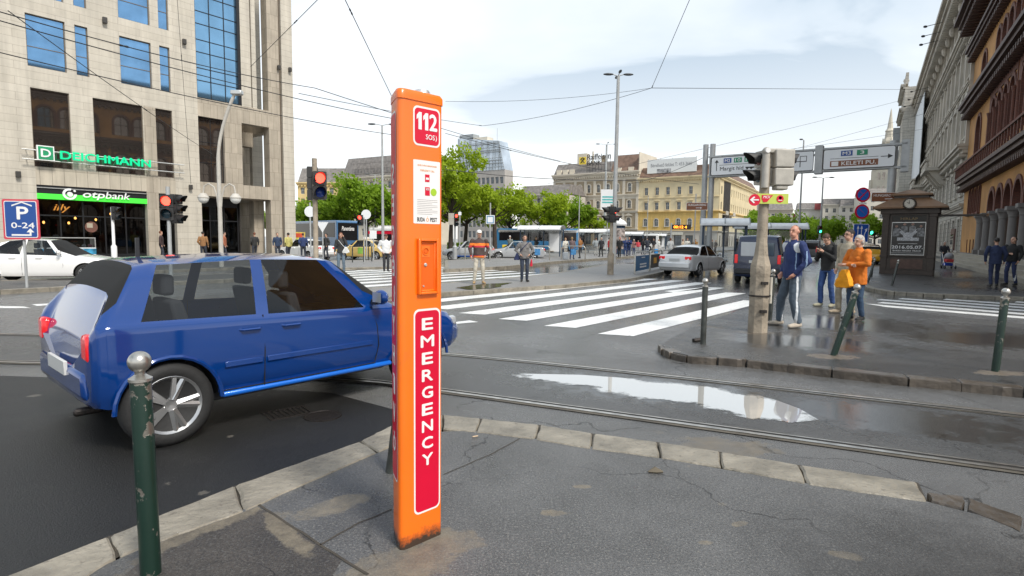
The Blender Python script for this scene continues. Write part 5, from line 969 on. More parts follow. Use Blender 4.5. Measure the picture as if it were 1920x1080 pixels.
b.box(gx+.35, .02, 5.72, gx+2.6, .034, 6.04, brn); put_text(b, 'KELETI PU.', whp, gx+.9, 5.78, gx+2.5, 5.98, .02, .01, .03); b.box(gx+.42, .012, 5.76, gx+.75, .02, 6.0, whp); b.box(gx+.35, .03, 6.15, gx+2.6, .034, 6.17, bk); b.box(gx+2.7, .03, 6.12, gx+3.15, .034, 6.16, bk); b.poly([(gx+3.25, .025, 6.14), (gx+3.02, .025, 6.26), (gx+3.02, .025, 6.02)], bk); b.out('lettering', s1, smooth=False)
def brown(px0, px1, y0, y1, Y, lab):
    a, c = at(px0, y0, Y), at(px1, y1, Y-.4); t = thing('tourist_sign', lab, 'sign', (a.x, Y, 0), math.atan2(-.4, c.x-a.x)); w_ = c.x-a.x; b = MB(); plate(b, 0, c.z, w_, a.z, .05, 0, .03, whp); plate(b, .02, c.z+.02, w_-.02, a.z-.02, .04, -.03, .004, brn); q = b.out('board', t, smooth=False)
    b = MB(); hh = a.z-c.z; put_text(b, 'HUNGARORING', whp, .1, c.z+hh*.55, w_-.1, c.z+hh*.82, -.034, .004, .02); b.box(w_*.45, -.04, c.z+hh*.27, w_*.68, -.036, c.z+hh*.33, whp); b.poly([(w_*.74, -.04, c.z+hh*.3), (w_*.65, -.04, c.z+hh*.42), (w_*.65, -.04, c.z+hh*.18)], whp); b.out('lettering', q, smooth=False); b = MB(); b.box(w_*.2, 0, c.z+.1, w_*.3, .25, c.z+.16, pgy); b.out('bracket', t)
brown(1287, 1329, 380, 394, 35.5, 'small brown HUNGARORING sign on the left double posts of the gantry'); brown(1634, 1692, 361, 378, 30.0, 'larger brown HUNGARORING sign on the right gantry post above the kiosk')
# round signs on a mast
x, Y = at(1613, 450, 27).x, 27.0
t = thing('sign_mast', 'mast with two round blue and red no parking signs above a blue lane sign', 'road sign', (x, Y, .1)); b = MB(); b.tube([(0, .06, 0), (0, .06, 4.1)], .035, pgy, 10); b.out('pole', t)
for k, (z, cross) in enumerate(((3.8, 1), (3.02, 0))):
    b = MB(); b.lathe([(0, -.01), (.33, -.01), (.34, 0), (.34, .02)], redp, 30, (0, 0, z), 'y'); b.lathe([(0, -.016), (.26, -.016), (.26, -.01)], mat('sign_bright_blue', (.01, .14, .55), .4, n=0), 30, (0, 0, z), 'y')
    for sg in ((-1, 1) if cross else (-1,)): c_, s_ = .19, .03; b.poly([(-c_*1-s_*0, -.02-.002*(sg > 0), z-sg*c_-s_), (-c_+s_, -.02-.002*(sg > 0), z-sg*c_+(-s_ if sg > 0 else -s_)), (c_+s_, -.02-.002*(sg > 0), z+sg*c_), (c_, -.02-.002*(sg > 0), z+sg*c_+s_), (-c_-s_, -.02-.002*(sg > 0), z-sg*c_)], redp)
    b.out('round_sign', t, smooth=False)
b = MB(); b.box(-.18, -.01, 3.36, .18, .01, 3.44, whp); b.box(-.18, -.01, 2.56, .18, .01, 2.64, whp); b.out('supplement_plate', t)
b = MB(); plate(b, -.36, 1.6, .36, 2.45, .04, .02, .03, whp); plate(b, -.34, 1.62, .34, 2.43, .03, -.01, .004, mat('sign_lane_blue', (.01, .08, .38), .4, n=0)); q = b.out('lane_sign', t, smooth=False); b = MB()
for xx in (-.15, .02): b.box(xx-.015, -.02, 1.7, xx+.015, -.015, 2.25, whp); b.poly([(xx, -.02, 2.38), (xx-.06, -.02, 2.22), (xx+.06, -.02, 2.22)], whp)
b.tube([(.16, -.018, 1.7), (.16, -.018, 1.95), (.24, -.018, 2.15)], .014, whp, 4); b.poly([(.29, -.02, 2.26), (.16, -.02, 2.18), (.27, -.02, 2.09)], whp); b.out('arrows', q, smooth=False)
# parking sign at far left
a, c = at(4, 375, 16), at(74, 451, 16); t = thing('parking_sign', 'red bordered blue parking sign reading P 0-24 with a turning arrow', 'road sign', (a.x, 16, .12), rad(3)); w_ = c.x-a.x; zb = 1.42-.12+.05; zt = 2.58-.12
b = MB(); plate(b, 0, zb, w_, zt, .05, 0, .02, mat('sign_pink_red', (.6, .06, .09), .4)); plate(b, .05, zb+.05, w_-.05, zt-.05, .05, -.02, .003, whp); plate(b, .07, zb+.07, w_-.07, zt-.07, .04, -.023, .003, blu); q = b.out('panel', t, smooth=False)
b = MB(); put_text(b, 'P', whp, .38, zt-.56, .7, zt-.2, -.026, .003, .06); put_text(b, '0-24', whp, .22, zt-.8, .84, zt-.64, -.026, .003, .04); b.box(.22, -.03, zb+.1, .75, -.027, zb+.145, whp); b.box(.7, -.03, zb+.145, .75, -.027, zb+.2, whp); b.poly([(.725, -.03, zb+.31), (.62, -.03, zb+.2), (.83, -.03, zb+.2)], whp)
b.poly([(.26, -.03, zt-.2), (.53, -.03, zt-.1), (.8, -.03, zt-.2), (.8, -.03, zt-.16), (.53, -.03, zt-.065), (.26, -.03, zt-.16)], whp); b.out('lettering', q, smooth=False); b = MB(); b.tube([(w_*.5, .05, 0), (w_*.5, .05, zt)], .035, pgy, 8); b.out('pole', t)
# kiosk
ka, kb_ = V(G(1648, 513, .1)), V(G(1749, 517, .1)); kd = (kb_-ka); kw = kd.length; kang = math.atan2(kd.y, kd.x)
kbr = mat('kiosk_dark_brown', (.055, .038, .028), .45, n=.2, s=6, dirt=.2); kcu = mat('kiosk_copper_roof', (.2, .11, .055), .5, .2, .2, 2); 
t = thing('newspaper_kiosk', 'dark brown newspaper kiosk with copper roof, round clock and a lit black poster', 'kiosk', (ka.x, ka.y, .1), kang); D_ = 2.1
b = MB(); b.box(0, 0, .0, kw, D_, .22, kbr); b.box(.06, .04, .22, kw-.06, D_-.04, .85, kbr); b.box(.12, .1, .85, kw-.12, D_-.1, 3.1, kbr)
for xx in (0, kw-.28): b.box(xx, 0, .22, xx+.28, .28, 3.05, kbr); b.box(xx-.03, -.03, 2.9, xx+.31, .31, 3.05, kbr); b.box(xx-.03, -.03, .85, xx+.31, .31, .97, kbr)
for xx in (0, kw-.28): b.box(xx, D_-.28, .22, xx+.28, D_, 3.05, kbr)
b.box(-.1, -.1, 3.05, kw+.1, D_+.1, 3.3, kbr); b.out('cabin', t, bevel=.01)
b = MB(); b.box(.45, .0, .3, kw-.45, .035, .78, mat('kiosk_panel', (.1, .055, .04), .5, n=.3)); b.out('lower_panel', t)
b = MB(); e = .42; b.add([(-e, -e, 3.3), (kw+e, -e, 3.3), (kw+e, D_+e, 3.3), (-e, D_+e, 3.3), (-e, -e, 3.38), (kw+e, -e, 3.38), (kw+e, D_+e, 3.38), (-e, D_+e, 3.38), (.35, .35, 3.85), (kw-.35, .35, 3.85), (kw-.35, D_-.35, 3.85), (.35, D_-.35, 3.85)], [[0, 3, 2, 1], [0, 1, 5, 4], [1, 2, 6, 5], [2, 3, 7, 6], [3, 0, 4, 7], [4, 5, 9, 8], [5, 6, 10, 9], [6, 7, 11, 10], [7, 4, 8, 11]], kcu)
b.box(.4, .4, 3.85, kw-.4, D_-.4, 3.98, kbr); b.box(.25, .25, 3.98, kw-.25, D_-.25, 4.05, kcu); b.add([(.25, .25, 4.05), (kw-.25, .25, 4.05), (kw-.25, D_-.25, 4.05), (.25, D_-.25, 4.05), (kw/2, D_/2, 4.35)], [[0, 1, 4], [1, 2, 4], [2, 3, 4], [3, 0, 4]], kcu); b.out('roof', t, smooth=False)
b = MB(); b.lathe([(.0, -.5), (.2, -.5), (.22, -.5), (.26, -.52), (.28, -.5), (.29, -.42), (.28, -.2)], kbr, 28, (kw*.5, 0, 3.52), 'y'); q = b.out('clock', t); b = MB(); b.lathe([(0, -.525), (.21, -.525), (.21, -.5)], mat('clock_face', (.55, .5, .42), .4, n=.05), 28, (kw*.5, 0, 3.52), 'y'); b.tube([(kw*.5, -.53, 3.52), (kw*.5-.02, -.53, 3.68)], .01, bk, 4); b.tube([(kw*.5, -.53, 3.52), (kw*.5-.1, -.53, 3.58)], .013, bk, 4); [b.box(kw*.5+.18*math.cos(a*.5236)-.008, -.53, 3.52+.18*math.sin(a*.5236)-.008, kw*.5+.18*math.cos(a*.5236)+.008, -.526, 3.52+.18*math.sin(a*.5236)+.008, bk) for a in range(12)]; b.out('clock_face', q)
pz0, pz1, px0, px1 = .98, 2.62, .42, kw-.42; b = MB(); ring(b, px0-.06, pz0-.06, px1+.06, pz1+.4, .06, .02, .1, kbr); b.box(px0, .06, pz1+.05, px1, .08, pz1+.33, mat('fascia_black', (.03, .026, .02), .5)); b.out('poster_frame', t)
b = MB(); put_text(b, 'HÍRLAP', mat('gold_letter', (.3, .2, .08), .5), px0+.35, pz1+.12, px1-.35, pz1+.27, .06, .01, .0); b.out('lettering', t, smooth=False)
b = MB(); b.box(px0, .05, pz0, px1, .06, pz1, mat('poster_black', (.02, .019, .018), .3, n=.4, s=3)); ring(b, px0-.01, pz0-.01, px1+.01, pz1+.01, .03, .035, .055, alu); q = b.out('poster', t); pw_ = px1-px0
b = MB(); psk = mat('poster_skin', (.35, .2, .15), .5, n=.3, s=14); pgr = mat('poster_grey', (.2, .2, .2), .5, n=.7, s=12)
for k in range(4): xx = px0+pw_*(.14+.24*k); zz = pz1-.2+(.1 if k in (1, 2) else 0); b.lathe([(0, .044), (.06, .046), (.062, .05)], psk, 12, (xx, 0, zz), 'y'); b.prism([(xx-.15, zz-.5), (xx+.15, zz-.5), (xx+.13, zz-.12), (xx, zz-.06), (xx-.13, zz-.12)], .047, .05, pgr, 'y')
lg = mat('poster_silver', (.45, .45, .46), .4, n=.5, s=20)
for sg in (-1, 1): b.prism([(px0+pw_*.5, 1.95), (px0+pw_*.5+sg*.42, 2.36), (px0+pw_*.5+sg*.3, 2.2), (px0+pw_*.5+sg*.38, 2.14), (px0+pw_*.5+sg*.1, 1.85)], .04, .046, lg, 'y')
b.lathe([(0, .038), (.16, .038), (.2, .046)], lg, 14, (px0+pw_*.5, 0, 1.92), 'y'); b.box(px0+.25, .04, 1.7, px1-.25, .046, 1.86, lg)
put_text(b, '2016.05.07.', whp, px0+.04, 1.3, px1-.06, 1.46, .05, .006, .05); put_text(b, 'BARBA NEGRA TRACK', whp, px0+.1, 1.16, px1-.12, 1.24, .05, .006, .02); b.box(px0+.3, .045, 1.55, px1-.3, .05, 1.565, whp); b.box(px0+.05, .045, 1.09, px1-.05, .05, 1.1, whp); b.box(px0+.05, .045, 1.02, px1-.05, .05, 1.03, whp); b.out('print', q, smooth=False)
b = MB(); b.box(kw+.02, .3, 2.95, kw+1.9, 1.7, 3.0, kbr); b.box(kw+1.85, .3, 2.9, kw+1.95, 1.7, 3.02, kcu); b.out('awning', t)
# bus shelters
shb = mat('shelter_frame_navy', (.02, .045, .085), .45, n=.05); shr = mat('shelter_roof_white', (.78, .79, .79), .3, n=.1); shg = glass('shelter_glass', (.8, .86, .9), .02, .85)
def shelter(x, y, rz, L, label, posters=(0,), z=.17, h=2.35):
    t = thing('bus_shelter', label, 'bus shelter', (x, y, z), rz, 'glass tram stop shelters'); b = MB(); n_ = max(2, int(L/1.4)); 
    for k in range(n_+1): xx = L*k/n_; b.box(xx-.04, -.04, 0, xx+.04, .04, h, shb); 
    b.box(0, -.04, h-.08, L, .04, h, shb); b.box(0, -1.2, h-.08, .06, 0, h, shb); b.box(L-.06, -1.2, h-.08, L, 0, h, shb); b.box(-.04, -1.25, 0, .04, -1.17, h, shb); b.box(L-.04, -1.25, 0, L+.04, -1.17, h, shb); b.box(0, -1.25, h-.1, L, -1.17, h, shb); b.out('frame', t)
    b = MB()
    for k in range(8):
        a0, a1 = math.pi*k/8, math.pi*(k+1)/8; f = lambda a, o=0: (-.6+(1.0+o)*math.cos(a), h+.02+(.32+o)*math.sin(a)); p, q_ = f(a0), f(a1)
        b.quad((-.15, p[0], p[1]), (L+.15, p[0], p[1]), (L+.15, q_[0], q_[1]), (-.15, q_[0], q_[1]), shr)
    for xx in [-.15, L+.12]+[L*k/n_ for k in range(1, n_)]: b.tube([(xx, -.6+1.02*math.cos(math.pi*k/8), h+.03+.33*math.sin(math.pi*k/8)) for k in range(9)], .025, mull, 5)
    b.box(-.15, -1.62, h-.06, L+.15, -1.58, h+.04, shr); b.out('roof', t)
    b = MB(); b.quad((.04, 0, .25), (L-.04, 0, .25), (L-.04, 0, h-.1), (.04, 0, h-.1), shg); b.quad((0, -1.15, .25), (0, -.06, .25), (0, -.06, h-.1), (0, -1.15, h-.1), shg); b.out('pane', t, smooth=False)
    b = MB(); b.box(.5, -.45, .42, L-.8, -.1, .47, mat('bench_wood', (.3, .24, .17), .6)); b.box(.8, -.3, 0, .86, -.2, .42, shb); b.box(L-1.2, -.3, 0, L-1.14, -.2, .42, shb); b.out('bench', t)
    for k, xx in enumerate(posters): b = MB(); b.box(xx, -1.22, .3, xx+.12, -.1, 2.1, mull) if xx > L-.3 else b.box(xx, -.1, .3, xx+1.15, -.05, 2.1, mull); q = b.out('poster_case', t); b = MB(); (b.box(xx-.01, -1.12, .4, xx, -.2, 2.0, wsg) if xx > L-.3 else b.box(xx+.06, -.12, .4, xx+1.08, -.1, 2.0, wsg)); b.out('poster', q)
Dv_ = math.atan2(-.568, .823)
for (px, py, L, lab, po) in [(983, 479, 3.6, 'white arched tram shelter with a red and white poster, leftmost on the platform', (2.3,)), (1090, 474, 3.6, 'arched tram shelter with a red poster behind the people left of the signal post', (2.3,)), (1163, 470, 3.2, 'small arched shelter right of the signal post beneath the beige palace', (0,)), (1220, 467, 2.6, 'small arched shelter behind the women near the blue ad fence', (1.2,)), (1312, 464, 2.1, 'large blue framed shelter beside the white car and the gantry posts', ()), (1368, 462, 4.0, 'white roofed shelter partly hidden behind the dark van', ())]:
    x, y = G(px, py, .17)
    if px == 1312: x, y = at(1318, 450, 31).x, 31
    if px == 1368: x, y = at(1378, 450, 38).x, 38
    shelter(x, y, -.33, L, lab, po)
# poster design on first shelter, column with advert drum, displays
x, y = at(1160, 450, 62).x, 62; t = thing('advert_column', 'round dark advertising column with a domed cap behind the shelters', 'advertising column', (x, y, .12)); b = MB(); b.lathe([(.75, 0), (.7, .3), (.65, .4), (.65, 3.1)], shb, 20); b.out('drum', t); b = MB(); b.lathe([(.8, 3.1), (.85, 3.3), (.6, 3.6), (.2, 3.8), (.05, 4.1)], wsg, 20); b.out('cap', t); b = MB(); b.lathe([(.66, .6), (.66, 2.8)], mat('drum_poster', (.35, .3, .28), .5, n=.8, s=4), 20); b.out('posters', t)
t = thing('departure_display', 'dark departure display with orange digits on a pole before the yellow building', 'display', (at(1277, 450, 55).x, 55, .15)); b = MB(); b.box(-.9, 0, 2.6, .9, .2, 3.05, sig); b.out('screen', t); b = MB(); led = mat('led_orange', (1, .3, .02), .5, n=0, emit=(1, .28, .02), es=1.8); put_text(b, '00:12 4', led, -.75, 2.7, .5, 2.95, 0, .02, .03); b.out('digits', t, smooth=False); b = MB(); b.tube([(-.95, .1, 0), (-.95, .1, 3.2)], .08, pgy, 8); b.out('pole', t)
# ad fence by the road
p0 = V(G(1190, 514, .12)); p1 = V(G(1240, 503, .12)); fd = (p1-p0); fl = fd.length; fa = math.atan2(fd.y, fd.x); tubm = mat('rail_stainless', (.5, .48, .43), .35, .8, .15, 6)
for k, (m_, lab) in enumerate([(mat('ad_blue', (.03, .14, .3), .5, n=.1), 'steel tube barrier with a blue advertising panel beside the road'), (mat('ad_dark', (.06, .05, .045), .5, n=.1), 'steel tube barrier with a dark panel and orange square'), (None, 'plain steel tube barrier next to the white car')]):
    q0 = p0+fd*(k*.52); t = thing('barrier', lab, 'barrier', (q0.x, q0.y, .12), fa, 'tube barriers along the refuge'); w_ = fl*.48; b = MB(); b.tube([(0, 0, 0), (0, 0, .85), (.04, 0, .95), (.12, 0, 1.0), (w_-.12, 0, 1.0), (w_-.04, 0, .95), (w_, 0, .85), (w_, 0, 0)], .035, tubm, 8); b.out('tube_frame', t)
    if m_: b = MB(); b.box(.06, -.02, .12, w_-.06, .02, .82, m_); q = b.out('panel', t); b = MB()
    if k == 0: [b.box(w_*.3, -.03, .25+.13*j, w_*.75, -.021, .32+.13*j, whp) for j in range(2)]; b.box(w_*.4, -.03, .7, w_*.65, -.021, .75, whp); b.out('print', q)
    if k == 1: b.box(w_*.25, -.03, .35, w_*.5, -.021, .65, lam if False else mat('print_orange_flat', (.85, .4, .03), .5, n=0)); b.out('print', q)
for k, (px, py, Y) in enumerate([(872, 488, 43), (985, 487, 40), (1053, 486, 42), (1262, 480, 33)]):
    x, y = G(px, py, .17); t = thing('barrier', ['tube barrier behind the man in orange stripes', 'tube barrier between the grey jacket woman and first shelter', 'tube barrier with a blue disc beside the waiting people', 'tube barrier in front of the women above the white car'][k], 'barrier', (x, y, .17), -.33, 'tube barriers on the platform'); b = MB(); w_ = 1.8; b.tube([(0, 0, 0), (0, 0, .85), (.1, 0, 1.0), (w_-.1, 0, 1.0), (w_, 0, .85), (w_, 0, 0)], .04, tubm, 6); b.out('tube_frame', t)
    if k in (1, 2): b = MB(); b.box(.7, -.02, .35, w_-.7, .02, .8, mat('ad_sky_blue', (.06, .22, .45), .5, n=.6, s=4)); b.out('panel', t)
# small signs
def sign(px, Y, ztop, label, shape, zc, sz, m_, base=.12, cat='road sign'):
    x = at(px, 450, Y).x; t = thing('sign_post', label, cat, (x, Y, base)); b = MB(); b.tube([(0, .03, 0), (0, .03, ztop)], .045, pgy, 8); b.out('pole', t); b = MB()
    if shape == 'o': b.lathe([(0, -.02), (sz, -.02), (sz, .0)], m_, 24, (0, 0, zc), 'y')
    elif shape == 'v': b.prism([(0, zc-sz), (sz, zc+sz*.7), (-sz, zc+sz*.7)], -.02, 0, m_, 'y')
    else: b.box(-sz, -.02, zc-sz*shape, sz, 0, zc+sz*shape, m_)
    b.out('plate', t); return t
sign(687, 40, 3.4, 'round white sign on a thin pale mast left of the orange pillar', 'o', 3.1, .33, wsg); sign(605, 38, 2.5, 'white triangular give way sign before the blue coach', 'v', 2.2, .4, wsg); sign(700, 37.9, 2.2, 'small square white sign back between coach and ambulance', 1.2, 1.7, .22, wsg); sign(582, 32, 3.4, 'thin white round sign mast left of the thick signal post', 'o', 2.9, .3, wsg)
t = sign(919, 40, 4.0, 'blue and white square tram stop sign on two thin poles', 1.0, 2.85, .3, wsg); b = MB(); ring(b, -.24, 2.6, .24, 3.1, .05, -.035, -.021, mat('stop_blue', (.03, .2, .4), .5)); b.out('border', t); t = sign(1138, 60, 6.8, 'white and turquoise hanging flag sign by the tall lamp column', 1.4, 5.7, .75, wsg); b = MB(); [b.box(-.6, -.035, 5.35+.28*k, .6, -.021, 5.5+.28*k, mat('turquoise', (.1, .45, .45), .5)) for k in range(3)]; b.out('stripes', t)
sign(1085, 52, 5.6, 'brown wooden looking pole between the waiting people', 1, 5.5, .06, conc2, cat='pole'); sign(1213, 70, 7, 'brown pole before the yellow building shops', 1, 6.9, .06, conc2, cat='pole'); sign(1302, 45, 5.2, 'thin pale pole left of the gantry posts', 1, 5.1, .05, pgy, cat='pole')
sign(862, 44, 3.6, 'pale pole behind the red traffic light', 1, 3.4, .12, wsg, cat='pole')
# freezer on the pavement
x, y = G(80, 497, .12); t = thing('ice_cream_freezer', 'white and glass ice cream freezer with a blue picture front before the bank', 'freezer', (x, y, .12), A0); fz = mat('freezer_white', (.62, .63, .63), .35, n=.08); b = MB(); b.box(0, 0, .08, 2.2, .8, .5, fz); b.out('body', t, bevel=.02); b = MB(); b.box(.0, -.01, .5, 2.2, .8, .78, mat('freezer_picture', (.05, .3, .5), .4, n=.8, s=3)); b.out('picture_front', t); b = MB(); b.box(0, 0, .78, 2.2, .8, .84, fz); [b.box(xx, .02, .84, xx+.04, .78, 1.3, alu) for xx in (0, 2.16)]; b.box(0, .02, 1.3, 2.2, .78, 1.34, alu); b.out('frame', t); b = MB(); b.quad((.04, .03, .84), (2.16, .03, .84), (2.16, .03, 1.3), (.04, .03, 1.3), shg); b.out('pane', t, smooth=False); b = MB(); [b.sph((.3+.25*k, .4, .92), (.1, .12, .08), [fz, mat('ice_pink', (.6, .25, .3), .5), mat('ice_brown', (.2, .1, .06), .5)][k % 3], 8, 6) for k in range(8)]; b.out('tub', t)
x, y = G(152, 513, .12); t = thing('grey_bollard', 'plain grey bollard on the pavement in front of the ice cream freezer', 'bollard', (x, y, .12)); b = MB(); b.lathe([(.06, 0), (.06, .9), (.055, .95), (.01, .97)], drk, 12); b.out('post', t)
t = thing('a_board', 'small orange and green advert board leaning on the corner column', 'sign board', (at(549, 450, 50).x-.6, 50, .12), .2); b = MB(); b.box(0, 0, .9, 1.6, .06, 1.9, mat('board_yellow', (.65, .5, .1), .5, n=.3)); b.box(.1, -.02, 1.45, 1.5, 0, 1.8, mat('board_red', (.6, .08, .03), .5)); b.box(.1, -.02, .98, 1.5, 0, 1.3, lim); b.out('board', t); b = MB(); b.box(.1, 0, 0, .2, .05, .9, sig); b.box(1.4, 0, 0, 1.5, .05, .9, sig); b.out('leg', t)
# ---------------- vehicles ----------------
tyre = mat('tyre_rubber', (.018, .018, .018), .7, bump=.2, bs=30); rimm = mat('alloy_rim', (.5, .5, .5), .28, .85, .08); blk = mat('black_plastic', (.02, .02, .022), .45, n=.1); arch_m = mat('wheel_arch_dark', (.008, .008, .008), .9, n=0)
cgl = glass('car_glass', (.8, .84, .85), .015, .85); cgd = glass('car_glass_dark', (.16, .18, .19), .02, .35); tail = mat('tail_lamp_red', (.55, .01, .015), .15, n=.15, s=20, coat=.6, emit=(.8, .02, .02), es=.15); headl = mat('headlamp', (.5, .52, .54), .08, .4, .1); seat = mat('seat_fabric', (.04, .04, .045), .9, n=.2); plate_w = mat('plate_white', (.6, .6, .58), .4, n=0)
def paint_m(name, c, r=.22, n=.02): return mat(name, c, r, .1, n, 2, coat=.8)
def carbody(keys, ring):
    """keys: (xb,xt,zlow,zbelt,zroof,wlow,wmid,wbelt,wroof,gh) stations along the car; lofted half rings mirrored"""
    return
def car(name, label, cat, x, y, hd, P, body, gl=cgl, z=0.0, group=None, light_rear=tail, bodyname='body'):
    """P: dict(L,W,H,st=[(xb,xt,zb,zbelt,zr,wb,wbelt,wr)],glass side ranges,wheels)"""
    t = thing(name, label, cat, (x, y, z), hd, group)
    st = P['st']; SUB = 4; S = []
    for i in range(len(st)-1):
        for k in range(SUB): f = k/SUB; S.append((tuple(a+(c-a)*f for a, c in zip(st[i], st[i+1])), i))
    S.append((st[-1], len(st)-2))
    def ringp(s):
        xb, xt, zb, zl, zr, wb, wl, wr = s; pts = []
        wm = max(wb, wl)+.015; zm = zb+(zl-zb)*.52
        for (w_, zz) in [(0, zb), (wb*.8, zb), (wb*.97, zb+.03), (wb, zb+.09), (wb+(wm-wb)*.6, zb+(zm-zb)*.45), (wm, zm), (wm, zm+(zl-zm)*.3), (wl+(wm-wl)*.55, zl-(zl-zm)*.28), (wl+.008, zl-.045), (wl-.012, zl-.012), (wl-.03, zl)]: pts.append((xb, w_, zz))
        for f in (.33, .66, .92): pts.append((xb+(xt-xb)*f, wl-.03+(wr-wl+.03)*(f**1.15), zl+(zr-.035-zl)*f/.92*(.92 if f == .92 else 1) if f < .92 else zr-.035))
        for f, dz in ((.88, -.012), (.6, .0), (.3, .008), (0, .012)): pts.append((xt, wr*f, zr+dz))
        return pts
    R_ = [ringp(s) for s, i in S]; n = len(R_[0]); full = []
    for r in R_: full.append([(p[0], -p[1], p[2]) for p in r]+[(p[0], p[1], p[2]) for p in r[-2:0:-1]])
    m = len(full[0]); vs = [p for r in full for p in r]; fs = []; mt = []
    NG0 = 10
    for i in range(len(full)-1):
        seg = S[i][1]; kind = P['seg'][seg]
        for k in range(m):
            kk = k if k < n-1 else m-1-k   # mirrored ring index of this strip
            g = 0
            if kind == 'w' and NG0 <= kk < NG0+3: g = 1          # side window
            if kind in ('f', 'r') and kk >= NG0+1: g = 2            # windscreen / rear window
            fs.append([i*m+k, i*m+(k+1) % m, (i+1)*m+(k+1) % m, (i+1)*m+k]); mt.append(g)
    c0 = (full[0][0][0], 0, sum(p[2] for p in full[0])/m); c1 = (full[-1][0][0], 0, sum(p[2] for p in full[-1])/m)
    fs += [list(range(m))[::-1], list(range((len(full)-1)*m, len(full)*m))]; mt += [0, 0]
    bm_ = MB(); bm_.mats = [body, gl, arch_m]; bm_.v = vs; bm_.f = fs; bm_.fm = mt
    me = bm_.mesh('body', True, 38); me.flip_normals()
    o = bpy.data.objects.new('tmpb', me); TMP.collection.objects.link(o)
    cuts = []
    for (wx, wr_) in P['wheels']:
        q = MB(); q.lathe([(wr_*1.13, -P['W']/2-.2), (wr_*1.13, P['W']/2+.2)], arch_m, 28, (wx, 0, wr_), 'y'); cm = q.mesh('c', False); cm.flip_normals(); c = bpy.data.objects.new('c', cm); TMP.collection.objects.link(c); cuts.append(c)
        md = o.modifiers.new('b', 'BOOLEAN'); md.object = c; md.operation = 'DIFFERENCE'; md.solver = 'EXACT'
    dg = tdg(); me2 = bpy.data.meshes.new_from_object(o.evaluated_get(dg)); mats_ = [mm for mm in me2.materials]
    for c in cuts: bpy.data.objects.remove(c)
    bpy.data.objects.remove(o)
    # split glass into window parts
    V_ = [tuple(v.co) for v in me2.vertices]; bf = []; gf_ = {}
    for p in me2.polygons:
        mm = mats_[p.material_index]
        if mm == gl: gf_[p.index] = list(p.vertices)
        else: bf.append((list(p.vertices), mm))
    q = MB(); used = {}
    for f, mm in bf:
        idx = []
        for v in f:
            if v not in used: used[v] = len(q.v); q.v.append(V_[v])
            idx.append(used[v])
        if mm not in q.mats: q.mats.append(mm)
        q.f.append(idx); q.fm.append(q.mats.index(mm))
    bo = q.out(bodyname, t, ang=48)
    for (wx, wr_) in P['wheels']:
        for sg in (-1, 1): q = MB(); q.tube([(wx+wr_*1.15*math.cos(math.pi*k/14), sg*(P['W']/2-.012), wr_+wr_*1.15*math.sin(math.pi*k/14)) for k in range(15)], .018, body, 6); q.out('arch_lip', t)
    # connected glass components
    v2f = {}
    for fi, f in gf_.items():
        for v in f: v2f.setdefault(v, []).append(fi)
    seen = set()
    for fi in gf_:
        if fi in seen: continue
        comp = []; stk = [fi]; seen.add(fi)
        while stk:
            a = stk.pop(); comp.append(a)
            for v in gf_[a]:
                for c in v2f[v]:
                    if c not in seen: seen.add(c); stk.append(c)
        q = MB(); used = {}; q.mats = [gl]
        for a in comp:
            idx = []
            for v in gf_[a]:
                if v not in used: used[v] = len(q.v); q.v.append(V_[v])
                idx.append(used[v])
            q.f.append(idx); q.fm.append(0)
        if len(comp) > 1: q.out('window', t, ang=60)
    # wheels
    for (wx, wr_) in P['wheels']:
        for sg in (-1, 1):
            T = Mx.Translation((wx, sg*(P['W']/2-.115), wr_)) @ Mx.Rotation(0 if sg < 0 else math.pi, 4, 'Z')
            w_ = link('wheel', bpy.data.meshes.get('wheel_hub') or MB().lathe([(0, -.08), (.05, -.085), (.06, -.06), (.06, .05), (0, .05)], rimm, 14, ax='y').mesh('wheel_hub'), t); w_.matrix_local = T @ Mx.Diagonal((wr_/.31, 1, wr_/.31, 1))
            if 'tyre' not in _W:
                q = MB(); q.lathe([(.2, .09), (.27, .1), (.305, .075), (.31, .04), (.31, -.04), (.305, -.075), (.27, -.1), (.215, -.095), (.205, -.08)], tyre, 36, ax='y'); _W['tyre'] = q.mesh('tyre', ang=60)
                q = MB(); q.lathe([(.195, .08), (.2, -.07), (.218, -.092), (.212, -.098), (.19, -.075), (.188, .08)], rimm, 36, ax='y'); q.lathe([(.0, .02), (.19, .03)], arch_m, 24, ax='y')
                for k in range(5):
                    for dd in (-.16, .16): a = 2*math.pi*k/5; q.tube([(.04*math.cos(a), -.07, .04*math.sin(a)), (.2*math.cos(a+dd), -.072, .2*math.sin(a+dd))], [.03, .022], rimm, 5)
                _W['rim'] = q.mesh('rim', ang=40)
            link('tyre', _W['tyre'], w_); link('rim', _W['rim'], w_)
    # cabin floor, seats
    hx, fx, sx, zb_ = P['cab']; q = MB(); q.box(hx, -P['W']*.4, .25, fx, P['W']*.4, .42, seat)
    for xx in sx:
        for yy in (-.38, .38): q.box(xx-.25, yy-.24, .42, xx+.28, yy+.24, .6, seat); q.prism([(xx-.28, .5), (xx-.12, .5), (xx-.3, 1.12), (xx-.4, 1.12)], yy-.22, yy+.22, seat, 'y'); q.prism(rrect(xx-.42, 1.15, xx-.32, 1.32, .03, 3), yy-.12, yy+.12, seat, 'y')
    q.prism([(fx-.35, .4), (fx+.05, .4), (fx+.05, zb_-.03), (fx-.3, zb_-.05)], -P['W']*.4, P['W']*.4, blk, 'y'); q.out('interior', t, bevel=.03)
    for e_ in P.get('extra', []): e_(t, body)
    return t
def surf_box(name, mm, *bx, bevel=.015, rot=(0, 0, 0)):
    def f(t, body):
        q = MB()
        for b_ in bx: q.box(*b_, body if mm == 'body' else mm)
        q.out(name, t, bevel=bevel)
    return f
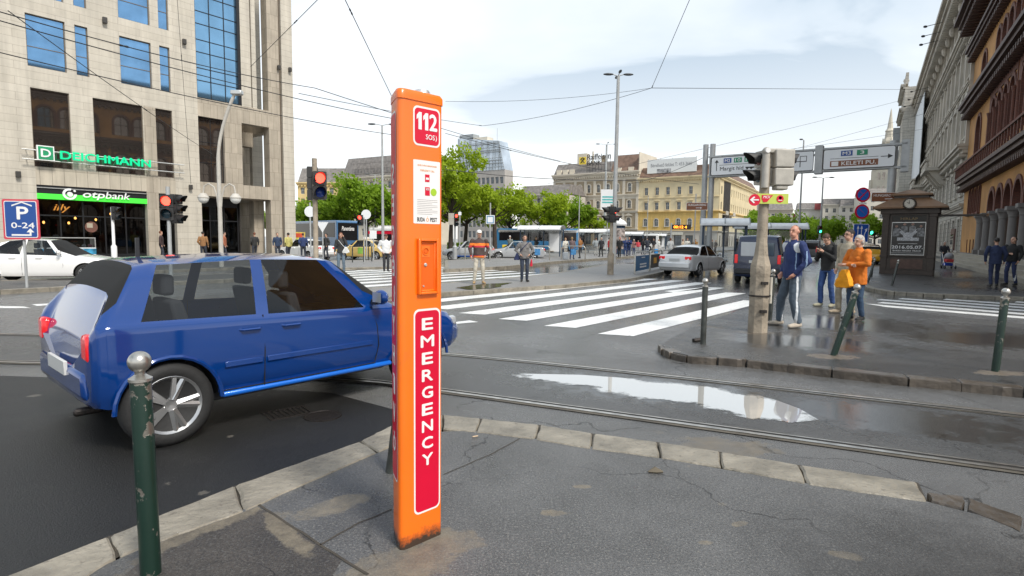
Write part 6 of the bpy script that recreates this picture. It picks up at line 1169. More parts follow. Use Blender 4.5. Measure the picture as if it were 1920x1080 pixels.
def mirror(x, y, z, s=1):
    def f(t, body):
        for sg in (-1, 1): q = MB(); q.sph((x, sg*(y+.09), z+.05), (.05*s, .11*s, .075*s), body, 12, 8); o_ = q.out('mirror', t); q = MB(); q.box(x-.03, sg*y-.04, z-.03, x+.02, sg*y+.04, z+.02, blk); q.quad((x-.052*s, sg*(y+.09)-.07, z), (x-.052*s, sg*(y+.09)+.07, z), (x-.052*s, sg*(y+.09)+.07, z+.1), (x-.052*s, sg*(y+.09)-.07, z+.1), headl); q.out('mirror_arm', o_)
    return f
def handles(xs, y, z):
    def f(t, body):
        for x in xs:
            for sg in (-1, 1): q = MB(); q.tube([(x-.09, sg*y, z), (x-.07, sg*(y+.035), z), (x+.07, sg*(y+.035), z), (x+.09, sg*y, z)], .012, body, 6); q.out('door_handle', t)
    return f
def seams(lines, y, mm=arch_m):
    def f(t, body):
        q = MB()
        for sg in (-1, 1):
            for ln in lines: q.tube([(p[0], sg*(p[1]), p[2]) for p in ln], .0055, mm, 4)
        q.out('door_gap', t)
    return f
# hatchback: rear at -x, nose at +x ; length 4.05
# (xb, xt, zlow, zbelt, zroof, wlow, wbelt, wroof)
hatch = [(-2.0, -1.93, .36, .78, .80, .66, .70, .62), (-1.97, -1.84, .27, .86, .97, .74, .78, .66), (-1.9, -1.62, .24, .93, 1.22, .79, .82, .60), (-1.78, -1.38, .22, .95, 1.42, .81, .835, .57), (-1.42, -1.22, .21, .94, 1.445, .82, .84, .58), (-.55, -.5, .2, .92, 1.475, .825, .845, .60), (-.44, -.4, .2, .915, 1.475, .825, .845, .60), (.55, .12, .2, .89, 1.46, .825, .845, .585), (.72, .28, .2, .885, 1.44, .825, .84, .58), (.98, .96, .2, .875, .89, .82, .83, .76), (1.45, 1.45, .21, .80, .83, .81, .79, .70), (1.8, 1.8, .23, .72, .745, .77, .72, .62), (1.98, 1.97, .27, .62, .64, .68, .62, .52), (2.06, 2.05, .34, .55, .56, .52, .48, .4)]
hatch = [(a, b_, c+.115, d+.055, e_+(.055 if e_-d < .05 else .0), f_, g_, h_) for a, b_, c, d, e_, f_, g_, h_ in hatch]
hatch = [tuple((-1.5-(-1.5-q)*.5 if q < -1.5 and i < 2 else q) for i, q in enumerate(r_)) for r_ in hatch]
hseg = ['b', 'b', 'r', 'b', 'w', 'b', 'w', 'b', 'f', 'b', 'b', 'b', 'b']
bluep = paint_m('car_paint_blue', (.001, .038, .2), .1)
HP_ = dict(W=1.74, st=hatch, seg=hseg, wheels=[(-1.25, .33), (1.27, .33)], cab=(-1.3, .9, (-.75, .25), .88), extra=[
    mirror(.66, .86, 1.0), handles((-.62, .42 - .75 + .05 if False else -.25,), .845, .86),
    seams([[(-1.28, .80, .98), (-1.2, .845, .83), (-.98, .845, .68), (-.9, .845, .55), (-.86, .83, .36)], [(-.5, .835, .97), (-.5, .86, .66), (-.5, .835, .34)], [(.62, .83, .945), (.68, .856, .75), (.7, .856, .55), (.66, .835, .36)], [(-.86, .836, .365), (-.1, .84, .36), (.66, .836, .365)]], .85),
    *[surf_box('door_moulding', 'body', q_, bevel=.006) for q_ in ((-.84, -.868, .56, -.52, -.852, .61), (-.48, -.868, .56, .62, -.852, .61), (-.84, .852, .56, -.52, .868, .61), (-.48, .852, .56, .62, .868, .61))],
    surf_box('sill', mat('sill_bright_blue', (.01, .15, .65), .2, .1, .02, coat=.6), (-.86, -.845, .305, .88, -.79, .355), (-.86, .79, .305, .88, .845, .355), bevel=.02),
    surf_box('tail_light', tail, (-1.755, -.765, .72, -1.68, -.6, .92), bevel=.03), surf_box('tail_light', tail, (-1.755, .6, .72, -1.68, .765, .92), bevel=.03),
    surf_box('number_plate', plate_w, (-1.79, -.26, .56, -1.765, .26, .67), bevel=.004), surf_box('bumper', 'body', (-1.775, -.68, .42, -1.68, .68, .64), bevel=.05), surf_box('exhaust', iron, (-1.79, -.5, .28, -1.6, -.44, .34), bevel=.02),
    surf_box('headlight', headl, (1.78, -.74, .6, 1.93, -.5, .73), bevel=.04), surf_box('headlight', headl, (1.78, .5, .6, 1.93, .74, .73), bevel=.04), surf_box('antenna', blk, (-1.2, -.01, 1.45, -1.17, .01, 1.62), bevel=.002)])
wl, wr2 = V((-2.72, 4.25)), V((-1.0, 6.75))
hdg = math.atan2(.80, .60)
car('blue_car', 'shiny blue hatchback driving away along the near kerb, behind the orange pillar', 'car', -2.47, 5.86, rad(49.5), HP_, bluep)
# sedan
sedan = [(-2.25, -2.22, .4, .8, .82, .66, .68, .6), (-2.2, -2.17, .3, .94, .96, .76, .76, .68), (-2.1, -2.05, .24, 1.0, 1.02, .82, .82, .72), (-1.55, -1.5, .22, .99, 1.02, .86, .85, .74), (-1.48, -.95, .22, .99, 1.36, .86, .85, .62), (-1.3, -.7, .22, .985, 1.42, .86, .85, .61), (-.42, -.32, .21, .95, 1.47, .86, .86, .62), (-.32, -.24, .21, .945, 1.47, .86, .86, .62), (.62, .22, .21, .91, 1.44, .86, .86, .6), (.75, .34, .21, .905, 1.42, .86, .855, .6), (1.12, 1.1, .21, .9, .92, .86, .84, .76), (1.7, 1.7, .23, .82, .84, .82, .79, .68), (2.1, 2.1, .27, .7, .72, .74, .7, .58), (2.28, 2.27, .36, .58, .6, .58, .54, .44)]
sseg = ['b', 'b', 'b', 'r', 'b', 'w', 'b', 'w', 'b', 'f', 'b', 'b', 'b']
SP = dict(W=1.76, st=sedan, seg=sseg, wheels=[(-1.32, .32), (1.38, .32)], cab=(-1.3, 1.0, (-.75, .25), .9), extra=[mirror(.7, .88, .97), handles((-.62, .1), .865, .84), seams([[(-1.2, .84, .98), (-1.05, .88, .7), (-.95, .86, .3)], [(-.37, .86, .94), (-.37, .878, .6), (-.37, .86, .28)], [(.72, .85, .9), (.76, .876, .6), (.72, .85, .3)]], .86),
    surf_box('tail_light', tail, (-2.23, -.8, .78, -2.0, -.5, .93), bevel=.03), surf_box('tail_light', tail, (-2.23, .5, .78, -2.0, .8, .93), bevel=.03), surf_box('number_plate', plate_w, (-2.26, -.26, .72, -2.245, .26, .83), bevel=.004), surf_box('bumper', 'body', (-2.33, -.78, .38, -2.1, .78, .66), bevel=.06), surf_box('headlight', headl, (1.95, -.78, .62, 2.14, -.5, .74), bevel=.04), surf_box('headlight', headl, (1.95, .5, .62, 2.14, .78, .74), bevel=.04)])
def inst(P, extra=()): d = dict(P); d['extra'] = P['extra']+list(extra); return d
bulv = math.atan2(.85, .53)
whc = paint_m('car_paint_white', (.85, .84, .82)); slv = paint_m('car_paint_silver', (.42, .43, .44)); gyc = paint_m('car_paint_grey', (.12, .12, .12)); tyel = paint_m('taxi_paint_yellow', (.75, .4, .02)); nvy = paint_m('van_paint_navy', (.012, .022, .06))
car('white_car', 'white sedan driving away up the street beside the dark blue van', 'car', 9.1, 28.6, rad(48), SP, whc)
car('silver_car', 'silver hatchback crossing behind the man in orange stripes', 'car', -3.2, 43.5, rad(175), HP_, slv)
car('silver_estate', 'pale silver car behind the tall tram stop sign and the man with a backpack', 'car', .3, 45.5, rad(180), SP, slv)
tx = lambda t, body: (lambda q: (q.box(-.2, -.3, 1.5, .0, .3, 1.66, whp), q.out('roof_sign', t, bevel=.02)))(MB())
chk = surf_box('side_stripe', mat('taxi_green_stripe', (.25, .5, .08), .4), (-.3, -.885, .45, .1, -.87, .9), (-.3, .87, .45, .1, .885, .9), bevel=.003)
x, y = G(684, 488); car('taxi', 'pale yellow taxi with a roof sign standing behind the thin posts left of the pillar', 'taxi', -10.9, 42.5, rad(165), inst(SP, [tx, chk]), paint_m('taxi_paint_pale', (.72, .5, .16)))
car('grey_car', 'dark grey hatchback nose to tail with the taxi, behind the person in white', 'car', -6.9, 40.2, rad(160), HP_, gyc)
car('white_car', 'white sedan on the far left street before the freezer', 'car', -15.9, 19.6, rad(18), SP, whc)
car('taxi', 'bright yellow taxi seen between the orange coated woman and the kiosk', 'taxi', at(1637, 450, 43).x, 43.5, rad(64), inst(HP_, [tx]), tyel)
car('white_car', 'white car parked beyond the limestone columns, half behind the signal post', 'car', -14.8, 41, rad(150), SP, whc)
for k, (px, Y, m_, lab) in enumerate([(1505, 75, gyc, 'dark car far down the boulevard above the tracksuit man'), (1640, 88, paint_m('car_red', (.35, .03, .03)), 'small red car far behind the yellow taxi'), (1551, 95, whc, 'white car far down the boulevard by the dark hoodie'), (1600, 100, slv, 'silver car far down the boulevard behind the bearded man')]):
    car('distant_car', lab, 'car', at(px, 450, Y).x, Y, rad(62+(180 if k % 2 else 0)), HP_, m_, group='cars far down the boulevard')
# van
van = [(-2.2, -2.18, .35, 1.0, 1.75, .78, .8, .66), (-2.17, -2.1, .28, 1.05, 1.86, .84, .86, .68), (-2.05, -1.95, .26, 1.06, 1.9, .87, .87, .69), (-1.0, -.95, .25, 1.06, 1.92, .88, .88, .7), (-.9, -.85, .25, 1.06, 1.92, .88, .88, .7), (.2, .12, .25, 1.03, 1.9, .88, .88, .69), (.3, .2, .25, 1.03, 1.9, .88, .88, .69), (1.2, .72, .25, 1.0, 1.86, .88, .87, .68), (1.32, .84, .25, .99, 1.84, .88, .87, .67), (1.75, 1.74, .27, .95, .97, .84, .82, .72), (2.15, 2.15, .32, .8, .82, .72, .7, .58), (2.25, 2.24, .38, .65, .67, .6, .55, .45)]
vseg = ['b', 'b', 'w', 'b', 'w', 'b', 'w', 'b', 'f', 'b', 'b']
VPp = dict(W=1.82, st=van, seg=vseg, wheels=[(-1.45, .32), (1.35, .32)], cab=(-1.2, 1.3, (-.2, .65), 1.0), extra=[mirror(1.05, .9, 1.12, 1.3), surf_box('rear_window', mat('van_rear_glass', (.1, .13, .16), .06, .3, .2), (-2.215, -.6, 1.1, -2.17, -.04, 1.62), bevel=.03), surf_box('rear_window', mat('van_rear_blind', (.55, .56, .57), .3, n=.05), (-2.215, .06, 1.08, -2.17, .62, 1.64), bevel=.03),
    surf_box('tail_light', tail, (-2.23, -.84, .8, -2.1, -.72, 1.15), bevel=.02), surf_box('tail_light', tail, (-2.23, .72, .8, -2.1, .84, 1.15), bevel=.02), surf_box('bumper', blk, (-2.3, -.82, .38, -2.1, .82, .6), bevel=.04), surf_box('number_plate', plate_w, (-2.24, -.3, .82, -2.21, .3, .93), bevel=.003), surf_box('door_gap', arch_m, (-2.222, -.008, .62, -2.19, .008, 1.8), bevel=.002), surf_box('headlight', headl, (2.0, -.74, .7, 2.18, -.5, .84), bevel=.04), surf_box('headlight', headl, (2.0, .5, .7, 2.18, .74, .84), bevel=.04)])
VPr = dict(VPp); car('dark_blue_van', 'dark navy blue van with pale rear window driving away behind the signal mast', 'van', 10.7, 24.4, rad(60), VPr, nvy, cgd)
# coach
def bigbus(name, label, cat, x, y, hd, L, Wd, Hh, cb_, gm, sgn=None, z0=.35, extra=None):
    t = thing(name, label, cat, (x, y, 0), hd); q = MB(); q.prism(rrect(-L/2, z0, L/2, Hh, .22, 4), -Wd/2, Wd/2, cb_, 'y'); q.out('body', t, bevel=.06)
    q = MB(); zb, zt = z0+(Hh-z0)*.42, Hh-.25
    for sg in (-1, 1): q.box(-L/2+.4, sg*Wd/2-.0-.02*(sg < 0), zb, L/2-.4, sg*Wd/2+.02*(sg > 0), zt, gm)
    q.out('window_band', t); q = MB(); q.box(-L/2-.03, -Wd/2+.15, zb+.1, -L/2+.02, Wd/2-.15, zt, gm); q.out('rear_window', t); q = MB(); q.box(L/2-.02, -Wd/2+.15, zb-.3, L/2+.03, Wd/2-.15, zt, gm); q.out('windscreen', t)
    for wx in (-L*.3, L*.34):
        for sg in (-1, 1): q = MB(); q.lathe([(0, -.12), (.24, -.12), (.26, -.14), (.48, -.13), (.48, .12), (0, .12)], tyre, 22, (wx, sg*(Wd/2-.13), .48), 'y'); q.out('wheel', t)
    for sg in (-1, 1): q = MB(); q.box(-L/2-.03, sg*(Wd/2-.2)-.08, .8, -L/2+.0, sg*(Wd/2-.2)+.08, 1.3, tail); q.out('tail_light', t)
    if extra: extra(t)
    return t
cbl = paint_m('coach_paint_steel_blue', (.07, .17, .33)); bgls = mat('coach_glass', (.02, .02, .022), .06, .3, .1)
def coachx(t):
    q = MB(Mx.Translation((6, 0, 0)) @ Mx.Rotation(rad(90), 4, 'Z')); put_text(q, 'Panoráma', whp, -.7, 2.3, .7, 2.75, -.05, .01, .03, .2) 
    q.out('lettering', t, smooth=False)
bigbus('coach', 'steel blue coach with dark windows parked behind the taxi under the green trees', 'coach', -21.3, 64.5, rad(-47), 12, 2.5, 3.35, cbl, bgls, extra=coachx)
amb = bigbus('ambulance', 'white and red high roofed ambulance between the coach and the pillar', 'ambulance', -10.0, 52, rad(-20), 5.6, 2.1, 2.5, whc, bgls, extra=lambda t: (lambda q: (q.box(-2.86, -1.08, 1.95, 2.86, 1.08, 2.2, redp), q.box(-2.0, -.8, 2.5, .5, .8, 2.7, whp), q.out('red_band', t)))(MB()))
trb = paint_m('trolley_paint_blue', (.06, .25, .5))
bigbus('trolleybus', 'blue and white trolleybus behind the leftmost shelter', 'trolleybus', 3.5, 74, rad(-20), 11, 2.5, 3.0, trb, bgls, extra=lambda t: (lambda q: (q.box(-5.2, -1.27, 2.5, 5.2, 1.27, 2.8, whp), q.out('white_band', t)))(MB()))
bigbus('white_truck', 'white box van standing behind the shelters in front of the palaces', 'truck', 17.5, 86, rad(-25), 9, 2.4, 2.6, whc, bgls)
bigbus('white_truck', 'small white box truck seen under the limestone colonnade', 'truck', -27.5, 74, rad(-30), 6, 2.2, 2.9, whc, bgls)
# off road car
t = bigbus('off_road_car', 'dark off road car with orange turn light behind the tracksuit man', 'car', at(1528, 450, 52).x, 53, rad(62), 4.2, 1.75, 1.85, gyc, bgls, extra=lambda t: (lambda q: (q.box(-2.14, .5, .95, -2.1, .75, 1.1, lam), q.out('turn_light', t)))(MB()))
# ---------------- people ----------------
def fab(name, c, n=.15): return mat('cloth_'+name, c, .85, n=n, s=9, bump=.35, bs=26)
skin = mat('skin', (.52, .3, .21), .5, n=.1, s=12); skinr = mat('skin_ruddy', (.55, .27, .19), .5, n=.12, s=12); lips = mat('lips', (.35, .12, .1), .5, n=0); eyem = mat('eye_dark', (.03, .022, .02), .3, n=0)
hm = {k: mat('hair_'+k, c, .6, n=.3, s=30, bump=.6, bs=60) for k, c in dict(brown=(.07, .035, .018), dark=(.02, .014, .011), grey=(.45, .42, .38), blond=(.3, .19, .08), white=(.6, .58, .54), red=(.3, .03, .03), auburn=(.16, .05, .02)).items()}
def remesh(mb, vox, it=4, fold=0, fs_=9, seed=0):
    """union of the primitives as one continuous skin"""
    me = bpy.data.meshes.new('r'); me.from_pydata(mb.v, [], mb.f); me.update(); o = bpy.data.objects.new('r', me); TMP.collection.objects.link(o)
    r = o.modifiers.new('r', 'REMESH'); r.mode = 'VOXEL'; r.voxel_size = vox; s = o.modifiers.new('s', 'SMOOTH'); s.factor = .5; s.iterations = it
    m2 = bpy.data.meshes.new_from_object(o.evaluated_get(tdg())); bpy.data.objects.remove(o)
    vs = [v.co.copy() for v in m2.vertices]
    if fold:
        ns = [v.normal.copy() for v in m2.vertices]
        for i, v in enumerate(vs): k = NZ.noise(V((v.x*fs_*.7, v.y*fs_*.7, v.z*fs_*.8+v.x*4+seed)))+.45*NZ.noise(V((v.x*fs_*1.6+v.z*6, v.y*fs_*1.6, v.z*fs_*1.9+seed))); vs[i] = v+ns[i]*(k*fold)
    fs = [list(p.vertices) for p in m2.polygons]; return vs, fs
def cap(mb, a, b_, ra, rb_, n=10):
    a, b_ = V(a), V(b_); d = (b_-a); L = d.length
    if L < 1e-6: d = V((0, 0, 1)); L = 1e-6
    d = d.normalized(); up = V((0, 0, 1)) if abs(d.z) < .9 else V((1, 0, 0)); s = d.cross(up).normalized(); t = s.cross(d); rings = []
    for k in range(4): th = math.pi/2*(1-k/3)*.98; rings.append((a-d*(ra*math.sin(th)), ra*math.cos(th)))
    for k in range(4): th = math.pi/2*(k/3)*.98; rings.append((b_+d*(rb_*math.sin(th)), rb_*math.cos(th)))
    vs = []; fs = []
    for c, r in rings: vs += [c+(s*math.cos(2*math.pi*k/n)+t*math.sin(2*math.pi*k/n))*r for k in range(n)]
    for i in range(len(rings)-1):
        for k in range(n): fs.append([i*n+k, i*n+(k+1) % n, (i+1)*n+(k+1) % n, (i+1)*n+k])
    fs += [list(range(n))[::-1], list(range((len(rings)-1)*n, len(rings)*n))]; mb.add(vs, fs, skin)
def tor(mb, secs, n=16):
    vs = []; fs = []
    for (x, y, z, rx, ry) in secs: vs += [(x+rx*math.cos(2*math.pi*k/n), y+ry*math.sin(2*math.pi*k/n), z) for k in range(n)]
    for i in range(len(secs)-1):
        for k in range(n): fs.append([i*n+k, i*n+(k+1) % n, (i+1)*n+(k+1) % n, (i+1)*n+k])
    fs += [list(range(n))[::-1], list(range((len(secs)-1)*n, len(secs)*n))]; mb.add(vs, fs, skin)
ARM = dict(down=((.27, .03, 1.17), (.27, -.05, .92)), pocket=((.275, .09, 1.17), (.2, -.07, .95)), phone=((.23, -.08, 1.17), (.06, -.26, 1.36)), ear=((.3, -.1, 1.22), (.11, -.07, 1.6)), cross=((.27, -.05, 1.2), (-.06, -.23, 1.17)), hips=((.34, .07, 1.2), (.19, -.06, 1.05)), behind=((.28, .14, 1.2), (.06, .18, .98)), fwd=((.25, -.08, 1.17), (.2, -.42, 1.06)), bag=((.28, .0, 1.17), (.3, -.03, .9)))
def person(label, x, y, face, h=1.75, top='x', topc=(.1, .1, .1), legc=(.05, .06, .09), hair='brown', arms=('down', 'down'), legs=((-.1, 0), (.1, 0)), fem=False, coat=.88, yaw=0, nod=0, vox=.012, hairlen=0, bald=False, shoe=(.03, .03, .03), lean=0, bag=None, z=.12, collar=True, cap_=None, skn=None, bulk=1.0, stripes=None, group=None, backpack=None, glasses=False, hood=False, wide=1.0, armlen=1):
    t = thing('person', label, 'person', (x, y, z), face, group); S = h/1.78; near = vox < .016; sk = skn or skin
    sw = (.172 if fem else .195)*bulk; kk = 1.0
    TB = Mx.Rotation(lean, 4, 'X'); TS = Mx.Scale(S, 4)
    def up(p): # lean bends above the hip
        p = V(p); 
        if p.z > .95: q = V((p.x, p.y, p.z-.95)); q = TB @ q; return V((q.x, q.y, q.z+.95))
        return p
    TH_ = Mx.Translation(up((0, .0, 1.55))) @ Mx.Rotation(yaw, 4, 'Z') @ Mx.Rotation(lean+nod, 4, 'X')
    hd_ = lambda p: TH_ @ V((p[0], p[1], p[2]-1.55))
    feet = [(lx, ly) for lx, ly in legs]; knees = []; hips = [(-.095, .0, .93), (.095, .0, .93)]
    for (lx, ly), hp in zip(feet, hips): knees.append(((lx+hp[0])/2*1.02, (ly+hp[1])/2-.05, .5))
    sho = [up((-sw, .01, 1.44)), up((sw, .01, 1.44))]; arm = []
    for i, a in enumerate(arms):
        e, hnd = ARM[a] if isinstance(a, str) else a; sg = -1 if i == 0 else 1; arm.append((up((sg*e[0]*(sw/.195), e[1], e[2])), up((sg*hnd[0], hnd[1], hnd[2]))))
    # --- body
    B = MB()
    def eld(c, r, T=hd_):
        q = MB(); q.sph((0, 0, 0), r, sk, 14, 10); B.add([T((c[0]+v[0], c[1]+v[1], c[2]+v[2])) for v in q.v], q.f, sk)
    eld((0, .01, 1.685), (.074, .094, .098)); eld((0, -.03, 1.615), (.056, .06, .062)); eld((0, -.045, 1.585), (.03, .035, .03))
    if near:
        cap(B, hd_((0, -.088, 1.685)), hd_((0, -.112, 1.648)), .009, .015, 8); cap(B, hd_((-.03, -.078, 1.7)), hd_((.03, -.078, 1.7)), .014, .014, 8); cap(B, hd_((-.02, -.082, 1.612)), hd_((.02, -.082, 1.612)), .011, .011, 8)
        for sg in (-1, 1): eld((sg*.076, .01, 1.67), (.012, .022, .032))
    cap(B, up((0, .02, 1.42)), hd_((0, .015, 1.6)), .062, .055)
    tor(B, [(up((0, 0, z_)).x, up((0, 0, z_)).y, up((0, 0, z_)).z, rx, ry) for z_, rx, ry in ((.88, .14, .09), (1.05, .13, .09), (1.3, .15, .1), (1.46, .13, .08))])
    for i in (0, 1):
        cap(B, hips[i], knees[i], .075, .05); cap(B, knees[i], (feet[i][0], feet[i][1], .09), .05, .035); cap(B, sho[i], arm[i][0], .045, .036); cap(B, arm[i][0], arm[i][1], .036, .026)
        e, w_ = V(arm[i][0]), V(arm[i][1]); d = (w_-e).normalized(); pm = w_+d*.055; sg = -1 if i == 0 else 1; side_ = d.cross(V((0, 1, 0)) if abs(d.y) < .8 else V((0, 0, 1))).normalized(); fwd_ = side_.cross(d).normalized()
        cap(B, w_, pm, .027, .034, 8)
        if near:
            inn = V((-sg, -.2, 0))
            for k in range(4): o_ = side_*((k-1.5)*.0195) if abs(d.z) < .5 else V((0, 1, 0))*((k-1.5)*.0195); p0_ = pm+o_+d*.02; ln = (.036, .045, .041, .032)[k]; p1_ = p0_+d*ln+inn*.008; p2_ = p1_+d*ln*.7+inn*.024; cap(B, p0_, p1_, .0105, .0098, 6); cap(B, p1_, p2_, .0098, .008, 6)
            q_ = w_+d*.02-V((0, .026, 0)); cap(B, q_, q_+d*.035-V((0, .022, 0)), .0125, .011, 6); cap(B, q_+d*.035-V((0, .022, 0)), q_+d*.062-V((0, .022, 0)), .011, .009, 6)
        else: cap(B, pm, pm+d*.05, .03, .02, 6)
    vs, fs = remesh(B, max(vox*.72, .0085), 2); TI = TH_.inverted(); q = MB(TS); q.mats = [sk, lips, eyem, hm[hair]]; q.v = [tuple(TS @ v) for v in vs]; q.f = fs
    for f in fs:
        c = TI @ (sum((vs[i] for i in f), V((0, 0, 0)))/len(f)); c.z += 1.55; k = 0
        if near and c.y < -.06:
            if abs(c.x) < .025 and abs(c.z-1.612) < .006: k = 1
            elif .022 < abs(c.x) < .04 and abs(c.z-1.683) < .0055: k = 2
            elif .016 < abs(c.x) < .05 and abs(c.z-1.71) < .006: k = 3
        q.fm.append(k)
    q.out('body', t, ang=180)
    # --- hair / cap
    if not bald:
        B = MB(); eld((0, .026, 1.708), (.084, .1, .092)); 
        if hairlen > 0: eld((0, .05, 1.66), (.085, .075, .1)); [cap(B, hd_((sg*.062, .035, 1.68)), hd_((sg*.07, .02, 1.68-hairlen)), .034, .03) for sg in (-1, 1)]; cap(B, hd_((0, .07, 1.68)), hd_((0, .075, 1.68-hairlen)), .05, .055)
        vs, fs = remesh(B, max(vox, .011), 2, .006 if near else .004, 30); keep = []
        for f in fs:
            c = TI @ (sum((vs[i] for i in f), V((0, 0, 0)))/len(f)); c.z += 1.55
            if not (c.y < -.035 and c.z < 1.735) and (hairlen > 0 or c.z > 1.63): keep.append(f)
        q = MB(); q.mats = [hm[hair]]; q.v = [tuple(TS @ v) for v in vs]; q.f = keep; q.fm = [0]*len(keep); q.out('hair', t, ang=180)
    else:
        B = MB(); [eld((sg*.056, .045, 1.69), (.034, .055, .055)) for sg in (-1, 1)]; eld((0, .07, 1.68), (.066, .04, .06)); eld((0, .02, 1.742), (.05, .06, .046)); vs, fs = remesh(B, .011, 2); q = MB(); q.mats = [hm[hair]]; q.v = [tuple(TS @ v) for v in vs]; q.f = fs; q.fm = [0]*len(fs); q.out('hair', t, ang=180)
    if cap_: q = MB(); q.sph((0, .012, 1.72), (.092, .108, .088), cap_, 14, 10); v_ = q.v; q.v = [tuple(TS @ hd_((a, b2, max(c, 1.705)))) for a, b2, c in v_]; q.add([tuple(TS @ hd_(p)) for p in [(-.06, -.07, 1.715), (.06, -.07, 1.715), (.05, -.16, 1.7), (-.05, -.16, 1.7)]], [[0, 1, 2, 3]], cap_); q.out('cap', t, ang=60)
    # --- trousers
    lm = fab('leg_%02x%02x%02x' % tuple(int(c*255) for c in legc), legc); tm = fab('top_%02x%02x%02x' % tuple(int(c*255) for c in topc), topc); sm_ = fab('shoe_%02x%02x%02x' % tuple(int(c*255) for c in shoe), shoe)
    B = MB(); tor(B, [(0, .005, .84, .13*wide, .1), (0, .005, .9, .158*wide, .118), (0, 0, .97, .155*bulk, .115), (0, 0, 1.03, .145*bulk, .105)])
    for i in (0, 1): cap(B, (hips[i][0], .01, .88), knees[i], .092*wide, .068*wide); cap(B, knees[i], (feet[i][0], feet[i][1]+.01, .12), .068*wide, .058*wide)
    vs, fs = remesh(B, vox, 3, .010 if near else .006, 11, x); q = MB(); q.mats = [lm]; q.v = [tuple(TS @ v) for v in vs]; q.f = fs; q.fm = [0]*len(fs)
    if stripes: q.mats.append(stripes); q.fm = [1 if abs(sum(vs[i].y for i in f)/len(f)-(knees[0 if vs[f[0]].x < 0 else 1][1]+.02)) < .018 and abs(sum(vs[i].x for i in f)/len(f)) > .1 else 0 for f in fs]
    q.out('trousers', t, ang=180)
    # --- jacket
    B = MB(); cz = coat; fl = 1.0+.25*(.88-cz)/.3 if cz < .86 else 1.0
    se = [(cz, .17*bulk*fl, .125*bulk*fl), (max(cz+.05, .95), .172*bulk, .13*bulk), (1.08, .165*bulk, .125*bulk), (1.25, .172*bulk, .125*bulk), (1.38, sw*.93, .12), (1.45, sw*.72, .095), (1.49, sw*.42, .075)]
    tor(B, [(up((0, 0, z_)).x, up((0, 0, z_)).y+.005, up((0, 0, z_)).z, rx, ry) for z_, rx, ry in se])
    if collar: cap(B, up((0, .025, 1.46)), up((0, .012, 1.5)), .074, .068)
    if fem: [B.sph(tuple(up((sg*.07, -.085, 1.29))), (.07, .06, .065), skin, 10, 8) for sg in (-1, 1)]
    if hood: q_ = MB(); B.sph(tuple(up((0, .1, 1.5))), (.11, .075, .075), skin, 12, 8)
    for i in (0, 1): e, w_ = V(arm[i][0]), V(arm[i][1]); cap(B, sho[i]+V((0, 0, -.01)), e, .074*bulk**.5, .06*bulk**.5); cap(B, e, w_-(w_-e).normalized()*.015, .058*bulk**.5, .042)
    vs, fs = remesh(B, vox, 3, .012 if near else .007, 9, y); q = MB(); q.mats = [tm]; q.v = [tuple(TS @ v) for v in vs]; q.f = fs; q.fm = [0]*len(fs)
    if top != 'x':
        extra_m, rule = top; q.mats += extra_m
        for j, f in enumerate(fs): c = sum((vs[i] for i in f), V((0, 0, 0)))/len(f); q.fm[j] = rule(c, sho, arm)
    q.out('jacket', t, ang=180)
    # --- shoes
    for i in (0, 1):
        B = MB(); fx, fy = feet[i]; to = .04*(-1 if i == 0 else 1); cap(B, (fx, fy+.045, .05), (fx+to*.5, fy-.1, .04), .047, .042); cap(B, (fx, fy-.0, .04), (fx+to, fy-.16, .034), .045, .036); cap(B, (fx, fy+.02, .07), (fx, fy+.02, .1), .045, .045); vs, fs = remesh(B, max(vox, .01), 2); vs = [V((v.x, v.y, max(v.z, .0))) for v in vs]
        q = MB(); q.mats = [sm_, mat('shoe_sole', (.3, .28, .25), .8)]; q.v = [tuple(TS @ v) for v in vs]; q.f = fs; q.fm = [1 if near and sum(vs[i].z for i in f)/len(f) < .022 else 0 for f in fs]; q.out('shoe', t, ang=180)
    if glasses: q = MB(TS); [q.tube([tuple(hd_((sg*.034+.024*math.cos(a*.7), -.1, 1.683+.018*math.sin(a*.7)))) for a in range(10)], .0028, blkf, 4) for sg in (-1, 1)]; [q.tube([tuple(hd_((sg*.058, -.098, 1.686))), tuple(hd_((sg*.08, .0, 1.688)))], .003, blkf, 4) for sg in (-1, 1)]; q.out('glasses', t)
    return t, S, up, arm
def hbag(label, t, px, py, pz, w_, hh, m, strap=None, name='bag', cat='bag', soft=True, dep=.1):
    """a bag hanging at a point in the bearer's own frame; stays a top-level thing"""
    M = Mx.Translation(t.location) @ Mx.Rotation(t.rotation_euler[2], 4, 'Z'); p = M @ V((px, py, pz)); o = thing(name, label, cat, tuple(p), t.rotation_euler[2]); B = MB(); vs = [(-w_*.14, hh), (w_*.14, hh), (w_*.4, hh*.45), (w_*.5, hh*.1), (w_*.3, 0), (-w_*.42, -hh*.04), (-w_*.52, hh*.15), (-w_*.36, hh*.5)]; B.prism(vs, -dep/2, dep/2, m, 'y')
    v2, f2 = remesh(B, .015, 3, .012, 12, px); q = MB(); q.mats = [m]; q.v = [tuple(v) for v in v2]; q.f = f2; q.fm = [0]*len(f2); q.out('pouch', o, ang=180)
    if strap: q = MB(); q.tube([tuple(V(s)-V((px, py, pz))) for s in strap], .012, m, 6); q.out('strap', o)
    return o
def F(px, py, z=.12): return G(px, py, z)
wstr = fab('stripe_white', (.62, .64, .66)); lbl = fab('stripe_pale_blue', (.3, .42, .6))
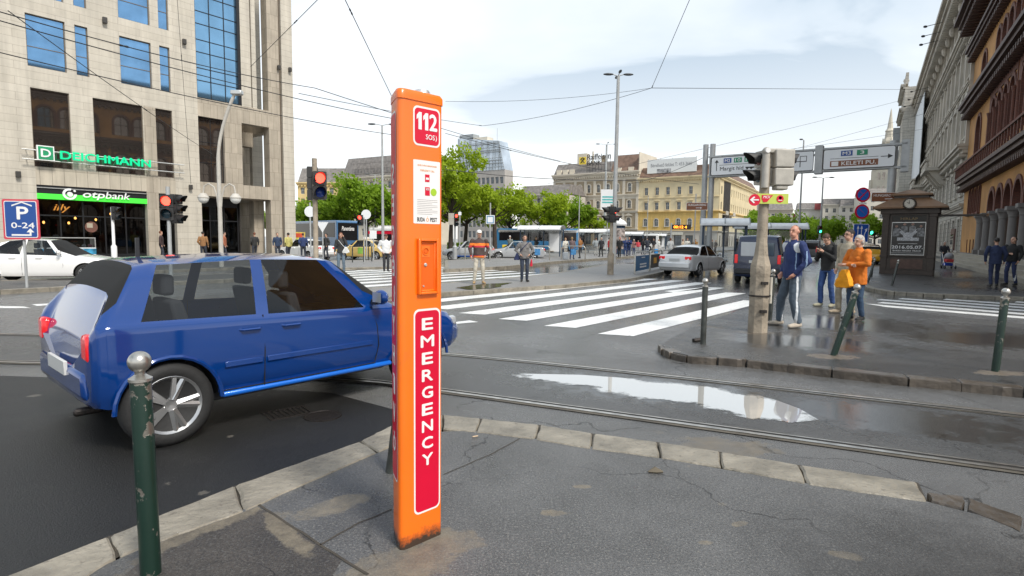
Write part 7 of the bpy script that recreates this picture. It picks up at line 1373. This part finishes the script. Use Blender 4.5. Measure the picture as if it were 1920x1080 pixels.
# tracksuit man, turned three quarters towards the left
def trk(c, sho, arm):
    x_, y_, z_ = c
    if z_ > 1.31 and abs(x_) > .1 and z_ < 1.31+.17 and abs(y_) < .2 and (abs(x_)-.1)*1.6 > (1.47-z_)*.8-.02 and abs(x_) < .245: return 1
    if abs(x_) > .215 and z_ < 1.34 and (abs(y_-(.04+(1.34-z_)*-.0)) < .010): return 2
    if abs(x_) > .12 and z_ < 1.3 and z_ > .9 and abs(y_+.05) < .007 and abs(x_) < .19: return 2
    return 0
x, y = F(1480, 612, .1)
person('balding man in a navy and white tracksuit and pale trainers standing beside the signal mast', x, y, rad(-84), 1.86, ([wstr, lbl], trk), (.02, .035, .12), (.075, .1, .13), 'brown', ('pocket', 'pocket'), ((-.17, -.1), (.17, .03)), bald=True, shoe=(.42, .36, .29), vox=.009, yaw=rad(28), skn=skinr, bulk=1.12, coat=.86, stripes=wstr, z=.1, wide=1.12)
x, y = F(1548, 575, .1)
t, S, up, arm = person('young man in a black hoodie and blue jeans bowing over a phone', x, y, rad(-62), 1.78, 'x', (.018, .018, .018), (.03, .07, .2), 'brown', ('phone', 'phone'), ((-.12, -.05), (.12, .06)), shoe=(.3, .28, .2), vox=.011, nod=rad(35), lean=rad(5), z=.1, hood=True)
p = Mx.Translation(t.location) @ Mx.Rotation(t.rotation_euler[2], 4, 'Z') @ V((0, -.34, 1.44)); o = thing('phone', 'small dark phone in the hands of the man in the black hoodie', 'phone', tuple(p), t.rotation_euler[2]); q = MB(); q.box(-.035, -.01, -.06, .035, .0, .07, blk); q.out('case', o, bevel=.006)
x, y = F(1583, 588, .1)
person('bearded man with glasses in a beige jacket half hidden behind the woman in orange', x, y, rad(-75), 1.84, 'x', (.36, .31, .23), (.3, .26, .19), 'dark', ('pocket', 'pocket'), ((-.1, -.08), (.1, .08)), shoe=(.35, .28, .2), vox=.011, glasses=True, z=.1, bulk=1.05)
x, y = F(1602, 600, .1); orj = fab('orange_bag', (.85, .33, .01), .1)
t, S, up, arm = person('grey haired woman in a burnt orange coat and blue jeans with folded arms', x, y, rad(-72), 1.7, 'x', (.58, .15, .01), (.03, .06, .11), 'grey', ('cross', 'cross'), ((-.1, -.02), (.11, .05)), fem=True, coat=.76, shoe=(.02, .02, .02), vox=.011, hairlen=.04, z=.1, bulk=1.15, nod=rad(8))
hbag('large yellow orange fabric bag hanging from the arm of the woman in orange', t, -.05, -.27, .66, .36, .36, orj, None, dep=.12)
x, y = F(1862, 536); person('man in a navy blue suit seen from behind near the stone columns', x, y, rad(152), 1.8, 'x', (.02, .03, .075), (.02, .028, .07), 'dark', ('down', 'down'), ((-.13, -.16), (.12, .2)), vox=.013, z=.1, bulk=1.1, coat=.82)
x, y = F(1893, 534); t, S, up, arm = person('bald man in a black jacket and striped track trousers beside the navy suit', x, y, rad(-75), 1.86, 'x', (.015, .015, .016), (.025, .035, .09), 'dark', ('cross', 'down'), ((-.1, -.05), (.12, .1)), vox=.013, z=.1, bald=True, yaw=rad(0), bulk=1.15, stripes=wstr)
hbag('black shoulder bag carried by the bald man near the stone columns', t, -.3, 0, .95, .34, .34, fab('bag_black', (.02, .02, .02)), [(-.3, 0, 1.25), (-.16, 0, 1.5), (-.05, -.02, 1.45)])
x, y = F(1768, 503, .1); t, S, up, arm = person('person in dark clothes pushing a stroller past the kiosk', x, y, rad(-20), 1.72, 'x', (.03, .03, .035), (.1, .12, .16), 'grey', ('fwd', 'fwd'), ((-.1, -.1), (.1, .15)), vox=.016, z=.1)
# stroller
p = Mx.Translation(t.location) @ Mx.Rotation(t.rotation_euler[2], 4, 'Z') @ V((0, -.85, 0)); o = thing('stroller', 'white framed stroller with grey hood and blue basket, red at the side', 'stroller', tuple(p), t.rotation_euler[2])
q = MB(); [q.tube([(sx*.25, .4, 1.0), (sx*.25, .1, .6), (sx*.27, -.35, .15)], .018, whp, 6) for sx in (-1, 1)]; [q.tube([(sx*.25, -.1, .75), (sx*.27, .3, .12)], .018, whp, 6) for sx in (-1, 1)]; q.tube([(-.25, .4, 1.0), (.25, .4, 1.0)], .018, blk, 6); q.out('frame', o)
q = MB(); q.sph((0, -.05, .8), (.24, .3, .22), fab('stroller_grey', (.3, .3, .32)), 14, 10); q.out('hood', o); q = MB(); q.box(-.2, -.3, .42, .2, .2, .62, fab('stroller_red', (.5, .05, .05))); q.out('seat', o, bevel=.04); q = MB(); q.box(-.2, -.2, .2, .2, .3, .38, fab('stroller_blue', (.02, .06, .4))); q.out('basket', o, bevel=.04)
for sx in (-1, 1):
    for yy in (-.36, .3): q = MB(); q.lathe([(.04, -.02), (.11, -.02), (.12, 0), (.11, .02), (.04, .02)], tyre, 16, (sx*.28, yy, .12), 'x'); q.out('wheel', o)
# striped jacket man & grey jacket woman on the refuge
orr = fab('band_orange', (.85, .22, .03)); rdd = fab('band_red', (.5, .03, .05))
def bands(c, sho, arm):
    z_ = c.z
    return 1 if 1.28 < z_ < 1.36 or (z_ < .93) else 2 if 1.22 < z_ <= 1.28 or .93 <= z_ < .955 else 0
x, y = F(898, 532); t, S, up, arm = person('man in a brown jacket with orange and red bands and a white cap', x, y, rad(10), 1.8, ([orr, rdd], bands), (.075, .05, .045), (.5, .46, .38), 'grey', ('down', 'pocket'), ((-.16, -.02), (.14, -.02)), vox=.012, cap_=fab('cap_white', (.7, .68, .64)), shoe=(.4, .27, .14), bulk=1.15)
x, y = F(983, 528); t, S, up, arm = person('dark haired woman in a grey jacket and dark jeans on the refuge', x, y, rad(8), 1.68, 'x', (.17, .16, .155), (.03, .04, .065), 'dark', ('hips', 'hips'), ((-.1, 0), (.1, 0)), fem=True, vox=.012, hairlen=.12, bulk=1.12, shoe=(.03, .03, .03))
hbag('small dark blue shoulder bag at the hip of the woman in grey', t, -.27, .02, .78, .22, .24, fab('bag_navy', (.02, .03, .09)), [(-.25, .02, .98), (-.1, -.15, 1.2), (.12, -.1, 1.42)]); hbag('red folded umbrella held low by the woman in grey', t, .25, .0, .55, .1, .26, fab('umbrella_red', (.6, .02, .05)), None, 'umbrella', 'umbrella', dep=.07)
x, y = F(640, 512); t, S, up, arm = person('long haired woman in black talking on the phone left of the taxi', x, y, rad(15), 1.7, 'x', (.03, .03, .03), (.11, .15, .19), 'auburn', ('down', 'ear'), ((-.13, 0), (.12, -.03)), fem=True, vox=.014, hairlen=.18)
hbag('white slanted shoulder bag on the woman in black by the taxi', t, .2, -.12, .85, .3, .26, fab('bag_white', (.62, .62, .6)), [(-.1, -.12, 1.4), (.05, -.14, 1.2), (.2, -.12, 1.05)])
x, y = F(724, 509); person('person in a white padded jacket and brown hat just left of the pillar', x, y, rad(20), 1.66, 'x', (.66, .66, .66), (.03, .03, .035), 'brown', ('pocket', 'pocket'), ((-.09, 0), (.09, 0)), vox=.014, bulk=1.25, cap_=fab('hat_brown', (.1, .05, .04)))
# platform crowd
random.seed(23)
crowd = [(956, 481, 1.75, (.2, .22, .2), (.03, .05, .12), 'white', 150, 'man with a dark backpack and yellow bag behind the refuge, grey jacket', 0),
 (1005, 480, 1.65, (.03, .03, .03), (.03, .03, .04), 'blond', 60, 'blond woman in black just behind the woman in grey', .1), (1060, 484, 1.62, (.6, .57, .5), (.4, .38, .34), 'blond', 30, 'woman in a cream jacket with a wheeled bag at the platform edge', .08), (1072, 486, 1.68, (.17, .12, .12), (.03, .05, .13), 'blond', 160, 'woman in a mauve brown jacket next to the cream jacket', .05), (1087, 484, 1.72, (.3, .13, .04), (.04, .04, .04), 'brown', -120, 'person in a rust brown jacket leaning by the brown pole', 0),
 (1117, 479, 1.7, (.3, .33, .34), (.4, .4, .38), 'brown', 170, 'man with a backpack in pale trousers before the red shelter poster', 0), (1127, 481, 1.72, (.04, .04, .045), (.02, .02, .02), 'grey', -40, 'man in black reading something by the shelter', 0), (1142, 482, 1.7, (.6, .05, .05), (.05, .05, .06), 'dark', 100, 'person in a bright red jacket left of the signal post', 0), (1153, 482, 1.65, (.03, .02, .02), (.25, .1, .1), 'brown', 60, 'woman in a black coat right of the signal post', .12), (1161, 483, 1.75, (.02, .02, .02), (.02, .02, .02), 'red', -30, 'red haired woman all in black with a bag', .1),
 (1172, 480, 1.75, (.02, .04, .13), (.02, .04, .12), 'dark', 10, 'man in navy work clothes, left of a pair', 0), (1179, 480, 1.78, (.015, .035, .12), (.015, .03, .1), 'brown', -20, 'man in navy work clothes, right of a pair', 0), (1188, 478, 1.6, (.25, .13, .12), (.03, .05, .12), 'grey', 20, 'short woman in a dusty red jacket and jeans', .06), (1196, 475, 1.5, (.6, .06, .08), (.3, .3, .32), 'brown', 0, 'small figure in a pink red top farther back', 0),
 (1205, 477, 1.7, (.03, .03, .035), (.04, .04, .05), 'dark', 120, 'person in a long black coat before the small shelter', .1), (1213, 476, 1.8, (.03, .035, .05), (.05, .08, .15), 'dark', 180, 'man in a black jacket and jeans beside the long coat', 0), (1225, 474, 1.75, (.04, .04, .045), (.25, .2, .15), 'dark', -60, 'person in black and tan trousers under the shelter edge', 0), (1235, 473, 1.65, (.6, .62, .6), (.5, .5, .5), 'blond', 40, 'person in white with a blue bag under the shelter', .1),
 (1256, 484, 1.72, (.55, .56, .56), (.4, .4, .4), 'auburn', 170, 'woman in a light grey jacket behind the ad barriers', .05), (1280, 478, 1.68, (.5, .4, .3), (.2, .2, .2), 'auburn', 60, 'auburn haired person behind the white car, leftmost of three', .05), (1288, 479, 1.76, (.62, .6, .54), (.3, .3, .3), 'auburn', 10, 'man in a cream jacket behind the white car roof', 0), (1303, 478, 1.7, (.3, .15, .04), (.1, .08, .06), 'dark', -40, 'person in a mustard brown jacket behind the white car', 0), (1335, 477, 1.68, (.03, .03, .03), (.03, .03, .04), 'auburn', 70, 'man in black standing inside the blue framed shelter', 0), (1341, 476, 1.65, (.04, .035, .03), (.03, .03, .03), 'blond', -70, 'blond woman in black inside the blue framed shelter', .1),
 (1381, 486, 1.75, (.02, .02, .02), (.02, .02, .03), 'brown', 40, 'man in black between the shelter and the dark van', 0), (1388, 484, 1.78, (.4, .25, .2), (.1, .05, .05), 'auburn', -50, 'person with a pink face and tan top next to the dark van', 0)]
for k, (px, py, h_, tc_, lc, hr, fa_, lab, hl) in enumerate(crowd):
    x, y = G(px, py, .17)
    person(lab, x, y, rad(fa_), h_, 'x', tc_, lc, hr, random.choice([('down', 'pocket'), ('pocket', 'pocket'), ('bag', 'phone'), ('down', 'down'), ('hips', 'pocket')]), random.choice([((-.1, 0), (.1, 0)), ((-.13, -.06), (.11, .06)), ((-.08, .03), (.1, -.05))]), fem=hl > 0, hairlen=hl, vox=.028, coat=.8 if k % 3 == 0 else .88, z=.17, bulk=random.uniform(1.0, 1.2), group='people waiting on the tram platform')
for k, (px, py, tc_, lab) in enumerate([(478, 486, (.03, .03, .03), 'dark dressed person passing under the limestone colonnade'), (521, 487, (.03, .05, .1), 'person in navy with a dark hat beside the corner column'), (541, 489, (.5, .45, .15), 'person in a yellowish jacket by the orange green board'), (569, 487, (.03, .05, .14), 'man in navy walking behind the round sign mast'), (612, 487, (.04, .04, .04), 'man in black behind the give way sign'), (304, 489, (.05, .03, .03), 'person in dark clothes at the narrow dark doorway'), (382, 489, (.3, .15, .06), 'person in an orange brown top at the right shop window'), (422, 489, (.35, .12, .06), 'person in a rust top by the lamp pole')]):
    x, y = G(px, py, .12); person(lab, x, y, rad(random.uniform(-180, 180)), 1.74, 'x', tc_, (.04, .045, .06), random.choice(['dark', 'brown', 'auburn']), ('down', 'pocket'), ((-.12, -.08), (.12, .08)), vox=.028, group='people walking along the left buildings')
# wheeled bag + small luggage
for px, py, c, lab in ((1060, 487, (.3, .33, .36), 'pale blue grey wheeled bag beside the woman in cream'), (1230, 476, (.03, .25, .6), 'bright blue bag on the ground under the small shelter'), (946, 482, (.7, .5, .03), 'yellow shopping bag held by the man with the backpack')):
    x, y = G(px, py, .17); o = thing('bag', lab, 'bag', (x, y, .17 if px != 946 else .62)); q = MB(); q.box(-.2, -.12, .03, .2, .12, .55, fab('bagc_%d' % px, c)); q.out('pouch', o, bevel=.05)
    if px != 946: q = MB(); q.tube([(-.12, .1, .5), (-.12, .1, .8), (.12, .1, .8), (.12, .1, .5)], .012, blk, 5); q.out('handle', o)
# ---------------- trees ----------------
barkm = mat('bark', (.06, .045, .035), .9, n=.3, s=6, bump=.8, bs=20)
def leafm(name, c1, c2):
    m = bpy.data.materials.new(name); m.use_nodes = True; t_ = m.node_tree; t_.nodes.clear(); L = t_.links.new; nn = t_.nodes.new
    o = nn('ShaderNodeOutputMaterial'); d = nn('ShaderNodeBsdfPrincipled'); d.inputs['Roughness'].default_value = .55; d.inputs['Specular IOR Level'].default_value = .3; tr = nn('ShaderNodeBsdfTranslucent'); x = nn('ShaderNodeMixShader'); x.inputs[0].default_value = .5
    g = nn('ShaderNodeTexCoord'); q = nn('ShaderNodeTexNoise'); q.inputs['Scale'].default_value = .9; q.inputs['Detail'].default_value = 6; q.inputs['Roughness'].default_value = .8; L(g.outputs['Object'], q.inputs[0]); r = nn('ShaderNodeMapRange'); L(q.outputs[0], r.inputs[0]); r.inputs[1].default_value = .32; r.inputs[2].default_value = .68
    mx_ = nn('ShaderNodeMix'); mx_.data_type = 'RGBA'; L(r.outputs[0], mx_.inputs[0]); mx_.inputs[6].default_value = (*c1, 1); mx_.inputs[7].default_value = (*c2, 1); L(mx_.outputs[2], d.inputs[0]); L(mx_.outputs[2], tr.inputs[0]); L(d.outputs[0], x.inputs[1]); L(tr.outputs[0], x.inputs[2]); L(x.outputs[0], o.inputs[0]); return m
lfl = leafm('leaf_lime', (.2, .3, .012), (.48, .6, .035)); lfg = leafm('leaf_green', (.13, .24, .015), (.34, .5, .035))
def tree(label, x, y, H_, R_, m, seed, trunk=.3, leaves=5200, ls=.2, base=.35, squash=.8, cat='tree', name='tree', group='trees on the square'):
    rnd = random.Random(seed); t = thing(name, label, cat, (x, y, 0), 0, group); b = MB(); tips = []; top = H_*.9
    lean = rnd.uniform(-.6, .6); tr_ = [(0, 0, -.1), (lean*.1, 0, H_*base*.5), (lean*.4, rnd.uniform(-.2, .2), H_*base), (lean, 0, H_*.62)]
    b.tube(tr_, [trunk, trunk*.8, trunk*.65, trunk*.3], barkm, 9)
    for k in range(11):
        a = k*2.4+rnd.uniform(-.4, .4); z0 = H_*(base*.85+(.62-base)*rnd.random()); r = R_*rnd.uniform(.45, .85); z1 = z0+H_*rnd.uniform(.12, .32)
        p0 = V((lean*z0/H_, 0, z0)); p2 = V((math.cos(a)*r, math.sin(a)*r, z1)); p1 = p0.lerp(p2, .5)+V((0, 0, -H_*.03)); b.tube([p0, p1, p2], [trunk*.35, trunk*.22, trunk*.08], barkm, 6); tips.append(p2)
        for j in range(3): e = p2+V((rnd.uniform(-1, 1), rnd.uniform(-1, 1), rnd.uniform(-.1, .9)))*R_*.35; b.tube([p1.lerp(p2, .4+.2*j), e], [trunk*.12, trunk*.04], barkm, 4); tips.append(e)
    b.out('trunk', t); q = MB(); q.mats = [m]; zc = H_*(1+base*.8)/2; cl = []
    for k in range(int(26+leaves/260)):
        if k < len(tips): c = tips[k]
        else:
            a = rnd.uniform(0, 6.28); u_ = rnd.random()**.45; ph = rnd.uniform(-.9, 1.2); c = V((math.cos(a)*math.cos(ph*.8)*R_*u_, math.sin(a)*math.cos(ph*.8)*R_*u_, zc+math.sin(ph)*(H_-zc)*u_))
        cl.append((c, R_*rnd.uniform(.14, .34)))
    for i in range(leaves):
        c, r = cl[rnd.randrange(len(cl))]; d = V((rnd.gauss(0, 1), rnd.gauss(0, 1), rnd.gauss(0, .7))); d = d.normalized()*r*rnd.random()**.4; p = c+d; s = ls*rnd.uniform(.6, 1.3)
        n_ = V((rnd.gauss(0, 1), rnd.gauss(0, 1), rnd.gauss(.6, 1))).normalized(); u_ = n_.cross(V((rnd.random(), rnd.random(), rnd.random()))).normalized()*s; w_ = n_.cross(u_)*.62; k = len(q.v); q.v += [tuple(p-u_), tuple(p-w_+n_*s*.15), tuple(p+u_), tuple(p+w_+n_*s*.15)]; q.f.append([k, k+1, k+2, k+3]); q.fm.append(0)
    q.out('crown', t, smooth=False); return t
def P_(px, Y): return at(px, 450, Y).x
for px, Y, H_, R_, m, sd, lab, kw in [
    (690, 75, 9.2, 5.2, lfg, 1, 'dense green tree directly above the taxi left of the pillar', dict(leaves=9000, ls=.24)), (640, 80, 7.4, 4.4, lfg, 2, 'green tree above the coach roof', dict(leaves=7000, ls=.24)), (590, 82, 5.8, 3.6, lfg, 3, 'low green tree by the corner of the limestone columns', dict(leaves=5500, ls=.24)), (735, 84, 9.0, 4.6, lfg, 4, 'green tree mostly behind the orange pillar', dict(leaves=6000, ls=.24)),
    (845, 62, 11.5, 3.6, lfl, 5, 'tall lime green tree emerging right of the pillar', dict(leaves=7000, ls=.19)), (872, 68, 8.8, 4.2, lfl, 6, 'broad lime green tree behind the red traffic light', dict(leaves=7500, ls=.2)), (928, 64, 8.9, 3.1, lfl, 7, 'open crowned tree with forked branches behind the tram stop sign', dict(leaves=3600, ls=.18, base=.42)), (958, 76, 7.6, 3.0, lfl, 8, 'thin light green tree between the forked tree and the shelter', dict(leaves=3000, ls=.18)), (1020, 74, 8.3, 3.4, lfl, 9, 'bright green tree above the leftmost shelter', dict(leaves=5200, ls=.19)), (1058, 78, 7.0, 3.4, lfg, 10, 'darker green tree between two shelters', dict(leaves=5600, ls=.2)), (1096, 84, 5.8, 2.8, lfl, 11, 'small pale green tree before the beige palace', dict(leaves=3000, ls=.19)),
    (515, 92, 5.5, 3.2, lfg, 15, 'green tree seen through the limestone colonnade', dict(leaves=3000, ls=.26)),
    (1445, 150, 8.3, 7.0, lfg, 12, 'green round tree far behind the dark van', dict(leaves=4200, ls=.38)), (1500, 160, 7.6, 7, lfg, 13, 'green tree above the tracksuit man far away', dict(leaves=4200, ls=.38)), (1530, 150, 6.8, 6, lfg, 16, 'low green tree far behind the hooded man', dict(leaves=3600, ls=.38)), (1590, 140, 8.6, 6, lfg, 14, 'green tree behind the blue lane sign', dict(leaves=4200, ls=.36)), (1640, 130, 7.0, 3.6, lfg, 17, 'green tree behind the left side of the kiosk', dict(leaves=2600, ls=.34))]:
    tree(lab, P_(px, Y), Y, H_, R_, m, sd, **kw)
random.seed(5)
b = MB(); hd = MB(); hd.mats = [lfg]
x0, y0 = G(836, 478); 
for i in range(2600): p = V((x0+random.uniform(-.5, 1.6), y0+random.uniform(-.5, .5)+6, .25+random.random()**.7*.9)); s = .09; n_ = V((random.gauss(0, 1), random.gauss(0, 1), 1)).normalized(); u_ = n_.cross(V((1, .3, .2))).normalized()*s; w_ = n_.cross(u_); k = len(hd.v); hd.v += [tuple(p-u_), tuple(p-w_), tuple(p+u_), tuple(p+w_)]; hd.f.append([k, k+1, k+2, k+3]); hd.fm.append(0)
tag(hd.out('hedge', smooth=False), 'small clipped green hedge at street level right of the orange pillar', 'hedge')
# ---------------- overhead wires ----------------
wm = mat('wire_black', (.03, .03, .032), .5, .3, 0)
def wire(label, a, c, r=.012, sag=.25, n=14, group='overhead wires', ins=()):
    a, c = V(a), V(c); mid = a; t = thing('overhead_wire', label, 'wire', tuple(a), 0, group); b = MB(); pts = []
    for k in range(n+1): f = k/n; p = a.lerp(c, f); p.z -= 4*sag*f*(1-f); pts.append(p-a)
    b.tube(pts, r, wm, 5); b.out('cable', t)
    for f in ins: p = a.lerp(c, f)-a; p.z -= 4*sag*f*(1-f); d = (c-a).normalized(); b = MB(); b.tube([p-d*.2, p-d*.12, p, p+d*.12, p+d*.2], [r, r*2.2, r*1.4, r*2.2, r], wm, 8); b.out('insulator', t)
def W2(px, py, Y): return at(px, py, Y)
lab_k = iter(range(99))
wl_ = [((-60, 5, 16), (590, 165, 30), .018, .2, 'upper of two parallel wires crossing the limestone facade', (.3,)), ((-60, 22, 16.4), (735, 222, 33), .018, .2, 'lower of two parallel wires crossing the limestone facade', ()), ((-60, 84, 18), (760, 256, 38), .018, .25, 'wire passing just under the wall windows toward the pillar', ()),
 ((590, 165, 30), (1050, 302, 60), .02, .2, 'wire running from the facade over the green trees', ()), ((560, 175, 28), (905, 236, 46), .016, .1, 'wire ending at the small clamp above the glass office', (.98,)), ((905, 236, 46), (1222, 165, 40), .016, .3, 'wire from the clamp to the junction right of the tall lamp', ()), ((1222, 165, 40), (1297, -10, 30), .016, .0, 'steep wire rising from the junction right of the tall lamp', (.02,)), ((1222, 165, 40), (1722, 168, 100), .02, .0, 'nearly level wire toward the ornate palace', ()),
 ((645, -5, 16), (735, 182, 24), .012, .0, 'steep thin wire above the top of the orange pillar', (.1,)), ((600, -5, 24), (470, 125, 30), .014, .0, 'slanting wire at the corner of the limestone tower', (.3,)), ((15, 20, 14), (400, 290, 34), .012, .1, 'thin wire slanting down across the large left windows', (.45,)), ((332, -5, 34), (358, 345, 37), .012, .0, 'vertical thin wire hanging at the wall by the curtain glass', (.3,)),
 ((835, 250, 46), (1310, 345, 62), .022, .5, 'dark sagging cable above the green trees and palaces', (.2,)), ((835, 318, 52), (1205, 338, 62), .03, .35, 'thick tangled cable along the tree tops', (.6, .8)), ((1025, 345, 62), (1720, 180, 100), .018, .3, 'faint wire from the palace up to the right buildings', ()), ((1180, 345, 62), (1330, 290, 45), .02, .3, 'short wire loop before the yellow building', (.5,)), ((835, 190, 40), (1222, 165, 40), .012, .3, 'faint wire from pillar height to the tall lamp junction', ()),
 ((1290, 330, 70), (1760, 205, 100), .018, .2, 'faint lower wire toward the urn house', ()), ((1330, 300, 60), (1770, 235, 100), .018, .2, 'faintest wire over the road signs', ())]
for a, c, r, sg, lab, ins in wl_: wire(lab, W2(*a), W2(*c), r, sg, ins=ins)
for k, (px, py, Y) in enumerate([(1735, 50, 62), (1731, 68, 63), (1727, 84, 64), (1709, 172, 90), (1704, 187, 92), (1696, 200, 94)]):
    a = W2(px, py, Y); c = W2(px+32, py-8, Y+3); t = thing('facade_spotlight', ['uppermost', 'second', 'third', 'fourth', 'fifth', 'lowest'][k]+' thin spotlight arm sticking out from the right palaces', 'spotlight', tuple(a), 0, 'spotlight arms on the right palaces'); b = MB(); b.tube([(0, 0, 0), tuple(c-a)], .035, wm, 5); b.out('arm', t); b = MB(); b.sph((0, 0, 0), (.22, .15, .12), wm, 8, 6); b.out('lamp_head', t)
bpy.data.scenes.remove(TMP)
